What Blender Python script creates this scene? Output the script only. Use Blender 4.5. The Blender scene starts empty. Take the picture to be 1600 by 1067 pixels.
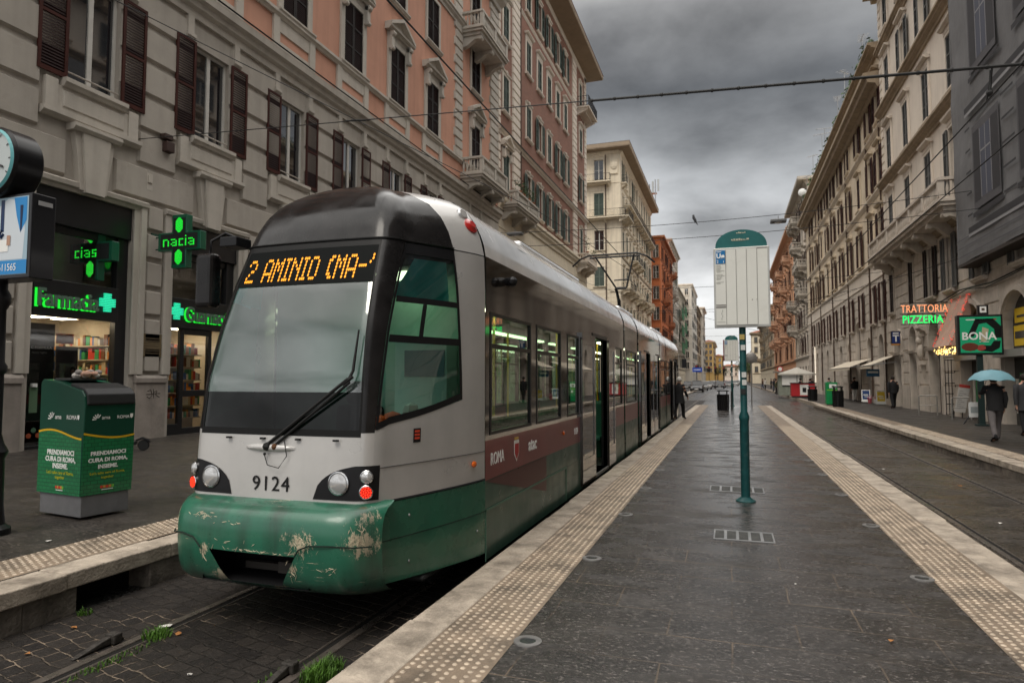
import bpy, bmesh, math, random
from mathutils import Vector, Matrix
random.seed(7)
R_ = math.radians
scn = bpy.context.scene
col = scn.collection

# ---------------------------------------------------------------- camera
CAMH = 1.6
cd = bpy.data.cameras.new('camera')
cam = bpy.data.objects.new('camera', cd)
col.objects.link(cam)
cd.sensor_width = 36.0
cd.lens = 22.95
cd.clip_start = 0.05
cd.clip_end = 3000
_r = (0.94856032, 0.01812795, -0.31607704)
_s = (0.31659646, -0.05431347, 0.94700408)
_u = (0.0, 0.99835937, 0.05725885)
_x = Vector((_r[0], _s[0], _u[0])); _y = Vector((_r[1], _s[1], _u[1])); _z = -Vector((_r[2], _s[2], _u[2]))
cam.matrix_world = Matrix(((_x[0], _y[0], _z[0], 0), (_x[1], _y[1], _z[1], 0), (_x[2], _y[2], _z[2], CAMH), (0, 0, 0, 1)))
scn.camera = cam
cd.dof.use_dof = True
cd.dof.focus_distance = 6.5
cd.dof.aperture_fstop = 3.5

# ---------------------------------------------------------------- exposure, sun, sky
scn.view_settings.view_transform = 'Standard'
scn.view_settings.look = 'None'
scn.view_settings.gamma = 1.0
scn.view_settings.exposure = 0.08
SUN_EL, SUN_AZ = 54, 192
sl = bpy.data.lights.new('sun', 'SUN'); sl.energy = 1.5; sl.angle = R_(24); sl.color = (1.0, 0.93, 0.83)
so = bpy.data.objects.new('sun', sl); col.objects.link(so)
_d = Vector((math.sin(R_(SUN_AZ)) * math.cos(R_(SUN_EL)), math.cos(R_(SUN_AZ)) * math.cos(R_(SUN_EL)), math.sin(R_(SUN_EL))))
so.rotation_euler = _d.to_track_quat('Z', 'Y').to_euler()

wd = bpy.data.worlds.new('World'); scn.world = wd; wd.use_nodes = True
nt = wd.node_tree; N = nt.nodes; L = nt.links
bgn = N['Background']
sky = N.new('ShaderNodeTexSky'); sky.sky_type = 'NISHITA'; sky.sun_disc = False
sky.sun_elevation = R_(SUN_EL); sky.sun_rotation = R_(SUN_AZ)
tc = N.new('ShaderNodeTexCoord')
sep = N.new('ShaderNodeSeparateXYZ'); L.new(tc.outputs['Generated'], sep.inputs[0])
# cloud deck: project the direction on a flat layer, so that clouds crowd towards the horizon
zc = N.new('ShaderNodeMath'); zc.operation = 'ADD'; L.new(sep.outputs['Z'], zc.inputs[0]); zc.inputs[1].default_value = 0.30
zm = N.new('ShaderNodeMath'); zm.operation = 'MAXIMUM'; L.new(zc.outputs[0], zm.inputs[0]); zm.inputs[1].default_value = 0.05
dx = N.new('ShaderNodeMath'); dx.operation = 'DIVIDE'; L.new(sep.outputs['X'], dx.inputs[0]); L.new(zm.outputs[0], dx.inputs[1])
dy = N.new('ShaderNodeMath'); dy.operation = 'DIVIDE'; L.new(sep.outputs['Y'], dy.inputs[0]); L.new(zm.outputs[0], dy.inputs[1])
cb = N.new('ShaderNodeCombineXYZ'); L.new(dx.outputs[0], cb.inputs[0]); L.new(dy.outputs[0], cb.inputs[1]); cb.inputs[2].default_value = 1.7
n1 = N.new('ShaderNodeTexNoise'); n1.inputs['Scale'].default_value = 1.9; n1.inputs['Detail'].default_value = 7; n1.inputs['Roughness'].default_value = 0.52; n1.inputs['Distortion'].default_value = 0.15
L.new(cb.outputs[0], n1.inputs['Vector'])
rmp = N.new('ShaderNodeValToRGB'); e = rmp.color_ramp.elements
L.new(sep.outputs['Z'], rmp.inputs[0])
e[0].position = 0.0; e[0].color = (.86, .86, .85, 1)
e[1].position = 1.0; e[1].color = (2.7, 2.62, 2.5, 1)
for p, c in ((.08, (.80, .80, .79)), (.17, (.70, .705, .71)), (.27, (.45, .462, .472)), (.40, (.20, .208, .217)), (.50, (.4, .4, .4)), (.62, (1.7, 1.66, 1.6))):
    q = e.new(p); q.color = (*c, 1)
mr = N.new('ShaderNodeMapRange'); L.new(n1.outputs['Fac'], mr.inputs[0])
mr.inputs[1].default_value = .36; mr.inputs[2].default_value = .66; mr.inputs[3].default_value = .52; mr.inputs[4].default_value = 1.55
# less contrast near the horizon
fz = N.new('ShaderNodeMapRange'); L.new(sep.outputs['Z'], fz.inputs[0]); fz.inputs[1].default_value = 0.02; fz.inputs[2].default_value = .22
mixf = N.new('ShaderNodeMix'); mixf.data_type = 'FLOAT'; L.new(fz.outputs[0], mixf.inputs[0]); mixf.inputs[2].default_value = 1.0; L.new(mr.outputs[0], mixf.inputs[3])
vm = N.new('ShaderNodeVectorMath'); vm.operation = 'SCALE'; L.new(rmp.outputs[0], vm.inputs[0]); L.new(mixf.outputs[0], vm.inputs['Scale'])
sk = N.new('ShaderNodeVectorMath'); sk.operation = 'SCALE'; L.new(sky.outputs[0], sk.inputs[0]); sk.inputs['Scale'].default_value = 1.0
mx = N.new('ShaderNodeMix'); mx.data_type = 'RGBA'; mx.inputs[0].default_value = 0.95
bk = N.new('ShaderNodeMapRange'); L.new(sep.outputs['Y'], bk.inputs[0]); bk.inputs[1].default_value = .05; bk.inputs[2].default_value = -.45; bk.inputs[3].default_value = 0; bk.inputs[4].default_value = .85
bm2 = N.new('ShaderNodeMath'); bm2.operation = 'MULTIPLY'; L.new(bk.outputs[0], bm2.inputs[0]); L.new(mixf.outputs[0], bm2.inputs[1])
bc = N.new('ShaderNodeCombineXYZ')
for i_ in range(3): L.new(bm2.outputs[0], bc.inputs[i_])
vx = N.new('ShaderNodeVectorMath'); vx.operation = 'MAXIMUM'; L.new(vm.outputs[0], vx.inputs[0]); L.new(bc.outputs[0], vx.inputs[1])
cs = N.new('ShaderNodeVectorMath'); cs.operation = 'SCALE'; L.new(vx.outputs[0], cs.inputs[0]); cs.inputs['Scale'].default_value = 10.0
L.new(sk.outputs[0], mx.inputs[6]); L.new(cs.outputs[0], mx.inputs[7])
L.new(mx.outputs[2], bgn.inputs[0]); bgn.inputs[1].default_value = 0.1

# ---------------------------------------------------------------- materials
MATS = {}
def mat(name, c, rough=.7, metal=0., var=.0, scale=3., bump=0., bscale=30., spec=.5, streak=0., coat=0., emit=None, es=1., alpha=None, dirt=None, dirtc=(.05, .045, .04), rvar=0.):
    if name in MATS: return MATS[name]
    m = bpy.data.materials.new(name); m.use_nodes = True
    t = m.node_tree; n = t.nodes; l = t.links
    b = n['Principled BSDF']
    b.inputs['Base Color'].default_value = (*c, 1)
    b.inputs['Roughness'].default_value = rough
    b.inputs['Metallic'].default_value = metal
    b.inputs['Specular IOR Level'].default_value = spec if (spec != .5 or rough < .35) else .25
    if coat: b.inputs['Coat Weight'].default_value = coat; b.inputs['Coat Roughness'].default_value = .06
    if emit: b.inputs['Emission Color'].default_value = (*emit, 1); b.inputs['Emission Strength'].default_value = es
    tcn = n.new('ShaderNodeTexCoord')
    last = None
    if var or streak or dirt:
        no = n.new('ShaderNodeTexNoise'); no.inputs['Scale'].default_value = scale; no.inputs['Detail'].default_value = 7; no.inputs['Roughness'].default_value = .65
        l.new(tcn.outputs['Object'], no.inputs['Vector'])
        mrn = n.new('ShaderNodeMapRange'); l.new(no.outputs['Fac'], mrn.inputs[0])
        mrn.inputs[1].default_value = .3; mrn.inputs[2].default_value = .7
        mrn.inputs[3].default_value = 1 - var; mrn.inputs[4].default_value = 1 + var
        v = n.new('ShaderNodeVectorMath'); v.operation = 'SCALE'; v.inputs[0].default_value = c
        l.new(mrn.outputs[0], v.inputs['Scale']); last = v.outputs[0]
        if streak:
            mp = n.new('ShaderNodeMapping'); mp.inputs['Scale'].default_value = (2.2, 2.2, .16)
            l.new(tcn.outputs['Object'], mp.inputs[0])
            n2 = n.new('ShaderNodeTexNoise'); n2.inputs['Scale'].default_value = 1.5; n2.inputs['Detail'].default_value = 6
            l.new(mp.outputs[0], n2.inputs['Vector'])
            m2 = n.new('ShaderNodeMapRange'); l.new(n2.outputs['Fac'], m2.inputs[0]); m2.inputs[1].default_value = .46; m2.inputs[2].default_value = .75
            m2.inputs[3].default_value = 0; m2.inputs[4].default_value = streak
            mm = n.new('ShaderNodeMix'); mm.data_type = 'RGBA'; l.new(m2.outputs[0], mm.inputs[0]); l.new(last, mm.inputs[6]); mm.inputs[7].default_value = (*[x * .45 for x in c], 1)
            last = mm.outputs[2]
        if dirt:
            n3 = n.new('ShaderNodeTexNoise'); n3.inputs['Scale'].default_value = dirt[0]; n3.inputs['Detail'].default_value = 9; n3.inputs['Roughness'].default_value = .7
            l.new(tcn.outputs['Object'], n3.inputs['Vector'])
            m3 = n.new('ShaderNodeMapRange'); l.new(n3.outputs['Fac'], m3.inputs[0]); m3.inputs[1].default_value = dirt[1]; m3.inputs[2].default_value = dirt[2]
            m3.inputs[4].default_value = dirt[3]
            mm = n.new('ShaderNodeMix'); mm.data_type = 'RGBA'; l.new(m3.outputs[0], mm.inputs[0]); l.new(last, mm.inputs[6]); mm.inputs[7].default_value = (*dirtc, 1)
            last = mm.outputs[2]
        l.new(last, b.inputs['Base Color'])
    if rvar:
        nr = n.new('ShaderNodeTexNoise'); nr.inputs['Scale'].default_value = scale * 1.7; nr.inputs['Detail'].default_value = 5
        l.new(tcn.outputs['Object'], nr.inputs['Vector'])
        m4 = n.new('ShaderNodeMapRange'); l.new(nr.outputs['Fac'], m4.inputs[0]); m4.inputs[1].default_value = .3; m4.inputs[2].default_value = .7
        m4.inputs[3].default_value = max(.02, rough - rvar); m4.inputs[4].default_value = min(1, rough + rvar)
        l.new(m4.outputs[0], b.inputs['Roughness'])
    if bump:
        nb = n.new('ShaderNodeTexNoise'); nb.inputs['Scale'].default_value = bscale; nb.inputs['Detail'].default_value = 5
        l.new(tcn.outputs['Object'], nb.inputs['Vector'])
        bn = n.new('ShaderNodeBump'); bn.inputs['Strength'].default_value = bump; bn.inputs['Distance'].default_value = .02
        l.new(nb.outputs['Fac'], bn.inputs['Height']); l.new(bn.outputs[0], b.inputs['Normal'])
    MATS[name] = m
    return m

def glassmat(name, tint, rough=.02, refl=.10, body=None, bodyfac=0.):
    """tinted pane: see-through with a mirror-like coat, optional milky body"""
    if name in MATS: return MATS[name]
    m = bpy.data.materials.new(name); m.use_nodes = True
    t = m.node_tree; n = t.nodes; l = t.links
    n.remove(n['Principled BSDF']); out = n['Material Output']
    tr = n.new('ShaderNodeBsdfTransparent'); tr.inputs[0].default_value = (*tint, 1)
    gl = n.new('ShaderNodeBsdfGlossy'); gl.inputs['Roughness'].default_value = rough; gl.inputs[0].default_value = (1, 1, 1, 1)
    lw = n.new('ShaderNodeFresnel'); lw.inputs[0].default_value = 1.5
    ad = n.new('ShaderNodeMath'); ad.operation = 'ADD'; l.new(lw.outputs[0], ad.inputs[0]); ad.inputs[1].default_value = refl; ad.use_clamp = True
    src = tr.outputs[0]
    if body:
        df = n.new('ShaderNodeBsdfDiffuse'); df.inputs[0].default_value = (*body, 1)
        m0 = n.new('ShaderNodeMixShader'); m0.inputs[0].default_value = bodyfac
        l.new(tr.outputs[0], m0.inputs[1]); l.new(df.outputs[0], m0.inputs[2]); src = m0.outputs[0]
    ms = n.new('ShaderNodeMixShader'); l.new(ad.outputs[0], ms.inputs[0]); l.new(src, ms.inputs[1]); l.new(gl.outputs[0], ms.inputs[2])
    l.new(ms.outputs[0], out.inputs[0])
    MATS[name] = m
    return m

def nodes_mat(name):
    m = bpy.data.materials.new(name); m.use_nodes = True; MATS[name] = m
    return m, m.node_tree.nodes, m.node_tree.links, m.node_tree.nodes['Principled BSDF']

# ---------------------------------------------------------------- mesh helpers
class MB:
    def __init__(s): s.v = []; s.f = []; s.m = []; s.M = None
    def vert(s, p):
        p = Vector(p)
        if s.M is not None: p = s.M @ p
        s.v.append(p[:]); return len(s.v) - 1
    def face(s, pts, mi=0):
        s.f.append([s.vert(p) for p in pts]); s.m.append(mi)
    def box(s, a, b, mi=0):
        x0, x1 = sorted((a[0], b[0])); y0, y1 = sorted((a[1], b[1])); z0, z1 = sorted((a[2], b[2]))
        i = [s.vert(p) for p in ((x0, y0, z0), (x1, y0, z0), (x1, y1, z0), (x0, y1, z0), (x0, y0, z1), (x1, y0, z1), (x1, y1, z1), (x0, y1, z1))]
        for q in ((0, 3, 2, 1), (4, 5, 6, 7), (0, 1, 5, 4), (1, 2, 6, 5), (2, 3, 7, 6), (3, 0, 4, 7)):
            s.f.append([i[k] for k in q]); s.m.append(mi)
    def panel(s, x0, x1, z0, z1, y0, y1, ch, mi=0):
        """raised block on a wall: base at y0, chamfered to y1 (y1 < y0 is outward)"""
        a = [(x0, y0, z0), (x1, y0, z0), (x1, y0, z1), (x0, y0, z1)]
        b = [(x0 + ch, y1, z0 + ch), (x1 - ch, y1, z0 + ch), (x1 - ch, y1, z1 - ch), (x0 + ch, y1, z1 - ch)]
        ia = [s.vert(p) for p in a]; ib = [s.vert(p) for p in b]
        s.f.append(ib); s.m.append(mi)
        for k in range(4):
            j = (k + 1) % 4
            s.f.append([ia[k], ia[j], ib[j], ib[k]]); s.m.append(mi)
    def extr(s, poly, d, mi=0, cap=True):
        """poly: 3d points (ccw seen from +d side gives outward), extruded by vector d"""
        d = Vector(d); n = len(poly)
        a = [s.vert(p) for p in poly]; b = [s.vert(Vector(p) + d) for p in poly]
        for k in range(n):
            j = (k + 1) % n
            s.f.append([a[k], a[j], b[j], b[k]]); s.m.append(mi)
        if cap: s.f.append(a[::-1]); s.m.append(mi); s.f.append(b); s.m.append(mi)
    def profile(s, prof, x0, x1, mi=0):
        """moulding: closed polygon prof of (y,z) run from x0 to x1"""
        s.extr([(x0, p[0], p[1]) for p in prof], (x1 - x0, 0, 0), mi)
    def tube(s, pts, r, n=6, mi=0, cap=True):
        pts = [Vector(p) for p in pts]; rings = []
        rr = r if isinstance(r, (list, tuple)) else [r] * len(pts)
        for k, p in enumerate(pts):
            t = (pts[min(k + 1, len(pts) - 1)] - pts[max(k - 1, 0)]).normalized()
            a = Vector((0, 0, 1)) if abs(t.z) < .9 else Vector((1, 0, 0))
            u = t.cross(a).normalized(); w = u.cross(t)
            rings.append([s.vert(p + (u * math.cos(2 * math.pi * q / n) + w * math.sin(2 * math.pi * q / n)) * rr[k]) for q in range(n)])
        for k in range(len(rings) - 1):
            for q in range(n):
                j = (q + 1) % n
                s.f.append([rings[k][q], rings[k + 1][q], rings[k + 1][j], rings[k][j]]); s.m.append(mi)
        if cap: s.f.append(rings[0]); s.m.append(mi); s.f.append(rings[-1][::-1]); s.m.append(mi)
    def lathe(s, prof, c=(0, 0, 0), n=16, mi=0, axis='z', caps=True):
        """prof: (r, h) list from bottom to top"""
        rings = []
        for r, h in prof:
            ring = []
            for q in range(n):
                a = 2 * math.pi * q / n; ca, sa = r * math.cos(a), r * math.sin(a)
                p = (ca, sa, h) if axis == 'z' else ((ca, -h, sa) if axis == 'y' else (h, ca, sa))
                ring.append(s.vert((c[0] + p[0], c[1] + p[1], c[2] + p[2])))
            rings.append(ring)
        for k in range(len(rings) - 1):
            for q in range(n):
                j = (q + 1) % n
                s.f.append([rings[k][q], rings[k][j], rings[k + 1][j], rings[k + 1][q]]); s.m.append(mi)
        if caps: s.f.append(rings[0][::-1]); s.m.append(mi); s.f.append(rings[-1]); s.m.append(mi)
    def sphere(s, c, r, n=10, mi=0, sq=(1, 1, 1)):
        k = max(4, n // 2); rings = []
        for i in range(1, k):
            a = math.pi * i / k
            rings.append([s.vert((c[0] + sq[0] * r * math.sin(a) * math.cos(2 * math.pi * q / n), c[1] + sq[1] * r * math.sin(a) * math.sin(2 * math.pi * q / n), c[2] - sq[2] * r * math.cos(a))) for q in range(n)])
        b = s.vert((c[0], c[1], c[2] - r * sq[2])); t = s.vert((c[0], c[1], c[2] + r * sq[2]))
        for q in range(n):
            j = (q + 1) % n
            s.f.append([b, rings[0][j], rings[0][q]]); s.m.append(mi)
            s.f.append([t, rings[-1][q], rings[-1][j]]); s.m.append(mi)
            for i in range(len(rings) - 1):
                s.f.append([rings[i][q], rings[i][j], rings[i + 1][j], rings[i + 1][q]]); s.m.append(mi)
    def loft(s, rings, mi=0, closed=True, cap=True):
        R = [[s.vert(p) for p in r] for r in rings]; n = len(R[0])
        for k in range(len(R) - 1):
            for q in range(n if closed else n - 1):
                j = (q + 1) % n
                s.f.append([R[k][q], R[k][j], R[k + 1][j], R[k + 1][q]]); s.m.append(mi)
        if cap and closed: s.f.append(R[0][::-1]); s.m.append(mi); s.f.append(R[-1]); s.m.append(mi)
    def mesh(s, name, mats, smooth=False, fix=False):
        me = bpy.data.meshes.new(name)
        me.from_pydata(s.v, [], s.f)
        for m in (mats if isinstance(mats, (list, tuple)) else [mats]): me.materials.append(m)
        me.polygons.foreach_set('material_index', s.m)
        if smooth or fix:
            bm = bmesh.new(); bm.from_mesh(me)
            bmesh.ops.remove_doubles(bm, verts=bm.verts, dist=.0005)
            if fix: bmesh.ops.recalc_face_normals(bm, faces=bm.faces)
            if smooth:
                ang = smooth if isinstance(smooth, float) else .6
                for f in bm.faces: f.smooth = True
                for ed in bm.edges:
                    if len(ed.link_faces) == 2 and ed.calc_face_angle(0) > ang: ed.smooth = False
            bm.to_mesh(me); bm.free()
        me.update()
        return me
    def build(s, name, mats, parent=None, smooth=False, fix=True, bevel=0., seg=2):
        o = bpy.data.objects.new(name, s.mesh(name, mats, smooth, fix)); col.objects.link(o)
        if parent is not None: o.parent = parent
        if bevel:
            b = o.modifiers.new('bevel', 'BEVEL'); b.width = bevel; b.segments = seg; b.limit_method = 'ANGLE'; b.angle_limit = R_(40)
        return o

def inst(me, name, parent=None, loc=(0, 0, 0), rz=0.):
    o = bpy.data.objects.new(name, me); col.objects.link(o)
    o.parent = parent; o.location = loc; o.rotation_euler = (0, 0, rz)
    return o
def thing(name, label, cat, loc=(0, 0, 0), rz=0., group=None):
    o = bpy.data.objects.new(name, None); col.objects.link(o)
    o.location = loc; o.rotation_euler = (0, 0, rz); o.empty_display_size = .2
    return tag(o, label, cat, group)
def tag(o, label, cat, group=None):
    o['label'] = label; o['category'] = cat
    if group: o['group'] = group
    return o
def struct(o): o['kind'] = 'structure'; return o
def kids(o): return [c for c in bpy.data.objects if c.parent is o]
def copy_tree(o, parent=None):
    c = o.copy(); col.objects.link(c); c.parent = parent
    for ch in kids(o): copy_tree(ch, c)
    return c

def text_mb(mb, s, size, M, depth=.004, mi=0, align='LEFT', bold=0., space=1., xs=1.):
    """letters as mesh in the plane x-z of M (facing -y)"""
    cu = bpy.data.curves.new('t', 'FONT'); cu.body = s; cu.size = size; cu.extrude = depth; cu.offset = bold; cu.align_x = align; cu.space_character = space
    cu.resolution_u = 3
    o = bpy.data.objects.new('t', cu); col.objects.link(o)
    dg = bpy.context.evaluated_depsgraph_get(); dg.update()
    me = bpy.data.meshes.new_from_object(o.evaluated_get(dg))
    T = M @ Matrix.Rotation(R_(90), 4, 'X') @ Matrix.Scale(xs, 4, (1, 0, 0))
    b = len(mb.v)
    for v in me.vertices: mb.vert(T @ v.co)
    for p in me.polygons: mb.f.append([b + i for i in p.vertices]); mb.m.append(mi)
    bpy.data.objects.remove(o); bpy.data.meshes.remove(me); bpy.data.curves.remove(cu)

FONT57 = {'2': '01110 10001 00001 00110 01000 10000 11111', 'A': '01110 10001 10001 10001 11111 10001 10001', 'M': '10001 11011 10101 10101 10001 10001 10001', 'I': '111 010 010 010 010 010 111', 'N': '10001 11001 10101 10011 10001 10001 10001', 'O': '01110 10001 10001 10001 10001 10001 01110', '(': '011 110 100 100 100 110 011', '-': '0000 0000 0000 1111 0000 0000 0000', "'": '01 01 10 00 00 00 00', ' ': '000 000 000 000 000 000 000',
 'r': '000 000 111 100 100 100 100', 'n': '0000 0000 1110 1001 1001 1001 1001', 'a': '0000 0000 1110 0001 0111 1001 0111', 'c': '000 000 111 100 100 100 111', 'i': '1 0 1 1 1 1 1', 's': '000 000 111 100 111 001 111'}
def dots(mb, text, M, pitch, r, mi=0, q=4, ysc=1.):
    x = 0
    for ch in text:
        rows = FONT57[ch].split()
        for j, row in enumerate(rows):
            for i, b in enumerate(row):
                if b == '1':
                    c = Vector(((x + i) * pitch, 0, (6 - j) * pitch * ysc))
                    pts = [M @ (c + Vector((r * math.cos(k * 2 * math.pi / q + .785), 0, ysc * r * math.sin(k * 2 * math.pi / q + .785)))) for k in range(q)]
                    mb.face(pts, mi)
        x += len(rows[0]) + 1
    return x * pitch

# common materials
M_black = mat('black_paint', (.010, .010, .011), .3, var=.2, spec=.22)
M_rubber = mat('rubber', (.012, .012, .012), .7)
M_dark = mat('dark_void', (.006, .006, .007), .9)
M_steel = mat('steel', (.32, .32, .32), .4, .8, var=.15, rvar=.1)
M_white = mat('white_print', (.75, .75, .72), .5)
M_glassd = mat('window_glass', (.012, .014, .017), .03, spec=.5)
M_glassd.node_tree.nodes['Principled BSDF'].inputs['IOR'].default_value = 2.3

# ================================================================ GROUND
def tex_xy(n, l, scale=(1, 1, 1), rot=0.):
    t = n.new('ShaderNodeTexCoord'); mp = n.new('ShaderNodeMapping')
    mp.inputs['Scale'].default_value = scale; mp.inputs['Rotation'].default_value = (0, 0, rot)
    l.new(t.outputs['Object'], mp.inputs[0]); return mp.outputs[0]
def noise(n, l, vec, scale, det=6, rough=.6):
    o = n.new('ShaderNodeTexNoise'); o.inputs['Scale'].default_value = scale; o.inputs['Detail'].default_value = det; o.inputs['Roughness'].default_value = rough
    l.new(vec, o.inputs['Vector']); return o.outputs['Fac']
def rng(n, l, v, a, b, c, d):
    o = n.new('ShaderNodeMapRange'); l.new(v, o.inputs[0])
    for i, x in enumerate((a, b, c, d)): o.inputs[i + 1].default_value = x
    return o.outputs[0]
def mixc(n, l, f, a, b):
    o = n.new('ShaderNodeMix'); o.data_type = 'RGBA'
    if isinstance(f, float): o.inputs[0].default_value = f
    else: l.new(f, o.inputs[0])
    for i, x in ((6, a), (7, b)):
        if isinstance(x, tuple): o.inputs[i].default_value = (*x, 1)
        else: l.new(x, o.inputs[i])
    return o.outputs[2]
def mth(n, l, op, a, b):
    o = n.new('ShaderNodeMath'); o.operation = op
    for i, x in ((0, a), (1, b)):
        if isinstance(x, (int, float)): o.inputs[i].default_value = x
        else: l.new(x, o.inputs[i])
    return o.outputs[0]
def bumpn(n, l, h, s, dist, prev=None):
    o = n.new('ShaderNodeBump'); o.inputs['Strength'].default_value = s; o.inputs['Distance'].default_value = dist
    l.new(h, o.inputs['Height'])
    if prev: l.new(prev, o.inputs['Normal'])
    return o.outputs[0]

# wet basalt slabs of the island platform
def slab_mat(name, c1, c2, mortar, bw, bh, rlo, rhi, ms=.006):
    m, n, l, b = nodes_mat(name)
    v = tex_xy(n, l)
    wob = n.new('ShaderNodeTexNoise'); wob.inputs['Scale'].default_value = 1.6; wob.inputs['Detail'].default_value = 3; l.new(v, wob.inputs['Vector'])
    va = n.new('ShaderNodeVectorMath'); va.operation = 'MULTIPLY_ADD'; l.new(wob.outputs['Color'], va.inputs[0]); va.inputs[1].default_value = (.03, .03, 0); l.new(v, va.inputs[2])
    br = n.new('ShaderNodeTexBrick'); l.new(va.outputs[0], br.inputs['Vector'])
    br.inputs['Scale'].default_value = 1; br.inputs['Brick Width'].default_value = bw; br.inputs['Row Height'].default_value = bh
    br.inputs['Mortar Size'].default_value = ms; br.inputs['Mortar Smooth'].default_value = .25
    br.inputs['Color1'].default_value = (*c1, 1); br.inputs['Color2'].default_value = (*c2, 1); br.inputs['Mortar'].default_value = (*c1, 1)
    f1 = noise(n, l, v, 3.0, 8, .7); f2 = noise(n, l, tex_xy(n, l, (1, 1.7, 1)), 24, 6, .88); f3 = noise(n, l, tex_xy(n, l, (.8, 1.5, 1)), 1.6, 8, .68)
    cc = mixc(n, l, rng(n, l, f1, .3, .66, .0, 1.0), br.outputs['Color'], tuple(x * .38 for x in c1))
    cc = mixc(n, l, rng(n, l, f2, .55, .63, 0, .9), cc, tuple(min(1, x * 5.0) for x in c2))
    mf = mth(n, l, 'MULTIPLY', br.outputs['Fac'], rng(n, l, noise(n, l, v, 1.1, 5), .42, .62, .1, .95))
    cc = mixc(n, l, mf, cc, mortar)
    l.new(cc, b.inputs['Base Color'])
    wet = mth(n, l, 'ADD', rng(n, l, f3, .38, .54, rhi, rlo), rng(n, l, f2, .3, .75, -.10, .22))
    l.new(wet, b.inputs['Roughness'])
    h = mth(n, l, 'SUBTRACT', f2, mth(n, l, 'MULTIPLY', br.outputs['Fac'], 1.2))
    nb = bumpn(n, l, h, .45, .006); nb = bumpn(n, l, noise(n, l, tex_xy(n, l, (.7, 2.0, 1)), 7, 4), .12, .01, nb)
    l.new(nb, b.inputs['Normal'])
    b.inputs['Specular IOR Level'].default_value = .36
    return m
M_slab = slab_mat('wet_basalt_slabs', (.036, .032, .029), (.052, .046, .042), (.13, .098, .07), .78, .43, .07, .5)
M_pave = slab_mat('dark_pavement', (.030, .025, .021), (.037, .031, .026), (.05, .045, .04), 3.1, 2.3, .38, .62, .004)
M_road = slab_mat('wet_street_setts', (.034, .028, .023), (.047, .039, .032), (.12, .095, .07), .15, .11, .15, .5, .012)
M_asph = slab_mat('wet_asphalt', (.04, .038, .037), (.05, .048, .046), (.06, .055, .05), 4.0, 9.0, .2, .5, .004)

def cobble_mat():
    m, n, l, b = nodes_mat('cobbles')
    v = tex_xy(n, l, (1, 1, 1), .25)
    wob = n.new('ShaderNodeTexNoise'); wob.inputs['Scale'].default_value = 5; wob.inputs['Detail'].default_value = 4; l.new(v, wob.inputs['Vector'])
    va = n.new('ShaderNodeVectorMath'); va.operation = 'MULTIPLY_ADD'; l.new(wob.outputs['Color'], va.inputs[0]); va.inputs[1].default_value = (.085, .085, 0); l.new(v, va.inputs[2])
    br = n.new('ShaderNodeTexBrick'); l.new(va.outputs[0], br.inputs['Vector'])
    br.inputs['Scale'].default_value = 1; br.inputs['Brick Width'].default_value = .155; br.inputs['Row Height'].default_value = .125
    br.inputs['Mortar Size'].default_value = .009; br.inputs['Mortar Smooth'].default_value = .6
    br.inputs['Color1'].default_value = (.016, .014, .013, 1); br.inputs['Color2'].default_value = (.028, .024, .021, 1); br.inputs['Mortar'].default_value = (.02, .018, .016, 1)
    f1 = noise(n, l, v, 1.3, 6); f2 = noise(n, l, v, 30, 5, .7)
    cc = mixc(n, l, rng(n, l, f2, .55, .75, 0, .6), br.outputs['Color'], (.07, .055, .042))
    mf = mth(n, l, 'MULTIPLY', rng(n, l, br.outputs['Fac'], .3, .9, 0, 1), mth(n, l, 'MULTIPLY', rng(n, l, f1, .48, .62, .03, 1.0), rng(n, l, noise(n, l, v, 9, 5, .7), .42, .58, .15, 1.0)))
    cc = mixc(n, l, mf, cc, (.25, .195, .145))
    l.new(cc, b.inputs['Base Color']); b.inputs['Specular IOR Level'].default_value = .2
    l.new(rng(n, l, f2, .3, .7, .35, .75), b.inputs['Roughness'])
    h = mth(n, l, 'SUBTRACT', mth(n, l, 'MULTIPLY', f2, .4), br.outputs['Fac'])
    l.new(bumpn(n, l, h, 1.0, .022), b.inputs['Normal'])
    return m
M_cobble = cobble_mat()
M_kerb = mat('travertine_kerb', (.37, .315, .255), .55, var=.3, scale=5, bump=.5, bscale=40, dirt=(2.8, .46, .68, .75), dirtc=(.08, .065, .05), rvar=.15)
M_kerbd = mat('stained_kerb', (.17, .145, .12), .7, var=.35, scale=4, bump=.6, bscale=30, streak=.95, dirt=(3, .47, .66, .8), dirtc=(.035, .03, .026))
M_tact = mat('tactile_base', (.215, .165, .12), .5, var=.3, scale=3, bump=.3, bscale=60, dirt=(3.2, .44, .68, .8), dirtc=(.06, .05, .04), rvar=.12)
M_tdot = mat('tactile_dot', (.42, .345, .265), .4, var=.35, scale=6, dirt=(3.2, .48, .70, .6), dirtc=(.10, .08, .06))
M_rail = mat('rail_steel', (.13, .11, .095), .3, .5, var=.3, scale=8, rvar=.12)
M_railgap = mat('rail_groove', (.008, .007, .006), .9)

def sheet(name, x0, x1, y0, y1, z, m, div=1):
    mb = MB()
    mb.face([(x0, y0, z), (x1, y0, z), (x1, y1, z), (x0, y1, z)])
    o = mb.build(name, m, fix=False); return struct(o)
ZR = -.28
YB, YE = -14., 42.
sheet('ground', -640, 640, -640, 640, ZR - .02, M_asph)
sheet('tram_bed', -5.06, -2.04, YB, 60, ZR - .006, M_cobble)
sheet('road', 2.24, 5.06, YB, 60, ZR - .006, M_road)
sheet('road', -12.0, 5.4, 60, 420, ZR - .004, M_asph)

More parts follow.
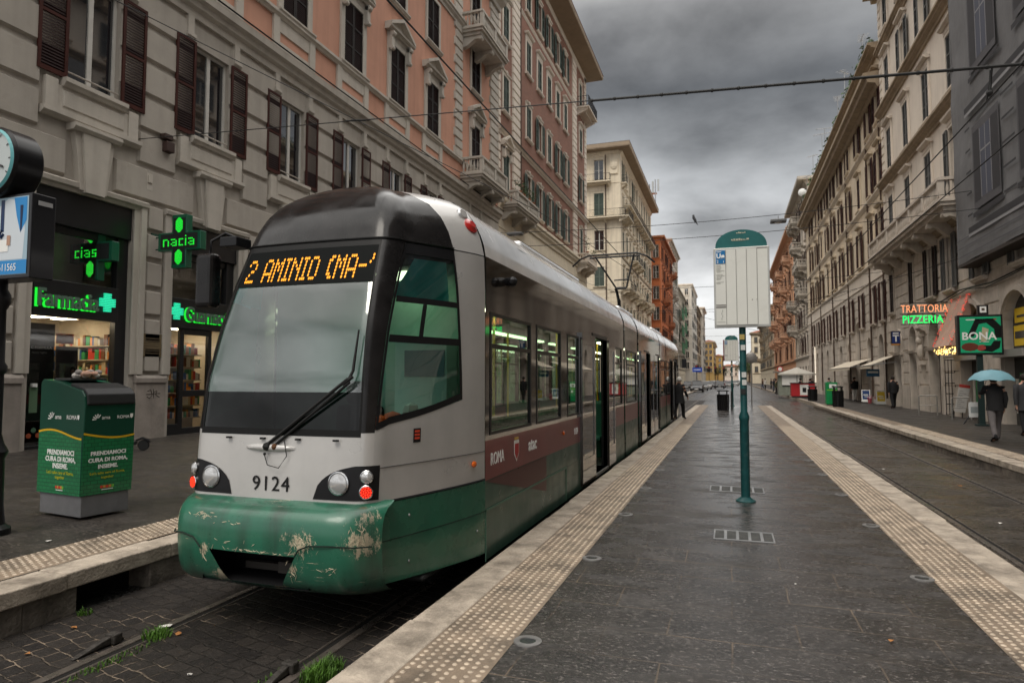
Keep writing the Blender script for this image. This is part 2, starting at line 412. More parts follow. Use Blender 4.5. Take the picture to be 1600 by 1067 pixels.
# island platform: slab top, two tactile strips, kerb stones
def platform_top(name, x0, x1, y0, y1, z, m):
    mb = MB(); mb.face([(x0, y0, z), (x1, y0, z), (x1, y1, z), (x0, y1, z)]); return struct(mb.build(name, m, fix=False))
platform_top('island_platform', -1.28, 1.50, YB, YE, 0., M_slab)
def tactile(x0, x1, y0, y1, z, yb):
    mb = MB()
    mb.face([(x0, y0, z), (x1, y0, z), (x1, y1, z), (x0, y1, z)], 0)
    p = .0585; nx = int((x1 - x0 - .01) / p); y = .6; k = 0
    while y < yb:
        n = 8 if y < 7 else 6
        for i in range(nx):
            cx = x0 + .032 + i * p + random.uniform(-.002, .002); cy = y + (p / 2 if i % 2 else 0)
            if random.random() < .03: continue
            r0, r1, h = .0165, .009, .0065 * random.uniform(.5, 1.1)
            a = [mb.vert((cx + r0 * math.cos(q * 6.2832 / n), cy + r0 * math.sin(q * 6.2832 / n), z)) for q in range(n)]
            b = [mb.vert((cx + r1 * math.cos(q * 6.2832 / n), cy + r1 * math.sin(q * 6.2832 / n), z + h)) for q in range(n)]
            for q in range(n):
                j = (q + 1) % n; mb.f.append([a[q], a[j], b[j], b[q]]); mb.m.append(1 if random.random() < 1 else 0)
            mb.f.append(b); mb.m.append(1)
        y += p
    return struct(mb.build('tactile_paving', [M_tact, M_tdot], fix=False))
tactile(-1.76, -1.28, YB, YE, .002, 24.)
tactile(1.50, 1.99, YB, YE, .002, 24.)
tactile(-5.92, -5.36, YB, YE, .052, 7.5)
tactile(5.40, 5.86, YB, 46, .002, 26.)
def kerb(x0, x1, y0, y1, ztop, edge, hole=None, step=1.15):
    """row of kerb stones on a stained retaining face; edge = -1/1 is the side towards the rails"""
    mb = MB(); y = y0
    while y < y1:
        d = step * random.uniform(.85, 1.15); j = random.uniform(-.012, .012); dz = random.uniform(-.006, .004)
        a, b = (x0 - (j if edge < 0 else 0), x1 + (j if edge > 0 else 0))
        mb.box((a, y + .003, ztop - .13), (b, min(y + d, y1) - .003, ztop + dz), 0)
        y += d
    xf = x0 + .02 if edge < 0 else x1 - .02
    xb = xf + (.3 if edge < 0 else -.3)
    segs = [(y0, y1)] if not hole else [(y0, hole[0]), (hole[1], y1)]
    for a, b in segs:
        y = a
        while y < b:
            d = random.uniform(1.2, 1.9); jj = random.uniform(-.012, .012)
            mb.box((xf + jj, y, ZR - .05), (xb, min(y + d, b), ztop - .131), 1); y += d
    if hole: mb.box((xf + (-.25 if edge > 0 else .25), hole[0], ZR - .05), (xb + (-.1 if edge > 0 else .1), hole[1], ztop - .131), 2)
    o = mb.build('kerb', [M_kerb, M_kerbd, M_dark], bevel=.012, seg=2); return struct(o)
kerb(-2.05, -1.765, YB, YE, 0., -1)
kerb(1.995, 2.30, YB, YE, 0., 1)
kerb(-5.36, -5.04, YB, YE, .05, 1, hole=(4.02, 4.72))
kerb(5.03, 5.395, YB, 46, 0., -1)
mb = MB(); mb.box((-2.03, YE - .02, ZR - .05), (2.28, YE + .28, -.003)); struct(mb.build('kerb', M_kerb, bevel=.02))
platform_top('pavement', -14.9, -5.925, YB, YE, .05, M_pave)
platform_top('pavement', 5.862, 9.9, YB, 46, 0., M_pave)
mb = MB(); mb.box((-16.6, YE, ZR - .1), (-11.4, 420, -.1)); struct(mb.build('pavement', M_pave))
mb = MB(); mb.box((5.7, 46, ZR - .1), (14.0, 420, -.05)); struct(mb.build('pavement', M_pave))
mb = MB(); y = 46
while y < 200: mb.box((5.42, y + .01, ZR - .1), (5.7, y + 1.4, -.045)); y += 1.42
struct(mb.build('kerb', M_kerb))
mb = MB(); y = 42
while y < 200: mb.box((-11.4, y + .01, ZR - .1), (-11.12, y + 1.4, -.095)); y += 1.42
struct(mb.build('kerb', M_kerb))
# low refuge kerb beside the rails beyond the island
mb = MB(); mb.box((-5.6, 70, ZR - .1), (-4.9, 150, ZR + .12)); struct(mb.build('kerb', M_kerb))

def rail(x, y0, y1):
    mb = MB()
    mb.box((x - .034, y0, ZR - .05), (x + .034, y1, ZR + .004), 0)
    s = 1 if x in (-4.12, 2.76) else -1
    mb.box((x + s * .034, y0, ZR - .05), (x + s * .085, y1, ZR - .0035), 1)
    mb.box((x + s * .085, y0, ZR - .05), (x + s * .105, y1, ZR + .001), 0)
    struct(mb.build('tram_rail', [M_rail, M_railgap], bevel=.004, seg=1))
for x in (-4.12, -2.66, 2.76, 4.22): rail(x, YB, 420)
# lifted flap beside the near rails
def rail_flap(x, y, label):
    mb = MB()
    mb.extr([(x - .03, y - .30, ZR), (x - .03, y + .1, ZR), (x - .03, y + .05, ZR + .06), (x - .03, y - .04, ZR + .055)], (.05, 0, 0))
    mb.box((x - .045, y - .02, ZR), (x + .05, y + .05, ZR + .07))
    tag(mb.build('rail_joint', mat('scuffed_steel', (.05, .045, .04), .55, .4, var=.5, scale=20, bump=.5), bevel=.01), label, 'rail joint')
rail_flap(-4.22, 3.62, 'dark metal joint block sticking up beside the rail next to the drain opening')
rail_flap(-2.72, 3.62, 'scuffed metal joint block on the rail beside the bigger clump of grass')

# weeds between the rails
M_grass = mat('grass', (.05, .115, .012), .6, var=.4, scale=6)
def grass(cx, cy, rx, ry, n, h, label):
    mb = MB()
    for k in range(n):
        a = random.uniform(0, 6.28); q = math.sqrt(random.random())
        x, y = cx + rx * q * math.cos(a), cy + ry * q * math.sin(a)
        hh = h * random.uniform(.35, 1.1) * (1.15 - .6 * q); t = random.uniform(0, 6.28); ln = hh * random.uniform(.2, .8); w = .004
        d = Vector((math.cos(t), math.sin(t), 0)); s = Vector((-d.y, d.x, 0)) * w
        p0 = Vector((x, y, ZR - .004)); p1 = p0 + d * ln * .4 + Vector((0, 0, hh * .7)); p2 = p0 + d * ln + Vector((0, 0, hh))
        mb.face([p0 - s, p0 + s, p1 + s * .8, p1 - s * .8]); mb.face([p1 - s * .8, p1 + s * .8, p2])
    o = mb.build('grass', M_grass, fix=False); o['kind'] = 'stuff'; o['label'] = label; o['category'] = 'grass'
grass(-2.5, 3.66, .10, .19, 420, .115, 'bright green grass clump growing by the rail beside the island kerb')
grass(-4.02, 3.82, .10, .10, 160, .08, 'small green tuft growing beside the metal joint on the left rail')
grass(-3.95, 3.35, .06, .4, 150, .035, 'thin moss and weeds along the left rail')
grass(-2.78, 3.35, .05, .5, 160, .04, 'thin weeds along the right rail of the tram bed')
grass(-4.95, 4.0, .05, .06, 60, .06, 'little weed at the foot of the stained kerb wall')
# litter
M_lit = mat('paper_litter', (.6, .58, .54), .7); M_lit2 = mat('leaf_litter', (.3, .13, .04), .7)
LITTER = [(-4.1, 3.98, 0, .06, 'white scrap of paper lying by the left rail joint'), (-2.38, 3.75, 0, .03, 'white paper scrap lying beside the grass clump'), (-4.75, 3.75, 1, .03, 'brown leaf on the cobbles below the drain opening'), (-4.6, 3.3, 1, .025, 'brown leaf on the cobbles at the near end of the left rail'), (-3.9, 3.9, 1, .03, 'orange leaf on the cobbles beside the small green tuft'), (-3.3, 3.4, 0, .02, 'pale crumb of litter in the middle of the tram bed'), (-6.2, 4.6, 0, .035, 'white scrap on the pavement in front of the green bin'), (3.3, 10.2, 0, .035, 'white paper scrap on the empty right track, the nearest one'), (3.8, 13.5, 1, .04, 'brown leaf between the rails of the empty right track'), (3.0, 15.5, 0, .03, 'pale scrap beside the first rail of the empty right track, farther away'), (.9, 4.6, 1, .02, 'small brown leaf on the platform near the lower right'), (.45, 5.6, 0, .014, 'tiny pale crumb on the platform slabs in the foreground')]
for x, y, k, s, lb in LITTER:
    mb = MB(); z = .051 if x < -5.3 else (.001 if -1.3 < x < 1.5 else ZR - .003)
    pts = []
    for q in range(6): pts.append((x + s * random.uniform(.5, 1.1) * math.cos(q * 1.047), y + s * random.uniform(.4, 1) * math.sin(q * 1.047), z + random.uniform(.004, .02)))
    mb.extr(pts, (0, 0, .0015))
    tag(mb.build('litter', M_lit2 if k else M_lit), lb, 'litter')

# recessed round floor lights along the tactile strips
M_lens = mat('floor_light_glass', (.03, .033, .035), .15, spec=.8)
def floor_light(x, y, lb):
    t = thing('floor_light', lb, 'floor light', (x, y, 0))
    mb = MB(); mb.lathe([(.088, .0005), (.086, .009), (.052, .011), (.050, .004)], n=28, caps=False); mb.build('ring', mat('ring_steel', (.17, .165, .16), .45, .4, var=.25, scale=15), t, smooth=True)
    mb = MB(); mb.lathe([(.050, .0008), (.049, .006)], n=24); mb.build('lens', M_lens, t)
SIDE = {-1: ('left', 'tram'), 1: ('right', 'empty track')}
ORD = ['nearest', 'second nearest', 'third nearest', 'fourth nearest', 'fifth nearest', 'sixth nearest']
for i, y in enumerate((3.9, 5.85, 7.84, 9.8, 11.8)):
    floor_light(-1.20, y, f'{ORD[i]} round floor light beside the tactile strip on the tram side')
for i, y in enumerate((6.1, 8.1, 10.1, 12.1, 14.1)):
    floor_light(1.43, y, f'{ORD[i]} round floor light beside the tactile strip on the empty-track side')
def grate(x, y, w, d, lb):
    t = thing('drain_grate', lb, 'drain grate', (x, y, 0))
    mb = MB(); fr = .03
    mb.box((-w / 2, -d / 2, .001), (w / 2, -d / 2 + fr, .007)); mb.box((-w / 2, d / 2 - fr, .001), (w / 2, d / 2, .007))
    n = 5
    for i in range(n + 1):
        xx = -w / 2 + i * w / n; mb.box((xx - .014 if i else xx, -d / 2 + fr, .001), (xx + .014 if i < n else xx, d / 2 - fr, .0065))
    mb.build('frame', M_steel, t)
    mb = MB()
    k = 9
    for i in range(1, k): yy = -d / 2 + i * d / k; mb.box((-w / 2 + .01, yy - .008, .0012), (w / 2 - .01, yy + .008, .0042))
    mb.build('slats', mat('worn_zinc', (.16, .16, .15), .45, .5, var=.3, scale=12), t)
    mb = MB(); mb.face([(-w / 2 + .01, -d / 2 + .01, .001), (w / 2 - .01, -d / 2 + .01, .001), (w / 2 - .01, d / 2 - .01, .001), (-w / 2 + .01, d / 2 - .01, .001)]); mb.build('shaft', M_dark, t)
grate(.10, 7.16, .58, .44, 'slotted metal drain grate in the platform, nearer to the camera')
grate(.06, 10.12, .74, .5, 'slotted metal drain grate in the platform behind the foot of the near stop sign')

# ================================================================ TRAM
M_silver = mat('silver_paint', (.47, .46, .445), .32, .25, var=.10, scale=1.2, streak=.18, coat=.3, rvar=.06)
M_roofs = mat('wet_silver_roof', (.72, .72, .72), .18, .1, var=.16, scale=1.5, coat=.5, streak=.2, rvar=.1)
M_blk = mat('dirty_black_gloss', (.012, .011, .011), .2, var=.5, scale=3, coat=.0, spec=.24, dirt=(40, .56, .8, .35), dirtc=(.045, .040, .036), rvar=.1)
M_green = mat('tram_green', (.014, .10, .058), .28, var=.22, scale=2.5, coat=.35, streak=.3, dirt=(2.6, .58, .8, .55), dirtc=(.03, .04, .03), rvar=.1)
M_gdull = mat('tram_green_dull', (.035, .085, .06), .35, var=.3, scale=2, coat=.2, streak=.4, dirt=(2, .5, .75, .7), dirtc=(.04, .045, .038), rvar=.1)
M_red = mat('tram_maroon', (.17, .022, .022), .3, var=.18, scale=2, coat=.3, streak=.2)
M_band = mat('brown_glass_band', (.022, .018, .015), .07, var=.3, scale=2, spec=1.0, coat=1.0)
M_pane = glassmat('tram_side_glass', (.50, .80, .60), .015, .19)
M_cabglass = glassmat('cab_glass', (.60, .80, .74), .015, .06)
M_shield = glassmat('sky_sheen_windscreen', (.60, .76, .70), .04, .085, body=(.40, .49, .47), bodyfac=.11)  # pale diffuse body imitates the sky reflected in the glass
M_lowglass = glassmat('dark_lower_glass', (.05, .05, .05), .04, -.015)
M_led = mat('led_orange', (.05, .02, 0), .5, emit=(1, .36, .015), es=1.7)
M_ledg = mat('led_green', (0, .05, .01), .5, emit=(.02, 1, .05), es=.9)
M_redled = mat('led_red', (.1, .0, 0), .4, emit=(1, .035, .012), es=2.0)
M_lamp = mat('lamp_glass', (.5, .5, .5), .08, .5, coat=.6)
M_chrome = mat('chrome', (.55, .55, .55), .15, 1)
M_amber = mat('amber_lens', (.55, .10, .005), .2, coat=.5)
M_redlens = mat('red_lens', (.35, .012, .01), .2, coat=.5)
M_int = mat('tram_interior_green', (.30, .52, .43), .55, var=.1)
M_floor = mat('tram_floor', (.05, .055, .06), .6)
M_seat = mat('tram_seat', (.02, .12, .08), .6, var=.2)
M_yel = mat('yellow_pole', (.75, .52, .03), .35)
M_tube = mat('ceiling_lamp', (.8, .8, .6), .5, emit=(1, .98, .66), es=3.2)
M_blind = mat('teal_blind', (.09, .46, .50), .8, var=.12, scale=3)
M_orange = mat('orange_jacket', (.75, .11, .02), .8, var=.2, scale=10)
M_rubseal = mat('black_seal', (.008, .008, .008), .5, spec=.15)
M_bellows = mat('bellows', (.018, .017, .017), .75, var=.3)

CX = -3.32
ZK = [.30, .69, 1.17, 1.6, 2.0, 2.4, 2.75, 2.90, 3.04, 3.17, 3.28, 3.35]
YFK = [4.17, 4.17, 4.20, 4.25, 4.35, 4.49, 4.64, 4.70, 4.77, 4.87, 5.0, 5.12]
WFK = [.86, .86, .86, .85, .82, .795, .77, .745, .70, .63, .52, .38]
WBK = [1.17, 1.17, 1.17, 1.17, 1.17, 1.17, 1.16, 1.125, 1.07, .98, .84, .62]
def itp(K, z):
    if z <= ZK[0]: return K[0]
    for i in range(len(ZK) - 1):
        if z <= ZK[i + 1]:
            f = (z - ZK[i]) / (ZK[i + 1] - ZK[i]); return K[i] + f * (K[i + 1] - K[i])
    return K[-1]
YBK = 5.65
def S(t, z, sd=1, off=0.):
    """nose surface: t 0..1 flank (rear to front), 1..2 corner, 2..3 front half to the centre line"""
    def base(t, z):
        yf, wf, wb = itp(YFK, z), itp(WFK, z), itp(WBK, z)
        ys = yf + .22
        if t <= 1:
            return Vector((wb + (wf - wb) * t ** 1.35, YBK + t * (ys - YBK), z))
        if t <= 2:
            q = t - 1; a = Vector((wf, ys, z)); b = Vector((wf - .035, yf + .03, z)); c = Vector((wf - .2, yf + .022, z))
            return a * (1 - q) ** 2 + b * 2 * q * (1 - q) + c * q * q
        q = 3 - t
        return Vector((q * (wf - .2), yf + .022 * q * q, z))
    p = base(t, z)
    if off:
        e = .01
        du = base(min(t + e, 3), z) - base(max(t - e, 0), z); dv = base(t, z + e) - base(t, z - e)
        n = dv.cross(du).normalized()
        if n.x < -.01 and n.y > 0: n = -n
        p = p + n * off
    return Vector((CX + sd * p.x, p.y, p.z))
MIRROR_Y = 35.2
def patch(mb, t0, t1, nt, z0, z1, nz, sd=1, off=0., mi=0, rear=False):
    fn = lambda f: f if callable(f) else (lambda _: f)
    t0, t1, z0, z1 = fn(t0), fn(t1), fn(z0), fn(z1)
    G = []
    for j in range(nz + 1):
        row = []
        for i in range(nt + 1):
            a = i / nt; z = z0(a) + (z1(a) - z0(a)) * j / nz
            p = S(t0(z) + (t1(z) - t0(z)) * a, z, sd, off)
            if rear: p.y = MIRROR_Y - p.y
            row.append(mb.vert(p))
        G.append(row)
    for j in range(nz):
        for i in range(nt):
            q = [G[j][i], G[j][i + 1], G[j + 1][i + 1], G[j + 1][i]]
            mb.f.append(q if (sd > 0) != rear else q[::-1]); mb.m.append(mi)
tp = lambda z: min(.86, (YBK - 5.27) / (YBK - itp(YFK, z) - .22))          # front edge of the silver pillar
AP = lambda z: 1.40 - .34 * (z - 1.2) / 1.5                                                        # flank glass ends, windscreen pillar begins
TW = 1.76                                                       # windscreen pillar ends, windscreen begins
zwb = lambda a: 1.42 - .20 * a - .03 * math.sin(a * math.pi)     # sloping lower edge of the side window
tram = thing('tram', 'green and silver tram standing at the island platform with 9124 on its nose', 'tram', (0, 0, 0))
tram.location = (CX, YBK, ZR)
TM = Matrix.Translation((-CX, -YBK, -ZR))
def tb(mb, name, mats, parent=None, **k):
    """build in world coordinates, parent to the tram with its offset"""
    mb.v = [tuple(TM @ Vector(v)) for v in mb.v]
    o = mb.build(name, mats, parent or tram, **k); return o
# silver nose, flanks, pillars
mb = MB()
for sd in (1, -1):
    patch(mb, TW, 3, 14, .69, 1.17, 4, sd)
    patch(mb, lambda z: 1.40, TW, 8, .69, 1.20, 4, sd)
    patch(mb, tp, 1.40, 14, .69, lambda a: zwb(a), 5, sd)
    patch(mb, 0, tp, 4, .69, 2.735, 12, sd)
tb(mb, 'nose_panel', M_silver, smooth=True)
for sd in (1, -1):
    mb = MB(); patch(mb, 0, tp, 4, 2.745, 3.35, 10, sd); tb(mb, 'nose_roof_band', M_silver, smooth=True)
# rain cowl (black roof front)
mb = MB()
for sd in (1, -1):
    patch(mb, tp, 2, 22, 2.755, 3.35, 12, sd); patch(mb, 2, 3, 10, 2.755, 3.35, 12, sd)
mb.face([S(0, 3.35, 1), S(.5, 3.35, 1), S(1, 3.35, 1), S(2, 3.35, 1), S(2, 3.35, -1), S(1, 3.35, -1), S(.5, 3.35, -1), S(0, 3.35, -1)])
tb(mb, 'roof_cowl', M_blk, smooth=True)
mb = MB()                                                       # gutter edge above the windscreen
for sd in (1, -1):
    mb.tube([S(t, 2.752, sd, .006) for t in [tp(2.75) + (3 - tp(2.75)) * i / 30 for i in range(31)]], .009, 5)
tb(mb, 'roof_gutter', M_rubseal)
# windscreen pillars
for sd in (1, -1):
    mb = MB(); patch(mb, AP, TW, 14, 1.20, 2.745, 14, sd)
    tb(mb, 'windscreen_pillar', M_blk, smooth=True)
# windscreen and its black border
def ztop_ws(a): return 2.72
ws = MB()
for sd in (1, -1): patch(ws, TW, 3, 12, 1.50, 2.735, 14, sd, -.004)
wso = tb(ws, 'windscreen', M_shield, smooth=True)
mb = MB()
for sd in (1, -1): patch(mb, TW, 3, 12, 1.19, 1.50, 4, sd, -.004)
tb(mb, 'lower_pane', M_lowglass, wso, smooth=True)
mb = MB()
for sd in (1, -1):
    patch(mb, TW, TW + .05, 1, 1.17, 2.745, 14, sd, .002); patch(mb, TW + .05, 3, 10, 1.17, 1.22, 1, sd, .002); patch(mb, TW + .05, 3, 10, 2.69, 2.745, 1, sd, .002)
tb(mb, 'windscreen_seal', M_rubseal, wso, smooth=True)
# destination display behind the top of the glass
mb = MB()
for sd in (1, -1): patch(mb, TW + .05, 3, 10, 2.37, 2.69, 4, sd, .0015)
db = tb(mb, 'destination_display', mat('display_back', (.004, .005, .005), .6, spec=.06))
Yd = (itp(YFK, 2.42) + itp(YFK, 2.66)) / 2
tl = math.atan2(itp(YFK, 2.66) - itp(YFK, 2.42), .24)
Md = Matrix.Translation((-3.90, itp(YFK, 2.43) - .012, 2.42)) @ Matrix.Rotation(-tl, 4, 'X')
mb = MB(); dots(mb, "2 AMINIO (MA-'", Matrix.Translation((-3.90, 0, 2.42)), .0176, .0086, 0, 6, 1.72)
mb.v = [(x, itp(YFK, z) + .022 * (abs(x - CX) / (itp(WFK, z) - .2)) ** 2 - .005, z) for x, y, z in mb.v]
tb(mb, 'led_text', M_led, db, fix=False)
# side windows of the cab
for sd in (1, -1):
    mb = MB(); patch(mb, tp, AP, 10, zwb, 2.735, 12, sd, -.006)
    gw = tb(mb, 'cab_window', M_cabglass, smooth=True)
    mb = MB(); o = .003
    wid = lambda f, g: (lambda z: f(z) if callable(f) else f)
    dtp = lambda z: tp(z) + .03; dap = lambda z: AP(z) - .07
    patch(mb, tp, dtp, 1, lambda a: zwb(0), 2.735, 12, sd, o)
    patch(mb, dap, AP, 2, lambda a: zwb(1), 2.735, 12, sd, o)
    patch(mb, dtp, dap, 10, lambda a: zwb(a) - .0, lambda a: zwb(a) + .055, 1, sd, o)
    patch(mb, dtp, dap, 8, 2.64, 2.735, 1, sd, o)
    patch(mb, dtp, dap, 8, 2.215, 2.265, 1, sd, o + .006); patch(mb, dtp, dap, 8, 1.885, 1.945, 1, sd, o + .006)
    mid = lambda z: (dtp(z) * .5 + dap(z) * .5)
    patch(mb, lambda z: mid(z) - .02, lambda z: mid(z) + .02, 1, 1.945, 2.215, 3, sd, o + .004)
    tb(mb, 'window_frame', M_black, gw, smooth=True)
    mb = MB(); 
    patch(mb, lambda z: tp(z) + .07, lambda z: tp(z) + (AP(z) - tp(z)) * (.86 - (z - 2.27) * .5), 10, 2.27, 2.63, 4, sd, -.05)
    tb(mb, 'sun_blind', M_blind, smooth=True)
# headlamp clusters with red lights on
def disc(mb, c, n, r, prof, mi=0, seg=20):
    """prof: (radius factor, height) list along n"""
    n = Vector(n).normalized(); M = Matrix.Translation(c) @ n.to_track_quat('Z', 'Y').to_matrix().to_4x4()
    old = mb.M; mb.M = M; mb.lathe([(r * a, h) for a, h in prof], n=seg, mi=mi); mb.M = old
zA, zB = .712, .962
for sd in (1, -1):
    hz = lambda a: zA + (zB - zA) * max(0, 1 - (max(0, a - .45) / .55) ** 2.3) ** .5
    mb = MB(); patch(mb, 1.22, 2.44, 24, zA, hz, 4, sd, .004)
    hl = tb(mb, 'headlight', M_black, smooth=True)
    cen = [(2.12, .835, .078, 0), (1.55, .885, .044, 0), (1.55, .775, .046, 1)]
    for t, z, r, k in cen:
        c = S(t, z, sd, .004); e = .02
        nv = Vector((.0, -1, .05)) if t > 2 else Vector((sd * .38, -1, .03))
        c = c + nv.normalized() * (.012 if t < 2 else .004)
        mb = MB(); disc(mb, c, nv, r, [(1.12, -.02), (1.12, .008), (1.0, .012), (.98, .004)], 0)
        if k == 0:
            disc(mb, c, nv, r, [(.98, .0), (.9, .012), (.6, .022), (.25, .027)], 1)
        else:
            disc(mb, c, nv, r, [(.98, .0), (.95, .006)], 2)
            n3 = nv.normalized(); M = Matrix.Translation(c + n3 * .010) @ n3.to_track_quat('Z', 'Y').to_matrix().to_4x4()
            for ring, cnt in ((.78, 12), (.42, 7), (0, 1)):
                for q in range(cnt):
                    a = q * 6.2832 / cnt; p = M @ Vector((r * ring * math.cos(a), r * ring * math.sin(a), 0))
                    mb.sphere(p, r * .15, 6, 3)
        tb(mb, 'lamp' if k == 0 else 'tail_lamp', [M_chrome, M_lamp, mat('red_glow_back', (.20, .008, .004), .4, emit=(1, .02, .01), es=.16), M_redled], hl, smooth=True)
# fleet number
mb = MB(); text_mb(mb, '9124', .158, Matrix.Translation((CX - .005, S(3, .8, 1).y - .0045, .755)), .002, align='CENTER', space=1.12)
tb(mb, 'fleet_number', mat('black_print', (.012, .012, .012), .5))
# wiper on its streamlined base
mb = MB()
mb.sphere((CX - .03, 4.20, 1.075), 1, 14, 0, (.24, .035, .032))
mb.tube([(CX - .06, 4.185, 1.095), (CX + .64, 4.20, 1.60)], .013, 6, 1); mb.tube([(CX + .0, 4.185, 1.085), (CX + .655, 4.20, 1.575)], .011, 6, 1)
mb.sphere((CX - .05, 4.18, 1.085), .035, 8, 1); mb.sphere((CX + .02, 4.18, 1.085), .026, 8, 2)
mb.tube([(CX + .63, 4.205, 1.57), (CX + .66, 4.235, 1.66), (CX + .665, 4.30, 1.97)], [.012, .012, .007], 5, 1)
mb.tube([(CX + .60, 4.20, 1.555), (CX + .68, 4.20, 1.615)], .014, 5, 1)
mb.tube([(CX + .10, 4.185, 1.14), (CX + .14, 4.165, 1.02), (CX + .08, 4.15, .93), (CX - .02, 4.15, .95), (CX - .06, 4.165, 1.02)], .004, 5, 1)
mb.sphere((CX - .06, 4.165, 1.03), .012, 6, 1)
tb(mb, 'windscreen_wiper', [M_silver, M_rubber, mat('rust', (.10, .045, .02), .8)], smooth=True)
for x in (-.42, -.1, .22, .55): mb = MB(); mb.box((CX + x - .02, 4.178, 1.138), (CX + x + .02, 4.20, 1.152)); tb(mb, 'panel_clip', M_rubber)
# mirror on the far side
mb = MB()
mb.box((-4.60, 4.66, 2.24), (-4.40, 4.80, 2.74)); mirror = tb(mb, 'side_mirror', M_blk, bevel=.045, seg=3)
mb = MB(); mb.tube([(-4.5, 4.74, 2.70), (-4.5, 4.76, 2.86), (-4.40, 4.82, 2.94), (-4.28, 4.90, 2.88)], .018, 6); mb.box((-4.43, 4.78, 2.81), (-4.24, 4.98, 2.90))
tb(mb, 'mirror_arm', M_black, mirror, bevel=.01)
# upper rear lamps in the silver band
for sd in (1, -1):
    mb = MB(); c = S(.12, 3.02, sd, .0); n = Vector((sd, -.35, .55))
    c2 = S(.16, 3.13, sd, .0)
    disc(mb, c, n, .06, [(1.3, -.02), (1.25, .006), (.95, .012), (.6, .03)], 0); disc(mb, c2, n, .05, [(1.3, -.02), (1.2, .006), (.9, .02)], 1)
    tb(mb, 'roof_lamp', [M_redlens, M_lamp], smooth=True)
# small fittings of the right flank
mb = MB(); mb.box((-2.335, 4.045, 1.095), (-2.30, 4.125, 1.215)); 
mb = MB(); a, b, c, d = S(.80, 1.10, 1, .004), S(.735, 1.10, 1, .004), S(.735, 1.21, 1, .004), S(.80, 1.21, 1, .004); mb.face([a, b, c, d])
for k in range(3): z = 1.125 + k * .027; mb.face([S(.79, z, 1, .006), S(.745, z, 1, .006), S(.745, z + .017, 1, .006), S(.79, z + .017, 1, .006)], 1)
tb(mb, 'warning_sticker', [M_black, mat('sticker_red', (.55, .06, .03), .5)])
mb = MB(); mb.sphere(S(.17, .845, 1, .01), .042, 10, 0, (.55, 1, .7)); tb(mb, 'side_indicator', M_amber, smooth=True)
mb = MB()
for sd in (1, -1): mb.tube([S(t, .94, sd, .0015) for t in [i / 20 for i in range(0, 26)]], .0035, 4)
tb(mb, 'panel_seam', mat('seam_dark', (.05, .05, .05), .6))

# green nose bumper with the coupler opening
M_bump = None
def bumper_mat():
    m, n, l, b = nodes_mat('scraped_green_bumper')
    v = tex_xy(n, l); f1 = noise(n, l, v, 2.2, 6); cc = mixc(n, l, rng(n, l, f1, .3, .7, 0, 1), (.012, .095, .056), (.022, .135, .08))
    s = noise(n, l, tex_xy(n, l, (1.0, 1.0, .55)), 24, 9, .85); s2 = noise(n, l, tex_xy(n, l, (1.3, 1.3, 14)), 3.2, 8, .75)
    tcw = n.new('ShaderNodeTexCoord'); tot = None
    for x_, z_, r_ in ((-.86, .55, .13), (.85, .45, .16), (.40, .44, .15), (.25, .29, .09), (.35, .25, .08), (-.43, .34, .08), (.86, .62, .10), (-.30, .14, .12), (.2, .12, .10)):
        sb = n.new('ShaderNodeVectorMath'); sb.operation = 'SUBTRACT'; l.new(tcw.outputs['Object'], sb.inputs[0]); sb.inputs[1].default_value = (x_, -1.6, z_ + .28)
        sc = n.new('ShaderNodeVectorMath'); sc.operation = 'MULTIPLY'; l.new(sb.outputs[0], sc.inputs[0]); sc.inputs[1].default_value = (1, .35, 1.25)
        ln = n.new('ShaderNodeVectorMath'); ln.operation = 'LENGTH'; l.new(sc.outputs[0], ln.inputs[0])
        q = rng(n, l, ln.outputs['Value'], 0, r_ * 1.4, .262, 0); tot = q if tot is None else mth(n, l, 'MAXIMUM', tot, q)
    st = rng(n, l, mth(n, l, 'ADD', s2, rng(n, l, noise(n, l, v, 1.6, 3), .45, .7, 0, .12)), .685, .715, 0, .85)
    w = mth(n, l, 'MAXIMUM', rng(n, l, mth(n, l, 'ADD', s, tot), .665, .70, 0, .95), st)
    cc = mixc(n, l, w, cc, (.52, .44, .31))
    g = noise(n, l, tex_xy(n, l, (3, 3, .5)), 1.4, 6); cc = mixc(n, l, rng(n, l, g, .46, .70, 0, .75), cc, (.018, .028, .02))
    zz_ = n.new('ShaderNodeSeparateXYZ'); l.new(tcw.outputs['Object'], zz_.inputs[0]); grm = mth(n, l, 'MULTIPLY', rng(n, l, zz_.outputs['Z'], .36, .62, .9, 0), rng(n, l, noise(n, l, v, 6, 7, .7), .35, .65, .15, .9)); cc = mixc(n, l, grm, cc, (.025, .03, .025))
    l.new(cc, b.inputs['Base Color']); l.new(rng(n, l, s, .3, .8, .2, .6), b.inputs['Roughness'])
    b.inputs['Coat Weight'].default_value = .25; b.inputs['Coat Roughness'].default_value = .12
    l.new(bumpn(n, l, w, .4, .003), b.inputs['Normal'])
    return m
M_bump = bumper_mat()
prof = [(4.22, .700), (4.12, .690), (4.035, .660), (3.985, .615), (3.96, .56), (3.95, .48), (3.95, .40), (3.952, .345), (3.96, .28), (3.97, .215), (3.985, .16), (4.01, .115), (4.06, .075), (4.14, .05), (4.24, .05)]
xs = [-.905, -.90, -.88, -.84, -.78, -.68, -.55, -.46, -.40, -.2, -.1, 0, .1, .2, .36, .42, .55, .68, .78, .84, .88, .90, .905]
def brec(x):
    a = abs(x); return .045 * (a / .7) ** 2 + (.0 if a < .66 else .20 * ((a - .66) / .245) ** 2.2)
BX = CX + .02
mb = MB(); G = []
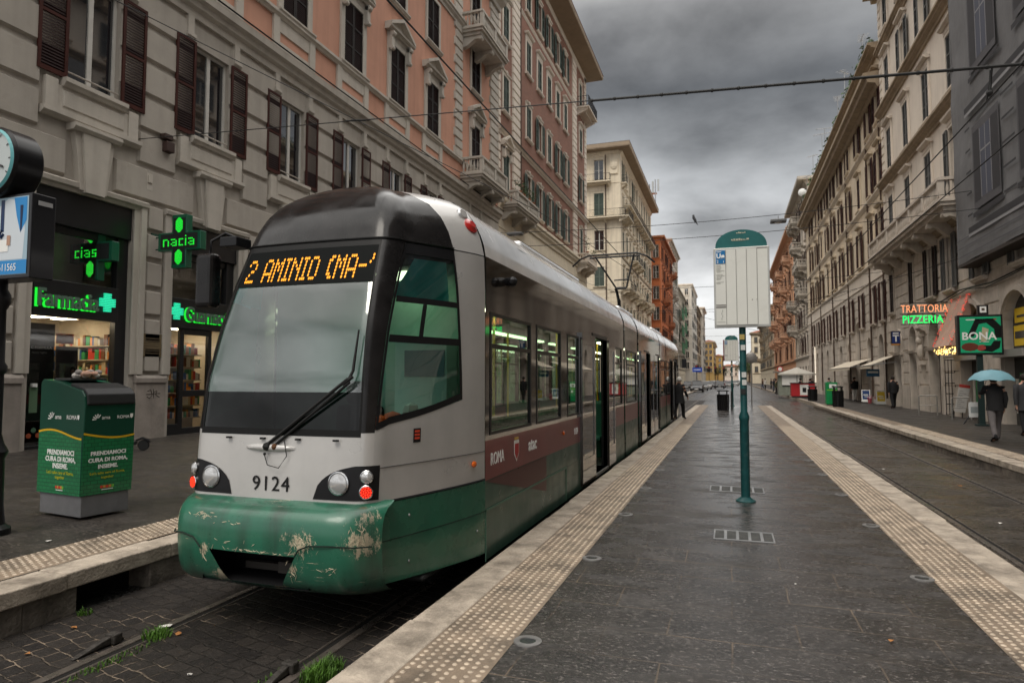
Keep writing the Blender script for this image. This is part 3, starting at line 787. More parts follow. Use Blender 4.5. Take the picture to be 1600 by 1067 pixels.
for x in xs:
    r = brec(x); sh_ = lambda z: (1 if x < 0 else -1) * max(0, min(.345, 9) - max(z, .115)) * .62 if x in (-.40, .36) and z < .345 else 0
    G.append([mb.vert((BX + x + sh_(z), min(y + r, 4.40), z)) for y, z in prof])
BOX0 = -.06
for i in range(len(xs) - 1):
    xm = (xs[i] + xs[i + 1]) / 2 + .05
    for j in range(len(prof) - 1):
        zz = (prof[j][1] + prof[j + 1][1]) / 2
        if .115 < zz < .345 and xs[i] >= -.401 and xs[i + 1] <= .361: continue
        mb.f.append([G[i][j], G[i][j + 1], G[i + 1][j + 1], G[i + 1][j]]); mb.m.append(0)
bo = tb(mb, 'bumper', M_bump, smooth=1.0)
mb = MB(); mb.box((BX - .50, 4.02, .10), (BX + .44, 4.35, .36), 0)
mb.f.pop(2); mb.m.pop(2)
mb.box((BX - .28, 4.22, .15), (BX + .30, 4.27, .20), 1); mb.box((BX + .10, 4.12, .17), (BX + .22, 4.2, .25), 1)
tb(mb, 'coupler_opening', [M_dark, mat('coupler_grey', (.05, .045, .04), .7, .3)], bo, fix=False)
mb = MB()
mb.tube([(BX + .88, 4.125, .42), (BX + .80, 4.035, .425), (BX + .62, 3.975, .435), (BX + .47, 3.955, .43), (BX + .40, 3.945, .40), (BX + .37, 3.945, .355)], .006, 5)
mb.tube([(BX - .88, 4.125, .42), (BX - .80, 4.035, .43), (BX - .66, 3.98, .44), (BX - .55, 3.963, .42), (BX - .47, 3.95, .355)], .006, 5)
tb(mb, 'bumper_groove', mat('groove_dark', (.01, .02, .015), .8), bo)
# scratches through the paint
def bsurf(x, z):
    for (y0, z0), (y1, z1) in zip(prof, prof[1:]):
        if z1 <= z <= z0: return min(y0 + (y1 - y0) * (z0 - z) / (z0 - z1 + 1e-6) + brec(x), 4.4)
    return 4.0
rs = random.Random(5); mb = MB()
for cx_, cz_, rx_, rz_, n_, vert in ((.42, .46, .10, .05, 34, 1), (.42, .40, .09, .04, 22, 1), (.80, .50, .07, .08, 26, 1), (-.50, .57, .14, .03, 22, 0), (-.2, .55, .2, .03, 8, 0), (-.82, .52, .05, .09, 20, 1), (-.46, .33, .03, .06, 16, 1), (.33, .24, .05, .05, 14, 1), (.62, .26, .10, .03, 9, 0), (-.2, .40, .25, .03, 6, 0), (0, .36, .33, .006, 26, 0)):
    for k in range(n_):
        x = cx_ + rs.gauss(0, .5) * rx_; z = cz_ + rs.gauss(0, .5) * rz_; L_ = rs.uniform(.012, .055); a = rs.gauss(0, .45) + (1.571 if vert else 0); dx_, dz_ = math.cos(a) * L_ / 2, math.sin(a) * L_ / 2
        p = [(x - dx_ * f, z - dz_ * f) for f in (1, 0, -1)]
        if any(not (-.88 < u < .88) or not (.10 < w_ < .69) for u, w_ in p): continue
        r_ = rs.uniform(.0012, .0034); mb.tube([(BX + u, bsurf(u, w_) - .0006, w_) for u, w_ in p], [r_ * .5, r_, r_ * .3], 4)
sc_ = tb(mb, 'scratches', mat('bare_filler', (.50, .43, .31), .7, var=.2, scale=20), bo); sc_['kind'] = 'stuff'
# dark gap between bumper and nose, and the underframe
mb = MB()
for sd in (1, -1): patch(mb, .6, 3, 14, .30, .70, 2, sd, -.03)
tb(mb, 'nose_backing', M_dark)
mb = MB(); mb.box((CX - .85, 5.2, ZR + .14), (CX + .85, 30.6, .0)); 
for yy in (7.6, 9.4, 17.8, 19.6, 26, 27.8):
    for sx in (-1, 1): mb.lathe([(.30, -.06), (.30, .06)], (CX + sx * .73, yy, ZR + .30), 16, 0, 'x')
tb(mb, 'underframe', M_dark)
# green flank skirts of the nose
ztb = lambda a: .02 + .07 * a
for sd in (1, -1):
    mb = MB(); patch(mb, .0, 1.12, 14, lambda a: ztb(a), lambda a: .395, 3, sd, .004); patch(mb, .0, 1.12, 14, .40, .675, 3, sd, .006)
    k = tb(mb, 'nose_skirt', M_green, smooth=True)
    mb = MB(); mb.tube([S(t / 14 * 1.12, .3975, sd, .004) for t in range(15)], .004, 4); 
    mb.tube([S(t / 14 * 1.12, .683, sd, .0) for t in range(15)], .010, 4)
    tb(mb, 'seam', M_dark, k)
    mb = MB()
    for t, z in ((.82, .55), (.82, .2), (.12, .25)): mb.lathe([(.012, 0), (.010, .006)], S(t, z, sd, .006), 8, 0, 'x')
    tb(mb, 'rivet', M_steel, k)

# ---- passenger sections
def wall_grid(mb, u0, u1, z0, z1, ops, rev=.2, mi=0, mir=None, y=0.):
    """front plane y with rectangular openings (a,b,c,d[,arch]) and reveals of depth rev"""
    mir = mi if mir is None else mir
    us = sorted({u0, u1} | {min(max(o[k], u0), u1) for o in ops for k in (0, 1)}); zs = sorted({z0, z1} | {min(max(o[k], z0), z1) for o in ops for k in (2, 3)})
    for i in range(len(us) - 1):
        k0 = None
        um = (us[i] + us[i + 1]) / 2
        for j in range(len(zs) - 1):
            zm = (zs[j] + zs[j + 1]) / 2
            hole = any(o[0] < um < o[1] and o[2] < zm < o[3] for o in ops)
            if not hole and k0 is None: k0 = zs[j]
            if hole and k0 is not None: mb.face([(us[i], y, k0), (us[i + 1], y, k0), (us[i + 1], y, zs[j]), (us[i], y, zs[j])], mi); k0 = None
        if k0 is not None: mb.face([(us[i], y, k0), (us[i + 1], y, k0), (us[i + 1], y, z1), (us[i], y, z1)], mi)
    for o in ops:
        a, b, c, d = o[:4]; Y2 = y + rev
        mb.face([(a, y, c), (a, y, d), (a, Y2, d), (a, Y2, c)], mir); mb.face([(b, y, d), (b, y, c), (b, Y2, c), (b, Y2, d)], mir)
        mb.face([(a, y, c), (a, Y2, c), (b, Y2, c), (b, y, c)], mir)
        if len(o) > 4:                                            # round arch inside the top of the opening
            r = (b - a) / 2; cz = d - r * o[4]; n = 12; P = [(a + r - r * math.cos(math.pi * q / n), cz + r * o[4] * math.sin(math.pi * q / n)) for q in range(n + 1)]
            for q in range(n):
                (p0, h0), (p1, h1) = P[q], P[q + 1]
                if q == 0: mb.face([(p0, y, h0), (p1, y, h1), (p1, y, d), (p0, y, d)], mi)
                else: mb.face([(p0, y, h0), (p1, y, h1), (p1, y, d), (p0, y, d)], mi)
                mb.face([(p0, y, h0), (p0, Y2, h0), (p1, Y2, h1), (p1, y, h1)], mir)
        else: mb.face([(a, y, d), (b, y, d), (b, Y2, d), (a, Y2, d)], mir)
PRF = [(1.17, 2.745), (1.155, 2.84), (1.125, 2.93), (1.07, 3.05), (.98, 3.17), (.84, 3.28), (.62, 3.35), (.3, 3.385), (0, 3.39)]
PRF = PRF + [(-x, z) for x, z in PRF[-2::-1]]
def tside(right):
    """matrix from the facade frame (u along y, -y outward) to the tram flank"""
    if right: return Matrix.Translation((CX + 1.17, 0, 0)) @ Matrix.Rotation(R_(90), 4, 'Z')
    return Matrix.Translation((CX - 1.17, 0, 0)) @ Matrix.Rotation(R_(-90), 4, 'Z') @ Matrix.Scale(-1, 4, (1, 0, 0))
def section(y0, y1, wins, doors, dull=False):
    """wins: (a,b); doors: (open a,b, [leaf intervals])"""
    for right in (True, False):
        T = tside(right)
        dd = doors if right else []
        ww = list(wins) if right else [(y0 + .25 + k * (y1 - y0 - .3) / max(1, round((y1 - y0) / 1.6)), y0 + .05 + (k + 1) * (y1 - y0 - .3) / max(1, round((y1 - y0) / 1.6))) for k in range(max(1, round((y1 - y0) / 1.6)))]
        dops = [(d[0], d[1], .03, 2.30) for d in dd]
        cut = lambda a, b: [o for o in dops if o[3] > a and o[2] < b]
        def strip(z0, z1, yo=0.):
            mb = MB(); mb.M = T
            wall_grid(mb, y0, y1, z0, z1, cut(z0, z1), .06, y=yo); return mb
        mb = strip(-.05, .40, -.004); wall_grid(mb, y0, y1, .402, .665, cut(.402, .665), .06)
        tb(mb, 'lower_panel', M_gdull if dull or not right else M_gdull)
        mb = strip(.665, 1.03); tb(mb, 'maroon_band', M_red)
        mb = MB(); mb.M = T
        wo = [(a, b, 1.075, 2.235) for a, b in ww]
        wall_grid(mb, y0, y1, 1.03, 2.745, wo + dops, .05)
        tb(mb, 'glazing_band', M_band)
        for a, b in ww:
            mb = MB(); mb.M = T; mb.face([(a, .012, 1.075), (b, .012, 1.075), (b, .012, 2.235), (a, .012, 2.235)]); w = tb(mb, 'window', M_pane, fix=False)
            mb = MB(); mb.M = T
            for q in ((a, a + .035, 1.075, 2.235), (b - .035, b, 1.075, 2.235), (a + .035, b - .035, 1.075, 1.105), (a + .035, b - .035, 2.205, 2.235), (a + .035, b - .035, 1.895, 1.935)): mb.box((q[0], -.006, q[2]), (q[1], .03, q[3]))
            tb(mb, 'window_frame', M_black, w)
        for d in dd:
            for a, b in d[2]:
                yo = -.045
                mb = MB(); mb.M = T
                g0, g1 = a + .12, b - .12
                wall_grid(mb, a, b, .0, 2.30, [(g0, g1, .38, 2.12)], .03, y=yo); mb.box((a, yo + .002, 0), (a + .02, 0, 2.30)); mb.box((b - .02, yo + .002, 0), (b, 0, 2.30)); mb.box((a + .02, yo + .002, 2.27), (b - .02, 0, 2.30))
                dr = tb(mb, 'door', M_band, fix=False)
                mb = MB(); mb.M = T; mb.face([(g0, yo + .012, .38), (g1, yo + .012, .38), (g1, yo + .012, 2.12), (g0, yo + .012, 2.12)]); tb(mb, 'door_pane', M_pane, dr, fix=False)
            mb = MB(); mb.M = T; a, b = d[0], d[1]
            mb.box((a - .05, -.012, .03), (a, .10, 2.36)); mb.box((b, -.012, .03), (b + .05, .10, 2.36)); mb.box((a, -.012, 2.30), (b, .10, 2.36)); mb.box((a, -.03, -.02), (b, .25, .03), 1)
            mb.tube([(a + .14, .22, .1), (a + .14, .22, 2.2)], .018, 6, 2)
            tb(mb, 'door_frame', [M_black, M_steel, M_yel])
    # roof, ends, floor, ceiling
    mb = MB(); mb.loft([[(CX + x, yy, z) for x, z in PRF] for yy in (y0, y1)], closed=False)
    tb(mb, 'roof_shell', M_roofs, smooth=.9)
    mb = MB(); mb.box((CX - 1.12, y0 + .01, -.02), (CX + 1.12, y1 - .01, .03)); tb(mb, 'floor', M_floor)
    mb = MB(); mb.box((CX - 1.12, y0 + .01, 2.42), (CX + 1.12, y1 - .01, 2.46)); tb(mb, 'ceiling', M_int)
    mb = MB(); mb.box((CX - .62, y0 + .3, 2.385), (CX - .50, y1 - .3, 2.418)); mb.box((CX + .50, y0 + .3, 2.385), (CX + .62, y1 - .3, 2.418)); tb(mb, 'ceiling_lamp', M_tube)
    mb = MB(); y = y0 + .6
    while y < y1 - .5:
        mb.tube([(CX + .45, y, .03), (CX + .45, y, 2.42)], .018, 6); mb.tube([(CX - .45, y, .03), (CX - .45, y, 2.42)], .018, 6); y += 1.6
    tb(mb, 'grab_pole', M_yel)
    y = y0 + .5
    while y < y1 - .7:
        if not any(d[0] - .3 < y < d[1] + .1 for d in doors):
            for sx in (-1, 1):
                mb = MB(); mb.box((CX + sx * .55, y, .45), (CX + sx * 1.0, y + .42, .53)); mb.box((CX + sx * .55, y + .40, .5), (CX + sx * 1.0, y + .47, 1.15)); mb.box((CX + sx * .70, y + .1, .03), (CX + sx * .85, y + .3, .45))
                tb(mb, 'seat', M_seat, bevel=.03)
        y += .85
section(YBK + .012, 13.95, [(5.78, 7.12), (7.34, 8.51), (8.87, 9.60), (12.78, 13.7)], [(10.68, 11.90, [(9.66, 10.66), (11.92, 12.62)])])
section(14.12, 16.10, [(14.35, 15.9)], [], True)
section(16.36, 21.40, [], [(17.55, 18.5, [(16.56, 17.53)]), (20.42, 21.15, [(18.52, 19.4), (19.5, 20.40)])], True)
section(21.56, 23.58, [(21.8, 23.4)], [], True)
section(23.76, 29.53, [(23.95, 25.0), (28.4, 29.35)], [(25.3, 25.95, [(25.97, 26.6)]), (26.9, 27.7, [(27.72, 28.3)])], True)
for y0, y1 in ((13.95, 14.12), (16.10, 16.36), (21.40, 21.56), (23.58, 23.76)):
    mb = MB(); n = 4; rings = []
    for k in range(n * 2 + 1):
        s = .965 if k % 2 else .985
        rings.append([(CX + x * s, y0 + (y1 - y0) * k / (2 * n), 1.5 + (z - 1.5) * (s + .005)) for x, z in [(1.17, -.02)] + PRF + [(-1.17, -.02)]])
    mb.loft(rings, closed=True, cap=False); tb(mb, 'gangway_bellows', M_bellows)
mb = MB()                                                       # seams and flap of the long lower panel
T = tside(True); mb.M = T
mb.box((5.66, -.012, .385), (8.75, -.003, .405)); mb.box((8.745, -.012, -.05), (8.765, -.003, .405)); mb.box((5.66, -.012, -.06), (5.675, -.003, .40))
mb.M = None; tb(mb, 'flap_edge', mat('green_edge', (.06, .13, .09), .4))
mb = MB(); mb.M = T; mb.face([(5.67, -.006, .66), (7.75, -.006, .24), (7.75, -.006, .66)]); mb.M = None
tb(mb, 'maroon_wedge', mat('maroon_dark', (.075, .022, .020), .35), fix=False)
# lettering on the maroon band
Ms = tside(True)
def side_text(s, u, z, size, name, **k):
    mb = MB(); text_mb(mb, s, size, Ms @ Matrix.Translation((u, -.003, z)), .002, **k); tb(mb, name, M_white, fix=False)
side_text('ROMA', 5.80, .79, .165, 'lettering', xs=.82)
side_text('atac', 7.02, .80, .20, 'lettering', bold=.003)
side_text('9124', 9.27, .80, .13, 'lettering', xs=.9)
mb = MB(); mb.M = Ms; mb.extr([(6.50, -.003, .96), (6.50, -.003, .82), (6.58, -.003, .74), (6.66, -.003, .82), (6.66, -.003, .96)], (0, -.003, 0), 0); mb.extr([(6.515, -.0065, .925), (6.515, -.0065, .825), (6.58, -.0065, .76), (6.645, -.0065, .825), (6.645, -.0065, .925)], (0, -.002, 0), 1); mb.box((6.52, -.008, .965), (6.64, -.002, .99), 2); mb.M = None
tb(mb, 'crest', [M_white, mat('crest_red', (.38, .03, .03), .5), mat('crest_gold', (.5, .33, .08), .5)])
mb = MB(); mb.sphere((CX + 1.18, 8.62, .87), .03, 8, 0, (.5, 1, 1)); tb(mb, 'side_reflector', M_amber)
mb = MB(); mb.lathe([(.03, 0), (.045, .03), (.05, .09), (.03, .12)], (CX + 1.155, 6.22, 2.58), 12, 0, 'x'); mb.sphere((CX + 1.26, 6.19, 2.575), .052, 10, 0); tb(mb, 'side_camera', M_black, smooth=True)
# roof vent and roof boxes
mb = MB()
q = lambda y, s, o=.004: (CX + PRF[3][0] + (PRF[5][0] - PRF[3][0]) * s + o, y, PRF[3][1] + (PRF[5][1] - PRF[3][1]) * s + o)
mb.face([q(6.15, .75), q(7.05, .05), q(7.35, .1), q(7.5, .3), q(6.75, .85)]); tb(mb, 'roof_vent', M_dark, fix=False)
for y0, y1 in ((8.5, 12.2), (17, 19.4), (24.6, 28)): mb = MB(); mb.box((CX - .62, y0, 3.36), (CX + .62, y1, 3.52)); tb(mb, 'roof_box', M_roofs, bevel=.06)
# pantograph
mb = MB()
Yp = 20.5
mb.box((CX - .4, Yp - .6, 3.38), (CX + .4, Yp + .5, 3.46))
mb.tube([(CX, Yp + .4, 3.45), (-3.27, Yp - .1, 4.06), (-3.34, Yp - .2, 4.43)], .055, 6)
mb.tube([(-3.34, Yp - .2, 4.43), (-4.03, Yp, 5.49)], .03, 5); mb.tube([(-3.02, Yp - .2, 4.43), (-2.81, Yp, 5.5)], .03, 5)
mb.tube([(-3.40, Yp - .2, 4.68), (-2.92, Yp - .2, 4.70)], .022, 5); mb.tube([(-3.34, Yp - .2, 4.43), (-3.02, Yp - .2, 4.43)], .04, 5)
mb.tube([(-4.75, Yp - .1, 5.2), (-4.5, Yp - .1, 5.42), (-4.2, Yp - .1, 5.53), (-2.7, Yp - .1, 5.53), (-2.4, Yp - .1, 5.42), (-2.15, Yp - .1, 5.2)], .03, 5)
mb.tube([(-4.25, Yp + .2, 5.5), (-2.65, Yp + .2, 5.5)], .03, 5)
tb(mb, 'pantograph', M_black)
# tail end (mirrored nose)
mb = MB()
for sd in (1, -1):
    patch(mb, 0, 3, 16, .69, 1.2, 2, sd, rear=True); patch(mb, 0, tp, 3, 1.2, 3.3, 8, sd, rear=True)
tb(mb, 'tail_panel', M_silver, smooth=True)
mb = MB()
for sd in (1, -1): patch(mb, tp, 3, 16, 1.2, 3.35, 8, sd, rear=True); patch(mb, 0, 3, 16, .0, .69, 2, sd, rear=True)
tb(mb, 'tail_glazing', M_band, smooth=True)
mb = MB(); mb.box((-2.05, 30.3, 2.1), (-1.86, 30.5, 2.5)); mb.tube([(-2.2, 30.5, 2.62), (-1.95, 30.4, 2.6), (-1.95, 30.4, 2.5)], .02, 5); tb(mb, 'tail_mirror', M_black, bevel=.03)
# driver's cab
mb = MB(); mb.box((CX - 1.1, 5.60, .03), (CX + 1.1, 5.64, 2.68)); tb(mb, 'cab_rear_wall', M_int)
mb = MB(); mb.box((CX - 1.0, 4.75, .0), (CX + 1.0, 5.6, .05)); mb.box((CX - .75, 4.42, .3), (CX + .75, 4.80, 1.12)); mb.box((CX - .80, 4.50, 1.02), (CX + .78, 4.95, 1.10)); tb(mb, 'dashboard', M_rubber, bevel=.05)
mb = MB(); mb.box((CX - .30, 5.05, .55), (CX + .22, 5.5, .68)); mb.box((CX - .28, 5.42, .6), (CX + .20, 5.55, 1.35)); mb.box((CX - .18, 5.43, 1.36), (CX + .10, 5.52, 1.58)); tb(mb, 'driver_seat', M_rubber, bevel=.06)
mb = MB(); mb.box((CX - .80, 4.95, 2.56), (CX + .80, 5.6, 2.62)); tb(mb, 'cab_ceiling', mat('cab_ceiling', (.10, .13, .12), .7))
mb = MB(); mb.box((CX + .40, 5.35, 1.25), (CX + .92, 5.58, 1.95), 0); mb.box((CX + .50, 5.343, 1.62), (CX + .90, 5.349, 1.86), 1); tb(mb, 'cab_cupboard', [mat('pale_cupboard', (.42, .62, .56), .5), mat('dark_screen', (.02, .10, .12), .2)], bevel=.01)
mb = MB()
for k in range(7):
    mb.sphere((CX + .62 + .05 * math.sin(k * 2.1) + k * .035, 4.72 + k * .055, 1.24 + .03 * math.sin(k * 1.7)), .085, 8, 0, (1, 1.2, .8))
mb.sphere((CX + .80, 4.90, 1.33), .075, 6, 1, (.8, 1.5, 1)); tb(mb, 'orange_bag', [M_orange, mat('pale_cloth', (.45, .62, .6), .8)])

mb = MB(); mb.box((CX + .30, 5.15, 2.53), (CX + .70, 5.5, 2.555)); tb(mb, 'cab_lamp', M_tube)

# ================================================================ BUILDINGS
WARM = (.36, .325, .275)
M_beige = mat('beige_render', (.37, .335, .29), .8, var=.10, scale=.8, streak=.30, bump=.12, bscale=50, dirt=(1.2, .55, .8, .35), dirtc=(.12, .10, .08))
M_trim = mat('beige_trim', (.45, .41, .355), .75, var=.10, scale=1.5, streak=.3, bump=.1, bscale=40, dirt=(1.5, .55, .8, .35), dirtc=(.13, .11, .09))
M_pink = mat('salmon_render', (.50, .265, .185), .85, var=.10, scale=.6, streak=.22, bump=.1, bscale=60, dirt=(.9, .55, .85, .3), dirtc=(.25, .10, .06))
M_socle = mat('grey_travertine', (.27, .235, .205), .6, var=.2, scale=2, streak=.5, bump=.2, bscale=20, dirt=(1.6, .5, .8, .5), dirtc=(.10, .085, .075))
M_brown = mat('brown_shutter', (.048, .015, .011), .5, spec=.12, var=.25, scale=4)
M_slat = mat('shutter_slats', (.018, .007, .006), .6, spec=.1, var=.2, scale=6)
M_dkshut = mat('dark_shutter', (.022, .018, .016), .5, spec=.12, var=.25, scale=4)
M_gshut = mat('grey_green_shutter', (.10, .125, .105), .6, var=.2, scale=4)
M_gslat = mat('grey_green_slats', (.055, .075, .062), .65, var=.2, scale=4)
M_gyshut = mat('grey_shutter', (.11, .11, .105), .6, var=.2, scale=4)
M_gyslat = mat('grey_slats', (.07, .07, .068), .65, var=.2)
M_wood = mat('white_window_frame', (.50, .48, .44), .5, var=.08)
M_brick = None
def brick_mat():
    m, n, l, b = nodes_mat('brown_brick')
    t = n.new('ShaderNodeTexCoord'); sp = n.new('ShaderNodeSeparateXYZ'); l.new(t.outputs['Object'], sp.inputs[0])
    ad = mth(n, l, 'ADD', sp.outputs['X'], sp.outputs['Y']); cv = n.new('ShaderNodeCombineXYZ'); l.new(ad, cv.inputs[0]); l.new(sp.outputs['Z'], cv.inputs[1])
    br = n.new('ShaderNodeTexBrick'); l.new(cv.outputs[0], br.inputs['Vector']); br.inputs['Scale'].default_value = 1; br.inputs['Brick Width'].default_value = .5; br.inputs['Row Height'].default_value = .13
    br.inputs['Mortar Size'].default_value = .014; br.inputs['Color1'].default_value = (.22, .10, .065, 1); br.inputs['Color2'].default_value = (.27, .125, .085, 1); br.inputs['Mortar'].default_value = (.19, .11, .08, 1)
    cc = mixc(n, l, rng(n, l, noise(n, l, t.outputs['Object'], .5, 7), .35, .75, 0, .5), br.outputs['Color'], (.14, .07, .05))
    l.new(cc, b.inputs['Base Color']); b.inputs['Roughness'].default_value = .9
    return m
M_brick = brick_mat()
M_cream = mat('cream_stucco', (.66, .58, .45), .85, var=.10, scale=.6, streak=.3, dirt=(.9, .55, .85, .35), dirtc=(.24, .20, .15))
M_orng = mat('orange_stucco', (.56, .185, .075), .85, var=.1, scale=.6, streak=.25, dirt=(.9, .55, .85, .3), dirtc=(.22, .09, .05))
M_ochre = mat('ochre_stucco', (.62, .52, .39), .85, var=.1, scale=.5, streak=.28, dirt=(.8, .52, .85, .4), dirtc=(.20, .15, .09))
M_ivory = mat('ivory_stucco', (.64, .565, .48), .85, var=.08, scale=.5, streak=.2, dirt=(.8, .55, .85, .3), dirtc=(.24, .20, .16))
M_stone = mat('street_stone', (.50, .44, .375), .8, var=.18, scale=1.2, streak=.4, bump=.15, bscale=20, dirt=(1, .5, .8, .5), dirtc=(.14, .11, .085))
M_peach = mat('peach_stucco', (.62, .34, .20), .85, var=.1, scale=.5, streak=.25)
M_grayst = mat('pale_grey_stucco', (.55, .51, .45), .85, var=.1, scale=.4, streak=.25)
M_yellow = mat('yellow_stucco', (.66, .44, .17), .85, var=.1, scale=.3, streak=.2)
M_cornice = mat('weathered_cornice', (.30, .235, .165), .8, var=.15, scale=1, streak=.4)
M_eave = mat('eave_soffit', (.29, .225, .16), .8, var=.12, scale=1)
M_tile = mat('roof_tiles', (.24, .085, .05), .85, var=.35, scale=6, bump=.4, bscale=12)
M_iron = mat('wrought_iron', (.02, .02, .02), .5)
M_plant = mat('plant_leaf', (.045, .075, .025), .6, var=.5, scale=5)
M_terra = mat('terracotta', (.35, .13, .06), .8, var=.2)
M_pipe = mat('downpipe', (.09, .06, .045), .5, .3, var=.2)

def shutter_mesh(w, h, m1, m2, rows=2):
    """louvred leaf, hinge at x=0, faces -y, thickness .05"""
    mb = MB(); st = .075 if w > .5 else .055; T = -.05
    mb.box((0, T, 0), (st, 0, h)); mb.box((w - st, T, 0), (w, 0, h))
    zs = [0] + [h * (k + 1) / rows for k in range(rows)]
    mb.box((st, T, 0), (w - st, 0, st * 1.5)); mb.box((st, T, h - st), (w - st, 0, h))
    for k in range(1, rows): mb.box((st, T, zs[k] - st / 2), (w - st, 0, zs[k] + st / 2))
    n = max(6, int(h / .075))
    mb.box((st, -.012, st), (w - st, -.004, h - st), 1)
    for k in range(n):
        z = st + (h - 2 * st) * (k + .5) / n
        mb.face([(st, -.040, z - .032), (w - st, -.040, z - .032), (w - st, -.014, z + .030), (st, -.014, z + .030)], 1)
    return mb.mesh('shutter', [m1, m2], fix=True)
def frame_mesh(w, h, m, cas=2, bars=1, y=.16):
    mb = MB(); f = .075
    mb.box((-w / 2, y - .03, 0), (-w / 2 + f, y + .03, h)); mb.box((w / 2 - f, y - .03, 0), (w / 2, y + .03, h)); mb.box((-w / 2 + f, y - .03, h - f), (w / 2 - f, y + .03, h)); mb.box((-w / 2 + f, y - .03, 0), (w / 2 - f, y + .03, f * 1.2))
    for k in range(1, cas): x = -w / 2 + w * k / cas; mb.box((x - .06, y - .034, f * 1.2), (x + .06, y + .03, h - f))
    for k in range(1, bars + 1):
        z = h * k / (bars + 1); mb.box((-w / 2 + f, y - .02, z - .02), (w / 2 - f, y + .02, z + .02))
    return mb.mesh('window', m)
def pane_mesh(w, h, y=.17):
    mb = MB(); mb.face([(-w / 2, y, 0), (w / 2, y, 0), (w / 2, y, h), (-w / 2, y, h)]); return mb.mesh('pane', M_glassd)
def surround_mesh(w, h, m, sw=.17, ped=None, sill=True, pr=.09):
    mb = MB()
    mb.box((-w / 2 - sw, -pr, 0), (-w / 2, .03, h)); mb.box((w / 2, -pr, 0), (w / 2 + sw, .03, h)); mb.box((-w / 2 - sw, -pr, h), (w / 2 + sw, .03, h + sw))
    if sill:
        mb.profile([(.02, -.16), (-pr - .06, -.16), (-pr - .10, -.10), (-pr - .14, -.06), (-pr - .14, 0), (.02, 0)], -w / 2 - sw - .08, w / 2 + sw + .08)
    H = h + sw
    if ped in ('tri', 'flat', 'brk'):
        W = w / 2 + sw + .22
        if ped == 'brk' or ped == 'tri':
            for s in (-1, 1):
                x = s * (w / 2 + sw * .55)
                mb.box((x - .11, -.26, h - .38), (x + .11, .02, H + .12)); mb.lathe([(.10, -.1), (.10, .1)], (x, -.22, h - .34), 10, 0, 'x'); mb.lathe([(.13, -.11), (.13, .11)], (x, -.24, H + .06), 10, 0, 'x')
            mb.box((-w / 2 - sw, -.10, H), (w / 2 + sw, .02, H + .18)); H += .18
        mb.profile([(.02, H), (-.22, H), (-.26, H + .07), (-.36, H + .10), (-.38, H + .17), (.02, H + .17)], -W, W)
        if ped in ('tri', 'brk'):
            hh = .62
            mb.extr([(-W, -.14, H + .17), (W, -.14, H + .17), (0, -.14, H + .17 + hh)], (0, .16, 0))
            for s in (-1, 1):
                a = Vector((s * W, 0, H + .17)); b = Vector((0, 0, H + .17 + hh)); d = Vector((0, 0, .15))
                mb.extr([(a.x, -.38, a.z), (b.x, -.38, b.z), (b.x, -.38, b.z + .16), (a.x, -.38, a.z + .16)], (0, .40, 0))
    elif ped == 'cap':
        W = w / 2 + sw + .12
        mb.box((-w / 2 - sw, -pr - .02, H), (w / 2 + sw, .02, H + .22)); mb.profile([(.02, H + .22), (-.18, H + .22), (-.30, H + .30), (-.32, H + .38), (.02, H + .38)], -W, W)
    elif ped == 'ear':
        mb.box((-.16, -.16, H - .05), (.16, .02, H + .25)); mb.profile([(.02, H), (-.16, H), (-.20, H + .10), (.02, H + .10)], -w / 2 - sw, w / 2 + sw)
    return mb.mesh('surround', m)

PROTO = {}
def window(parent, x, z, w, h, kind='open', sh=(None, None), surr=None, ped=None, sw=.17, frame=None, bars=1, cas=2, sill=True, y=0., rail=False, lean=None):
    """a window part with its pane, shutters and stone surround as sub-parts; kind: open, shut, half, bare, left"""
    key = (round(w, 2), round(h, 2), sh[0] and sh[0].name, surr and surr.name, ped, sw, frame and frame.name, bars, cas, sill)
    if key not in PROTO:
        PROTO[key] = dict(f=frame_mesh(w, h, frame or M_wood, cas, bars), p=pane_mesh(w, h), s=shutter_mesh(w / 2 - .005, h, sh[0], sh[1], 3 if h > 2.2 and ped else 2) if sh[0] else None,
                          t=surround_mesh(w, h, surr, sw, ped, sill) if surr else None)
    P = PROTO[key]
    f = inst(P['f'], 'window', parent, (x, y, z)); inst(P['p'], 'pane', f)
    if P['t']: inst(P['t'], 'surround', f)
    if P['s']:
        lw = w / 2 - .005
        o = .10 if surr else .06
        if kind == 'shut':
            inst(P['s'], 'shutter', f, (-w / 2, -.0, 0)); inst(P['s'], 'shutter', f, (.005, -.0, 0))
        elif kind in ('open', 'left', 'right'):
            yo = -o
            if kind != 'right': q = inst(P['s'], 'shutter', f, (-w / 2 - .0, yo, 0), 0); q.location = (-w / 2 - lw - .02, yo - .0, 0); q.rotation_euler.z = random.uniform(-.05, .02)
            if kind != 'left': q = inst(P['s'], 'shutter', f, (w / 2 + .02, yo, 0), random.uniform(-.02, .02))
            if kind == 'left': inst(P['s'], 'shutter', f, (.005, 0, 0))
            if kind == 'right': inst(P['s'], 'shutter', f, (-w / 2, 0, 0))
        elif kind == 'half':
            inst(P['s'], 'shutter', f, (-w / 2, .0, 0), random.uniform(-.9, -.4)); q = inst(P['s'], 'shutter', f, (.005, .0, 0))
    if rail:
        if ('rail', key) not in PROTO:
            mb = MB(); mb.tube([(-w / 2, -.02, .22), (w / 2, -.02, .22)], .02, 6); PROTO[('rail', key)] = mb.mesh('guard_rail', mat('pale_rail', (.35, .31, .27), .5))
        inst(PROTO[('rail', key)], 'guard_rail', f)
    return f

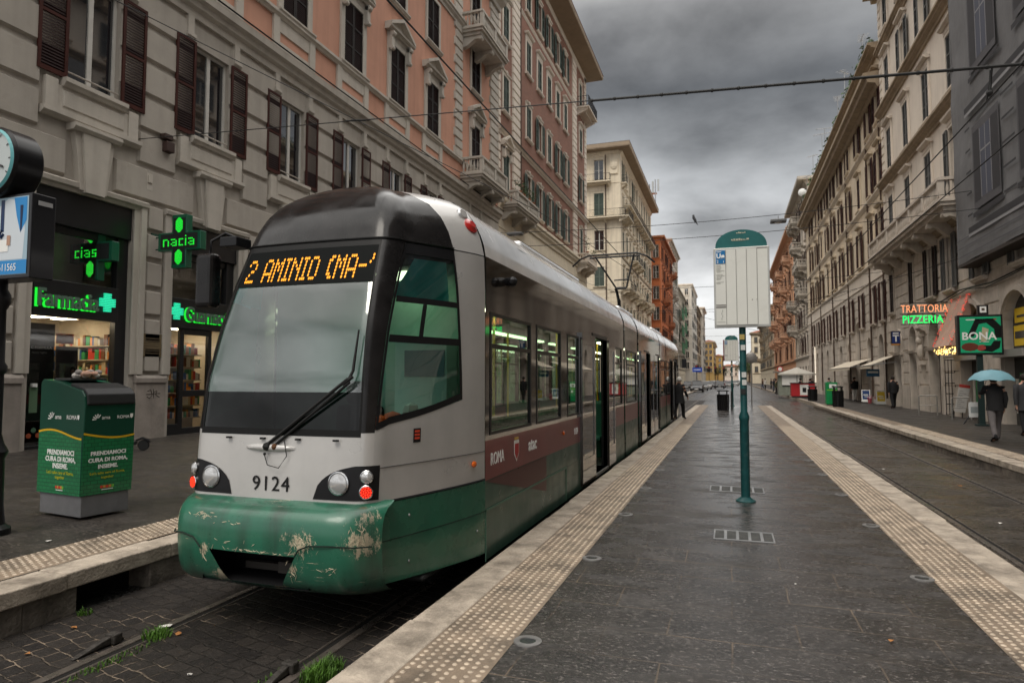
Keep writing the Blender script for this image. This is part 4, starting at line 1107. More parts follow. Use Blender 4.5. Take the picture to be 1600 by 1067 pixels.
def building(label, side, X, Y0, Y1, z1, wallm, D=14, cat='building', ends=True, roof=True, name='apartment_building', group=None):
    """root in facade coordinates: x along the street, -y towards the street"""
    if side == 'L': t = thing(name, label, cat, (X, Y0, 0), R_(90), group)
    elif side == 'R': t = thing(name, label, cat, (X, Y1, 0), R_(-90), group)
    else: t = thing(name, label, cat, (X, Y0, 0), 0, group)
    return t
def shell(mb, W, z0, z1, D, mi=0):
    """ends, back and top of the body"""
    mb.face([(0, D, z0), (0, 0, z0), (0, 0, z1), (0, D, z1)], mi); mb.face([(W, 0, z0), (W, D, z0), (W, D, z1), (W, 0, z1)], mi)
    mb.face([(W, D, z0), (0, D, z0), (0, D, z1), (W, D, z1)], mi); mb.face([(0, 0, z1), (W, 0, z1), (W, D, z1), (0, D, z1)], mi)
CORN = lambda z, h, p: [(.02, z), (-p * .25, z), (-p * .3, z + h * .25), (-p * .7, z + h * .45), (-p * .75, z + h * .62), (-p, z + h * .72), (-p, z + h * .95), (-p * .9, z + h), (.02, z + h)]
def courses(mb, u0, u1, z0, z1, ch, holes, d=.05, gap=.05, mi=0, joint=None, y=0.):
    n = max(1, round((z1 - z0) / ch)); h = (z1 - z0) / n
    for k in range(n):
        a, b = z0 + k * h + gap / 2, z0 + (k + 1) * h - gap / 2
        iv = [(u0, u1)]
        for o in holes:
            if o[2] < b - .01 and o[3] > a + .01:
                nv = []
                for p, q in iv:
                    if o[1] <= p or o[0] >= q: nv.append((p, q)); continue
                    if o[0] > p: nv.append((p, o[0]))
                    if o[1] < q: nv.append((o[1], q))
                iv = nv
        for p, q in iv:
            if q - p < .12: continue
            if joint:
                m = max(1, round((q - p) / joint)); 
                for i in range(m): mb.panel(p + (q - p) * i / m + .012, p + (q - p) * (i + 1) / m - .012, a, b, y + .003, y - d, min(.045, d * .6), mi)
            else: mb.panel(p, q, a, b, y + .003, y - d, min(.045, d * .6), mi)
def quoins(mb, x0, x1, z0, z1, mi=0, h=.52, d=.09, alt=0.):
    n = round((z1 - z0) / h); h = (z1 - z0) / n
    for k in range(n):
        e = alt if k % 2 else 0
        mb.panel(x0 + (e if alt > 0 else 0), x1 + (e if alt < 0 else 0), z0 + k * h + .03, z0 + (k + 1) * h - .03, .003, -d, .035, mi)
BAL = [(.05, 0), (.05, .05), (.035, .07), (.07, .22), (.075, .30), (.05, .42), (.03, .55), (.045, .60), (.05, .62), (.05, .66)]
def stone_balcony(parent, x0, x1, z, p, m, h=.95, name='balcony', console=True):
    """slab on consoles with a turned-baluster parapet"""
    mb = MB()
    mb.extr([(x0 - .12, -p - .12, z - .05), (x1 + .12, -p - .12, z - .05), (x1 + .12, .02, z - .05), (x0 - .12, .02, z - .05)], (0, 0, .10))
    mb.box((x0 - .04, -p - .04, z - .20), (x1 + .04, .02, z - .05)); mb.box((x0 + .1, -p + .1, z - .38), (x1 - .1, .02, z - .20))
    b = mb.build(name, m, parent)
    if console:
        n = max(2, round((x1 - x0) / 2.2) + 1)
        for k in range(n):
            x = x0 + .35 + (x1 - x0 - .7) * k / (n - 1)
            mc = MB(); mc.extr([(x - .16, .0, z - 1.0), (x - .16, -.28, z - .92), (x - .16, -p * .55, z - .62), (x - .16, -p + .12, z - .55), (x - .16, -p + .12, z - .38), (x - .16, .0, z - .38)], (.32, 0, 0)); mc.lathe([(.12, -.18), (.12, .18)], (x, -p + .22, z - .52), 10, 0, 'x')
            mc.build('console', m, b)
    mp = MB(); zt = z + h
    mp.box((x0 - .06, -p - .08, zt - .12), (x1 + .06, -p + .16, zt)); mp.box((x0 - .06, -p + .16, zt - .12), (x0 + .18, .0, zt)); mp.box((x1 - .18, -p + .16, zt - .12), (x1 + .06, .0, zt))
    mp.box((x0 - .02, -p - .04, z + .05), (x1 + .02, -p + .12, z + .17)); mp.box((x0 - .02, -p + .12, z + .05), (x0 + .14, 0, z + .17)); mp.box((x1 - .14, -p + .12, z + .05), (x1 + .02, 0, z + .17))
    np_ = max(2, round((x1 - x0) / 2.4) + 1)
    posts = [x0 + .12 + (x1 - x0 - .24) * k / (np_ - 1) for k in range(np_)]
    for x in posts: mp.box((x - .13, -p - .06, z + .17), (x + .13, -p + .14, zt - .12))
    hs = (h - .29 - .0) / .66
    def bal(x, y): mp.lathe([(r, z + .17 + q * hs) for r, q in BAL], (x, y, 0), 6, caps=False)
    for i in range(np_ - 1):
        k = max(1, int((posts[i + 1] - posts[i] - .3) / .2))
        for j in range(k): bal(posts[i] + .15 + (posts[i + 1] - posts[i] - .3) * (j + .5) / k, -p + .04)
    k = max(1, int((p - .2) / .2))
    for j in range(k): bal(x0 + .06, -p + .15 + (p - .2) * (j + .5) / k); bal(x1 - .06, -p + .15 + (p - .2) * (j + .5) / k)
    mp.build('balustrade', m, b, smooth=.5)
    return b
def iron_balcony(parent, x0, x1, z, p, m, h=1.0, y=0., step=.16, name='balcony', side=True):
    mb = MB(); mb.box((x0, -p + y, z - .14), (x1, y + .02, z)); mb.box((x0 + .12, -p * .6 + y, z - .32), (x1 - .12, y + .02, z - .14)); b = mb.build(name, m, parent)
    n = max(2, int((x1 - x0) / 2.5) + 1)
    for k in range(n):
        x = x0 + .3 + (x1 - x0 - .6) * k / max(1, n - 1); mc = MB(); mc.extr([(x - .12, y, z - .8), (x - .12, y - p * .35, z - .6), (x - .12, y - p * .85, z - .30), (x - .12, y - p * .85, z - .14), (x - .12, y, z - .14)], (.24, 0, 0)); mc.build('console', m, b)
    mi = MB(); yy = y - p + .04; r = .012
    for zz in (z + h, z + .1): mi.box((x0 + .03, yy - .018, zz - .02), (x1 - .03, yy + .018, zz + .02)); mi.box((x0 + .03, yy, zz - .02), (x0 + .06, y, zz + .02)); mi.box((x1 - .06, yy, zz - .02), (x1 - .03, y, zz + .02))
    k = int((x1 - x0) / step)
    for j in range(k + 1): x = x0 + .04 + (x1 - x0 - .08) * j / k; mi.box((x - r, yy - r, z), (x + r, yy + r, z + h))
    k = max(1, int(p / step))
    for j in range(k):
        q = y - p + p * (j + .5) / k
        for x in (x0 + .045, x1 - .045): mi.box((x - r, q - r, z), (x + r, q + r, z + h))
    mi.build('railing', M_iron, b)
    return b
def foliage_mb(mb, c, r, n, s, mi=0, sq=(1, 1, 1)):
    for _ in range(n):
        v = Vector((random.gauss(0, .5), random.gauss(0, .5), random.gauss(0, .5)))
        if v.length > 1: v.normalize()
        p = Vector(c) + Vector((v.x * r * sq[0], v.y * r * sq[1], v.z * r * sq[2])); a = Vector((random.uniform(-1, 1), random.uniform(-1, 1), random.uniform(-1, 1))).normalized()
        b = a.orthogonal().normalized(); w = a.cross(b); q = s * random.uniform(.5, 1.3)
        mb.face([p - b * q * .4, p + w * q * .3, p + b * q, p - w * q * .3], mi)
def potted(loc, lb, r=.28, h=.5, root=None, group='plants on the balconies'):
    t = thing('potted_plant', lb, 'plant', loc, 0, group)
    mb = MB(); mb.lathe([(.11, 0), (.15, .24), (.165, .24), (.165, .28)], n=10); mb.build('pot', M_terra, t)
    mb = MB(); foliage_mb(mb, (0, 0, .3 + h * .5), r, 90, .12, 0, (1, 1, h / r * .7)); mb.build('leaves', M_plant, t, fix=False)
    return t
def gutter_pipe(parent, x, z0, z1, name='downpipe'):
    mb = MB(); mb.tube([(x, -.1, z0), (x, -.1, z1)], .055, 6)
    z = z0 + 1
    while z < z1: mb.box((x - .08, -.17, z), (x + .08, 0, z + .05)); z += 2.4
    return mb.build(name, M_pipe, parent)

# ---------------------------------------------------------------- left: beige and salmon house with the pharmacy
XL = -14.5
B1Y0 = 1.97; PITCH = 3.77; W1 = 40.4 - B1Y0
b1 = building('long house of beige banded stone below and salmon plaster above, pharmacy at street level', 'L', XL, B1Y0, 40.4, 27, M_beige)
U = lambda y: y - B1Y0
bays = [U(11.4 + PITCH * k) for k in range(-2, 6)] + [U(36.3)]
nb = len(bays)
MW = 1.38
shopo = [(x - 1.26, x + 1.26, -.1, 5.95) for x in bays[:-1]] + [(bays[-1] - 1.5, bays[-1] + 1.5, -.1, 5.95)]
mezo = [(x - MW / 2, x + MW / 2, 8.5, 11.25) for x in bays]
mb = MB()
wall_grid(mb, 0, W1, -.1, 12.0, shopo + mezo, .34)
holes = [(x - 1.62, x + 1.62, 0, 6.2) for x in bays[:-1]] + [(bays[-1] - 1.9, bays[-1] + 1.9, 0, 6.2)] + [(x - MW / 2 - .02, x + MW / 2 + .02, 7.4, 11.3) for x in bays] + [(x - 1.28, x + 1.28, 7.42, 8.5) for x in bays] + [(x - .62, x + .62, 6.1, 7.6) for x in bays]
courses(mb, 0, W1, 6.22, 11.86, .94, holes, .085, .10)
courses(mb, 0, W1, 1.72, 6.22, .75, holes, .085, .10)
shell(mb, W1, -.1, 12.0, 14)
b1w = mb.build('rusticated_wall', M_beige, b1)
for k in range(nb - 1):                                           # stone plinths of the piers
    mb = MB(); a, b = (bays[k] + 1.42, bays[k + 1] - 1.42)
    mb.box((a, -.09, -.1), (b, .02, 1.5)); mb.profile([(.02, 1.5), (-.13, 1.5), (-.13, 1.62), (-.08, 1.70), (.02, 1.70)], a - .02, b + .02)
    mb.build('plinth', M_socle, b1, bevel=.01)
for k, x in enumerate(bays):                                      # mouldings round the shop openings, keystones, aprons
    hw = 1.26 if k < nb - 1 else 1.5
    mb = MB()
    for s in (-1, 1):
        xa = x + s * hw; xb = x + s * (hw + .16); xc = x + s * (hw + .32)
        mb.box((min(xa, xb), -.05, 1.72), (max(xa, xb), .02, 5.96)); mb.box((min(xb, xc), -.11, 1.72), (max(xb, xc), .02, 6.16))
    mb.profile([(.02, 5.95), (-.05, 5.95), (-.07, 6.03), (-.15, 6.06), (-.17, 6.16), (-.10, 6.20), (.02, 6.20)], x - hw - .34, x + hw + .34)
    mb.build('shop_surround', M_trim, b1)
    mb = MB()
    for q, (dx_, yy) in enumerate(((.34, -.17), (.24, -.24))):
        mb.extr([(x - dx_, .0, 6.02 - .05 * q), (x + dx_, .0, 6.02 - .05 * q), (x + dx_ * 1.5, .0, 7.36), (x - dx_ * 1.5, .0, 7.36)], (0, yy, 0))
    mb.profile([(.02, 7.36), (-.26, 7.36), (-.32, 7.44), (-.32, 7.52), (.02, 7.52)], x - .62, x + .62)
    mb.build('keystone', M_trim, b1)
    mb = MB()
    mb.profile([(.02, 7.52), (-.10, 7.52), (-.20, 7.60), (-.20, 7.70), (.02, 7.70)], x - 1.28, x + 1.28)
    mb.box((x - 1.06, -.10, 7.70), (x + 1.06, .02, 8.30)); mb.panel(x - .8, x + .8, 7.82, 8.22, -.10, -.13, .03)
    for s in (-1, 1): mb.box((x + s * 1.06 - .14, -.13, 7.70), (x + s * 1.06 + .14, .02, 8.40))
    mb.profile([(.02, 8.30), (-.16, 8.30), (-.20, 8.36), (-.24, 8.40), (-.24, 8.50), (.02, 8.50)], x - .82, x + .82)
    mb.build('window_apron', M_trim, b1)
    mb = MB()
    for s in (-1, 1):
        xx = x + s * .92; mb.box((xx - .11, -.11, 11.3), (xx + .11, .02, 11.95)); mb.extr([(xx - .16, -.05, 11.22), (xx - .16, -.16, 11.34), (xx - .16, -.16, 11.44), (xx - .16, .0, 11.44)], (.32, 0, 0))
    mb.build('bracket', M_trim, b1)
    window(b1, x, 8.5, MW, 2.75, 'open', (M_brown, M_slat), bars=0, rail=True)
mb = MB(); mb.profile([(.02, 11.95), (-.10, 11.95), (-.12, 12.15), (-.24, 12.22), (-.27, 12.36), (-.40, 12.42), (-.42, 12.62), (-.40, 12.66), (.02, 12.72)], 0, W1); mb.build('string_course', M_trim, b1)
mb = MB(); mb.tube([(0, -.44, 12.70), (W1, -.44, 12.70)], .028, 5); mb.build('gutter_cable', M_rubseal, b1)
# salmon storeys
PW = 1.38
r1 = [(x - PW / 2, x + PW / 2, 14.25, 16.95) for x in bays]; r2 = [(x - PW / 2, x + PW / 2, 19.0, 21.5) for x in bays]; r3 = [(x - PW / 2, x + PW / 2, 23.4, 25.6) for x in bays]
mb = MB(); wall_grid(mb, 0, W1, 12.6, 27.0, r1 + r2 + r3, .3); shell(mb, W1, 12.0, 27.0, 14)
mb.build('salmon_wall', M_pink, b1)
mb = MB()
mb.profile([(.02, 13.95), (-.08, 13.95), (-.12, 14.02), (-.18, 14.06), (-.18, 14.16), (.02, 14.18)], 0, W1); mb.profile([(.02, 12.68), (-.10, 12.68), (-.10, 12.9), (.02, 12.92)], 0, W1)
mb.profile(CORN(21.9, .5, .3), 0, W1); mb.profile(CORN(26.3, 1.0, .9), 0, W1)
mb.build('cornice', M_trim, b1)
for k, x in enumerate(bays):
    mb = MB()
    for s in (-1, 1): mb.box((x + s * 1.0 - .16, -.09, 12.9), (x + s * 1.0 + .16, .02, 13.96))
    mb.box((x - .84, -.05, 13.5), (x + .84, .02, 13.95)); mb.box((x - .84, -.05, 12.9), (x + .84, .02, 13.15))
    mb.build('window_apron', M_trim, b1)
    
    window(b1, x, 14.25, PW, 2.7, 'open' if k == 4 - 2 else 'shut', (M_dkshut, M_slat), M_trim, 'brk', .26, bars=0)
    window(b1, x, 19.0, PW, 2.5, 'shut', (M_dkshut, M_slat), M_trim, None, .17, bars=0)
    window(b1, x, 23.4, PW, 2.2, 'shut', (M_dkshut, M_slat), M_trim, None, .17, bars=0)
for a_, b_, z0_, z1_, h_ in ((33.05, 34.2, 14.2, 26.3, .52), (38.75, 40.35, 14.2, 26.3, .52), (38.75, 40.35, 1.7, 11.9, .75)): mb = MB(); quoins(mb, U(a_), U(b_), z0_, z1_, h=h_, alt=.18 if z0_ > 3 else 0); mb.build('quoins', M_trim, b1)
stone_balcony(b1, U(34.1), U(38.5), 13.3, 1.3, M_trim, 1.0)
stone_balcony(b1, U(34.1), U(38.5), 21.9, 1.3, M_trim, 1.0)
# shop fronts (parts of the house)
M_sfr = mat('shopfront_black', (.010, .010, .011), .3, var=.2)
M_spane = glassmat('shop_glass', (.78, .80, .78), .01, .07)
M_shopwall = mat('shop_wall', (.55, .48, .38), .8, var=.1)
M_slight = mat('shop_lamp', (.9, .85, .7), .5, emit=(1, .84, .60), es=15)
def goods(mb, x0, x1, y, z0, z1, mi0, n):
    x = x0
    while x < x1 - .03:
        w = random.uniform(.05, .14); h = (z1 - z0) * random.uniform(.45, .95)
        if random.random() < .9: mb.box((x, y - .10, z0), (min(x + w, x1), y + .06, z0 + h), mi0 + random.randrange(n))
        x += w + .008
GC = [mat('goods_' + nm, c, .6) for nm, c in (('white', (.6, .58, .5)), ('red', (.5, .05, .03)), ('orange', (.65, .25, .05)), ('green', (.05, .3, .1)), ('blue', (.05, .12, .3)), ('cream', (.55, .45, .28)), ('brown', (.2, .09, .04)))]
for k, x in enumerate(bays):
    hw = 1.26 if k < nb - 1 else 1.5
    near = k in (2, 3)
    f = MB(); Y0_ = .20
    f.box((x - hw, .04, 5.15), (x + hw, .34, 5.95)); f.box((x - hw, Y0_, .0), (x - hw + .10, .33, 5.15)); f.box((x + hw - .30, Y0_ - .06, .0), (x + hw, .33, 5.15)); f.box((x - hw + .1, .06, 3.02), (x + hw - .3, .30, 3.86)); f.box((x - hw + .1, Y0_, 4.98), (x + hw - .3, .3, 5.15))
    if k == 3:
        for xx in (x - .62, x + .42): f.box((xx - .07, Y0_, 0), (xx + .07, .3, 3.02))
        f.box((x - hw + .1, Y0_, 0), (x - .69, .3, .35)); f.box((x - .55, Y0_, 1.10), (x + .35, .3, 1.28)); f.box((x - .55, Y0_, 0), (x + .35, .3, .22)); f.box((x - .55, Y0_, 2.86), (x + .35, .3, 3.02))
    else: f.box((x - hw + .1, Y0_, 0), (x + hw - .3, .3, .12))
    sf = f.build('shopfront', M_sfr, b1, bevel=.01)
    g = MB(); g.face([(x - hw + .1, .25, .1), (x + hw - .3, .25, .1), (x + hw - .3, .25, 5.1), (x - hw + .1, .25, 5.1)]); g.build('shop_pane', M_spane if near else M_glassd, sf, fix=False)
    if near:
        g = MB(); g.box((x - hw - .1, 2.6, -.05), (x + hw + .1, 2.7, 3.4)); g.box((x - hw - .15, .34, -.05), (x - hw - .1, 2.6, 5.6)); g.box((x + hw + .1, .34, -.05), (x + hw + .15, 2.6, 5.6)); g.box((x - hw - .1, .36, 3.15), (x + hw + .1, 2.6, 3.25)); g.box((x - hw - .1, .36, -.05), (x + hw + .1, 2.6, .02)); g.box((x - hw - .1, 1.2, 3.3), (x + hw + .1, 1.25, 5.6)); g.build('shop_interior', M_shopwall, sf)
        g = MB()
        for xx in (-.8, 0, .6): g.box((x + xx - .15, 1.1, 3.10), (x + xx + .15, 1.7, 3.148))
        g.build('shop_lamp', M_slight, sf)
        g = MB(); y = 1.15 if k == 3 else 1.5
        xa, xb = (x - hw + .15, x + hw - .3) if k == 3 else (x - .05, x + hw - .55)
        for z in ((.45, .82, 1.2, 1.58, 1.96, 2.34) if k == 3 else (1.05, 1.42, 1.80, 2.16)):
            g.box((xa, y - .14, z - .03), (xb, y + .15, z), 0); goods(g, xa + .02, xb - .02, y, z, z + .34, 1, 7)
        g.box((xa, y + .15, .02), (xb, y + .18, 2.7), 0)
        if k == 2:
            for z in (.5, .92, 1.34, 1.72, 2.1, 2.46):
                g.box((x + hw - .14, .5, z - .03), (x + hw + .09, 2.55, z), 0); yy = .52
                while yy < 2.5:
                    w_ = random.uniform(.06, .16)
                    if random.random() < .92: g.box((x + hw - .12 + random.uniform(0, .04), yy, z), (x + hw + .05, yy + w_ - .008, z + random.uniform(.16, .33)), 1 + random.randrange(7))
                    yy += w_
        if k == 2: g.box((xa, y - .2, .02), (xb, y + .14, .95), 0)
        g.build('shelves', [mat('shelf_board', (.5, .42, .3), .6)] + GC, sf, fix=False)
x = bays[2]
# window posters of the left shop
P1 = MB(); P1.box((x - 1.12, .262, .12), (x - .48, .29, 2.86), 0); P1.box((x - 1.08, .258, .18), (x - .52, .262, 2.8), 1)
P1.sphere((x - .86, .262, 1.55), .27, 14, 2, (1, .01, .75)); P1.box((x - 1.02, .245, .85), (x - .84, .256, 1.42), 3); P1.lathe([(.07, 1.42), (.07, 1.5)], (x - .93, .25, 0), 8, 4); P1.box((x - 1.08, .25, .20), (x - .52, .256, .66), 5)
for q in range(5): P1.sphere((x - 1.0 + q * .105, .249, .34 + .12 * (q % 2)), .06, 8, 6 + q % 2, (1, .05, 1))
text_mb(P1, 'C FORMULA', .085, Matrix.Translation((x - 1.02, .254, 2.28)), .001, 4); text_mb(P1, 'beauty regime', .06, Matrix.Translation((x - 1.0, .254, 2.18)), .001, 4)
P1.build('window_poster', [M_sfr, mat('poster_black', (.01, .014, .014), .3), mat('poster_cyan', (.16, .30, .34), .4), mat('poster_bottle', (.10, .17, .10), .4), M_white, mat('poster_dark', (.06, .05, .035), .5), mat('poster_rust', (.3, .07, .03), .5), mat('poster_leaf', (.06, .13, .08), .5)], b1, fix=False)
P2 = MB(); P2.box((x - .44, .265, .5), (x + .10, .29, 2.36), 0); P2.box((x - .44, .262, 2.42), (x - .02, .29, 2.66), 1); P2.sphere((x - .02, .262, 1.78), .10, 10, 3, (.8, .02, 1.2)); P2.sphere((x - .02, .258, 1.76), .06, 8, 2, (.8, .02, 1.2)); P2.extr([(x - .18, .262, 1.0), (x + .10, .262, 1.0), (x + .08, .262, 1.55), (x - .10, .262, 1.5)], (0, -.004, 0), 3)
for q, ch in enumerate('GRV'): text_mb(P2, ch, .16, Matrix.Translation((x - .34 + (q % 2) * .12, .263, 1.55 - q * .22)), .001, 4)
P2.build('window_poster', [mat('poster_grey', (.13, .12, .13), .5), mat('poster_salmon', (.5, .20, .13), .5), mat('poster_skin', (.35, .2, .15), .5), mat('poster_hair', (.02, .014, .012), .6), mat('poster_letter', (.2, .18, .18), .5)], b1, fix=False)
# brass plate and graffiti on the pier between the shops
mb = MB(); px_ = U(13.27); mb.box((px_ - .30, -.085, 2.18), (px_ + .30, -.05, 2.78), 0)
for q in range(7): mb.box((px_ - .24, -.088, 2.26 + q * .065), (px_ + .22, -.084, 2.285 + q * .065), 1)
mb.build('brass_plate', [mat('dull_brass', (.20, .155, .09), .45, .5, var=.2), mat('plate_line', (.10, .075, .045), .6)], b1)
mb = MB()
for pts in ([(-.1, 1.28), (.0, 1.32), (.05, 1.18), (-.02, 1.1), (-.12, 1.14)], [(.08, 1.34), (.10, 1.1)], [(.08, 1.24), (.2, 1.3), (.16, 1.18), (.28, 1.12)], [(-.14, 1.2), (.3, 1.22)]): mb.tube([(px_ + a, -.093, z) for a, z in pts], .008, 4)
mb.build('graffiti', mat('spray_black', (.03, .025, .02), .7), b1)
mb = MB(); mb.box((U(13.35), -.24, 8.05), (U(13.62), -.05, 8.2)); mb.box((U(13.40), -.26, 7.72), (U(13.66), -.06, 8.0)); mb.build('floodlight', mat('rusty_box', (.05, .03, .025), .6), b1, bevel=.02)
mb = MB(); mb.box((U(12.95), -.09, 6.55), (U(13.13), -.04, 7.0)); mb.box((U(12.98), -.12, 6.75), (U(13.10), -.06, 6.95)); mb.build('cable_box', M_trim, b1)
# illuminated fascia lettering of the pharmacy
for k, (s, cross, sx) in {2: ('Farmacia', .62, -1.12), 3: ('Guarnacci', -1.02, -.72)}.items():
    x = bays[k]
    mb = MB(); text_mb(mb, s, .56, Matrix.Translation((x + sx, -.01, 3.24)), .03, bold=.012, xs=.74); lo = mb.build('sign_letters', mat('sign_letter_face', (.10, .16, .12), .4), b1, fix=False)
    mb = MB(); text_mb(mb, s, .56, Matrix.Translation((x + sx - .035, .03, 3.225)), .012, bold=.018, xs=.74); mb.build('letter_glow', M_ledg, lo, fix=False)
    mb = MB(); c = x + cross
    for q in range(11):
        z = 3.25 + q * .042; ww = .20 if 3 <= q <= 7 else .085
        mb.box((c - ww, -.02, z), (c + ww, .05, z + .026))
    mb.build('cross_light', mat('cross_teal', (0, .2, .1), .4, emit=(.03, .8, .42), es=.9), b1)
# ---------------------------------------------------------------- green cross hung from the facade
def cross(loc, rz, lb, lit, txt, group=None):
    t = thing('pharmacy_cross', lb, 'sign', loc, rz, group)
    mb = MB(); a, b, d = .24, .70, .10
    P = [(-a, -b), (a, -b), (a, -a), (b, -a), (b, a), (a, a), (a, b), (-a, b), (-a, a), (-b, a), (-b, -a), (-a, -a)]
    mb.extr([(p[0], d, p[1]) for p in P], (0, -2 * d, 0)); c = mb.build('case', mat('cross_green', (.005, .09, .045), .3, coat=.3), t, bevel=.012)
    mb = MB(); s = .90; Q = [(p[0] * s * (.96 if abs(p[0]) > .3 else .9), p[1] * s * (.96 if abs(p[1]) > .3 else .9)) for p in P]
    mb.extr([(p[0], -d - .001, p[1]) for p in Q], (0, -.006, 0)); mb.build('screen', mat('screen_dark', (.02, .022, .022), .4), c)
    mb = MB()
    for zz in (-.42, .42):
        for i in range(-5, 6):
            for j in range(-7, 8):
                if (i / 5) ** 2 + (j / 7.5) ** 2 < 1: mb.face([(i * .026 - .011, -d - .010, zz + j * .026 - .011), (i * .026 + .011, -d - .010, zz + j * .026 - .011), (i * .026 + .011, -d - .010, zz + j * .026 + .011), (i * .026 - .011, -d - .010, zz + j * .026 + .011)])
    dots(mb, txt, Matrix.Translation((-.50, -d - .010, -.11)), .052, .030, 0, 4, .75)
    mb.build('lights', M_ledg, c, fix=False)
    mb = MB()
    for zz in (-.16, .16): mb.tube([(-.68, 0, zz), (-1.0, 0, zz)], .018, 5); mb.box((-1.02, -.10, zz - .11), (-.90, .1, zz + .11))
    mb.build('bracket', mat('bracket_green', (.02, .06, .04), .5), t)
cross((-13.54, 13.3, 5.18), 0, 'green lit pharmacy cross sticking out from the pier between the two shop windows', True, 'nacia')
cross((-14.92, 11.95, 4.72), 0, 'green lit pharmacy cross seen behind the upper glass of the left shop window', True, 'cias')

# ---------------------------------------------------------------- left 2: brown brick house with a deep eave
def eave(parent, W, z, p, D, m=M_eave, x0=0., ret0=0., ret1=0., tile=True, fascia=.3, pitch=.3):
    mb = MB(); mb.box((x0 - ret0, -p, z), (W + ret1, .3, z + .12)); mb.box((x0 - ret0 - .03, -p - .03, z + .12), (W + ret1 + .03, -p + .10, z + .12 + fascia)); mb.box((x0 - ret0 - .03, -p + .1, z + .12), (x0 - ret0 + .1, D * .5, z + .12 + fascia)); mb.box((W + ret1 - .1, -p + .1, z + .12), (W + ret1 + .03, D * .5, z + .12 + fascia))
    if ret0: mb.box((x0 - ret0, .3, z), (x0, D * .6, z + .12))
    if ret1: mb.box((W, .3, z), (W + ret1, D * .6, z + .12))
    e = mb.build('eave', m, parent)
    if tile:
        mb = MB(); zt = z + .13 + fascia; a, b = x0 - ret0 - .06, W + ret1 + .06
        mb.extr([(a, -p - .08, zt), (a, D * .55, zt), (a + min(ret0 * 2, 4), D * .55, zt + (D * .55 + p) * pitch)], (0, 0, 0)) if False else None
        P = [(a, -p - .08, zt), (b, -p - .08, zt), (b, D * .6, zt), (a, D * .6, zt)]; h = (D * .6 + p) * .5 * pitch; i = (D * .6 + p) * .5
        T = [(a + i, (D * .6 - p) / 2, zt + h), (b - i, (D * .6 - p) / 2, zt + h)]
        mb.face([P[0], P[1], T[1], T[0]]); mb.face([P[1], P[2], T[1]]); mb.face([P[2], P[3], T[0], T[1]]); mb.face([P[3], P[0], T[0]]); mb.face(P[::-1])
        mb.build('roof', M_tile, parent, fix=False)
    return e
B2Y0 = 40.42; W2 = 28.5
b2 = building('brown brick house with grey-green shutters and a deep overhanging eave', 'L', XL, B2Y0, B2Y0 + W2, 34.5, M_brick)
V = lambda y: y - B2Y0
cols2 = [42.0, 47.4, 50.5, 53.5, 56.5, 59.4, 66.1]
rows2 = [(14.5, 2.6), (20.0, 2.55), (25.1, 2.6), (30.0, 2.6)]
WW2 = 1.2
ops = [(V(c) - WW2 / 2, V(c) + WW2 / 2, z, z + h) for c in cols2 for z, h in rows2]
mb = MB(); wall_grid(mb, 0, W2, 13.9, 34.6, ops, .28); shell(mb, W2, 13.9, 34.6, 14); mb.build('brick_wall', M_brick, b2)
mb = MB(); go = [(V(c) - .9, V(c) + .9, 0, 4.2) for c in cols2] + [(V(c) - .6, V(c) + .6, 6.5, 9) for c in cols2]
wall_grid(mb, 0, W2, -.2, 13.9, go, .4); shell(mb, W2, -.2, 13.9, 14); courses(mb, 0, W2, .8, 12.4, .7, go, .05, .06); mb.profile(CORN(12.9, .9, .45), 0, W2); mb.build('base_wall', M_cream, b2)
for c in cols2:
    mb = MB(); mb.box((V(c) - .9, .2, 0), (V(c) + .9, .3, 4.2)); mb.build('shop_shutter', M_sfr, b2)
    window(b2, V(c), 6.5, 1.2, 2.5, 'open', (M_gshut, M_gslat), None)
for a_, b_, d_ in ((V(43.4), V(45.1), .12), (V(62.4), V(64.1), .12), (V(68.0), W2, .08), (0, V(40.9), .06)): mb = MB(); quoins(mb, a_, b_, 13.9, 34.4, h=.6, d=d_); mb.build('quoins', M_ivory, b2)
mb = MB(); mb.profile(CORN(18.25, .35, .28), 0, W2); mb.profile(CORN(29.2, .25, .12), 0, W2); mb.box((0, -.08, 33.9), (W2, .02, 34.6)); mb.build('string_course', M_ivory, b2)
OPEN2 = {(50.5, 1), (50.5, 3), (56.5, 1), (59.4, 1), (53.5, 3), (56.5, 3), (59.4, 3), (66.1, 1), (47.4, 0), (50.5, 0), (53.5, 0), (56.5, 0), (59.4, 0)}
for c in cols2:
    for r, (z, h) in enumerate(rows2):
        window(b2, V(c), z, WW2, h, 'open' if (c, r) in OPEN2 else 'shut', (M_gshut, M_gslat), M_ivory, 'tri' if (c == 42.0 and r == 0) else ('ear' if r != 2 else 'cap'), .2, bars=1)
gutter_pipe(b2, V(45.25), 14, 34.4)
stone_balcony(b2, V(41.0), V(46.2), 13.35, 1.15, M_trim, .9); stone_balcony(b2, V(64.0), V(68.6), 13.35, 1.15, M_ivory, .9)
iron_balcony(b2, V(64.4), V(68.9), 29.55, 1.3, M_ivory, 1.05)
eave(b2, W2, 34.5, 1.75, 14, ret1=1.0)
k = 0
for yy in (42.2, 43.2, 44.4, 45.4): potted((-13.55, yy, 14.25), ['trailing potted plant at the near end of the stone balcony behind the tram roof', 'bushy potted plant on the stone balcony behind the tram roof, second from its near end', 'potted plant on the stone balcony behind the tram roof, second from its far end', 'potted plant at the far end of the stone balcony behind the tram roof'][k], .38, .75); k += 1
potted((-13.55, 64.9, 14.25), 'tall dark potted plant on the corner balcony of the brick house', .42, 1.5); potted((-13.5, 67.4, 14.25), 'low potted plant on the corner balcony of the brick house', .4, .5)

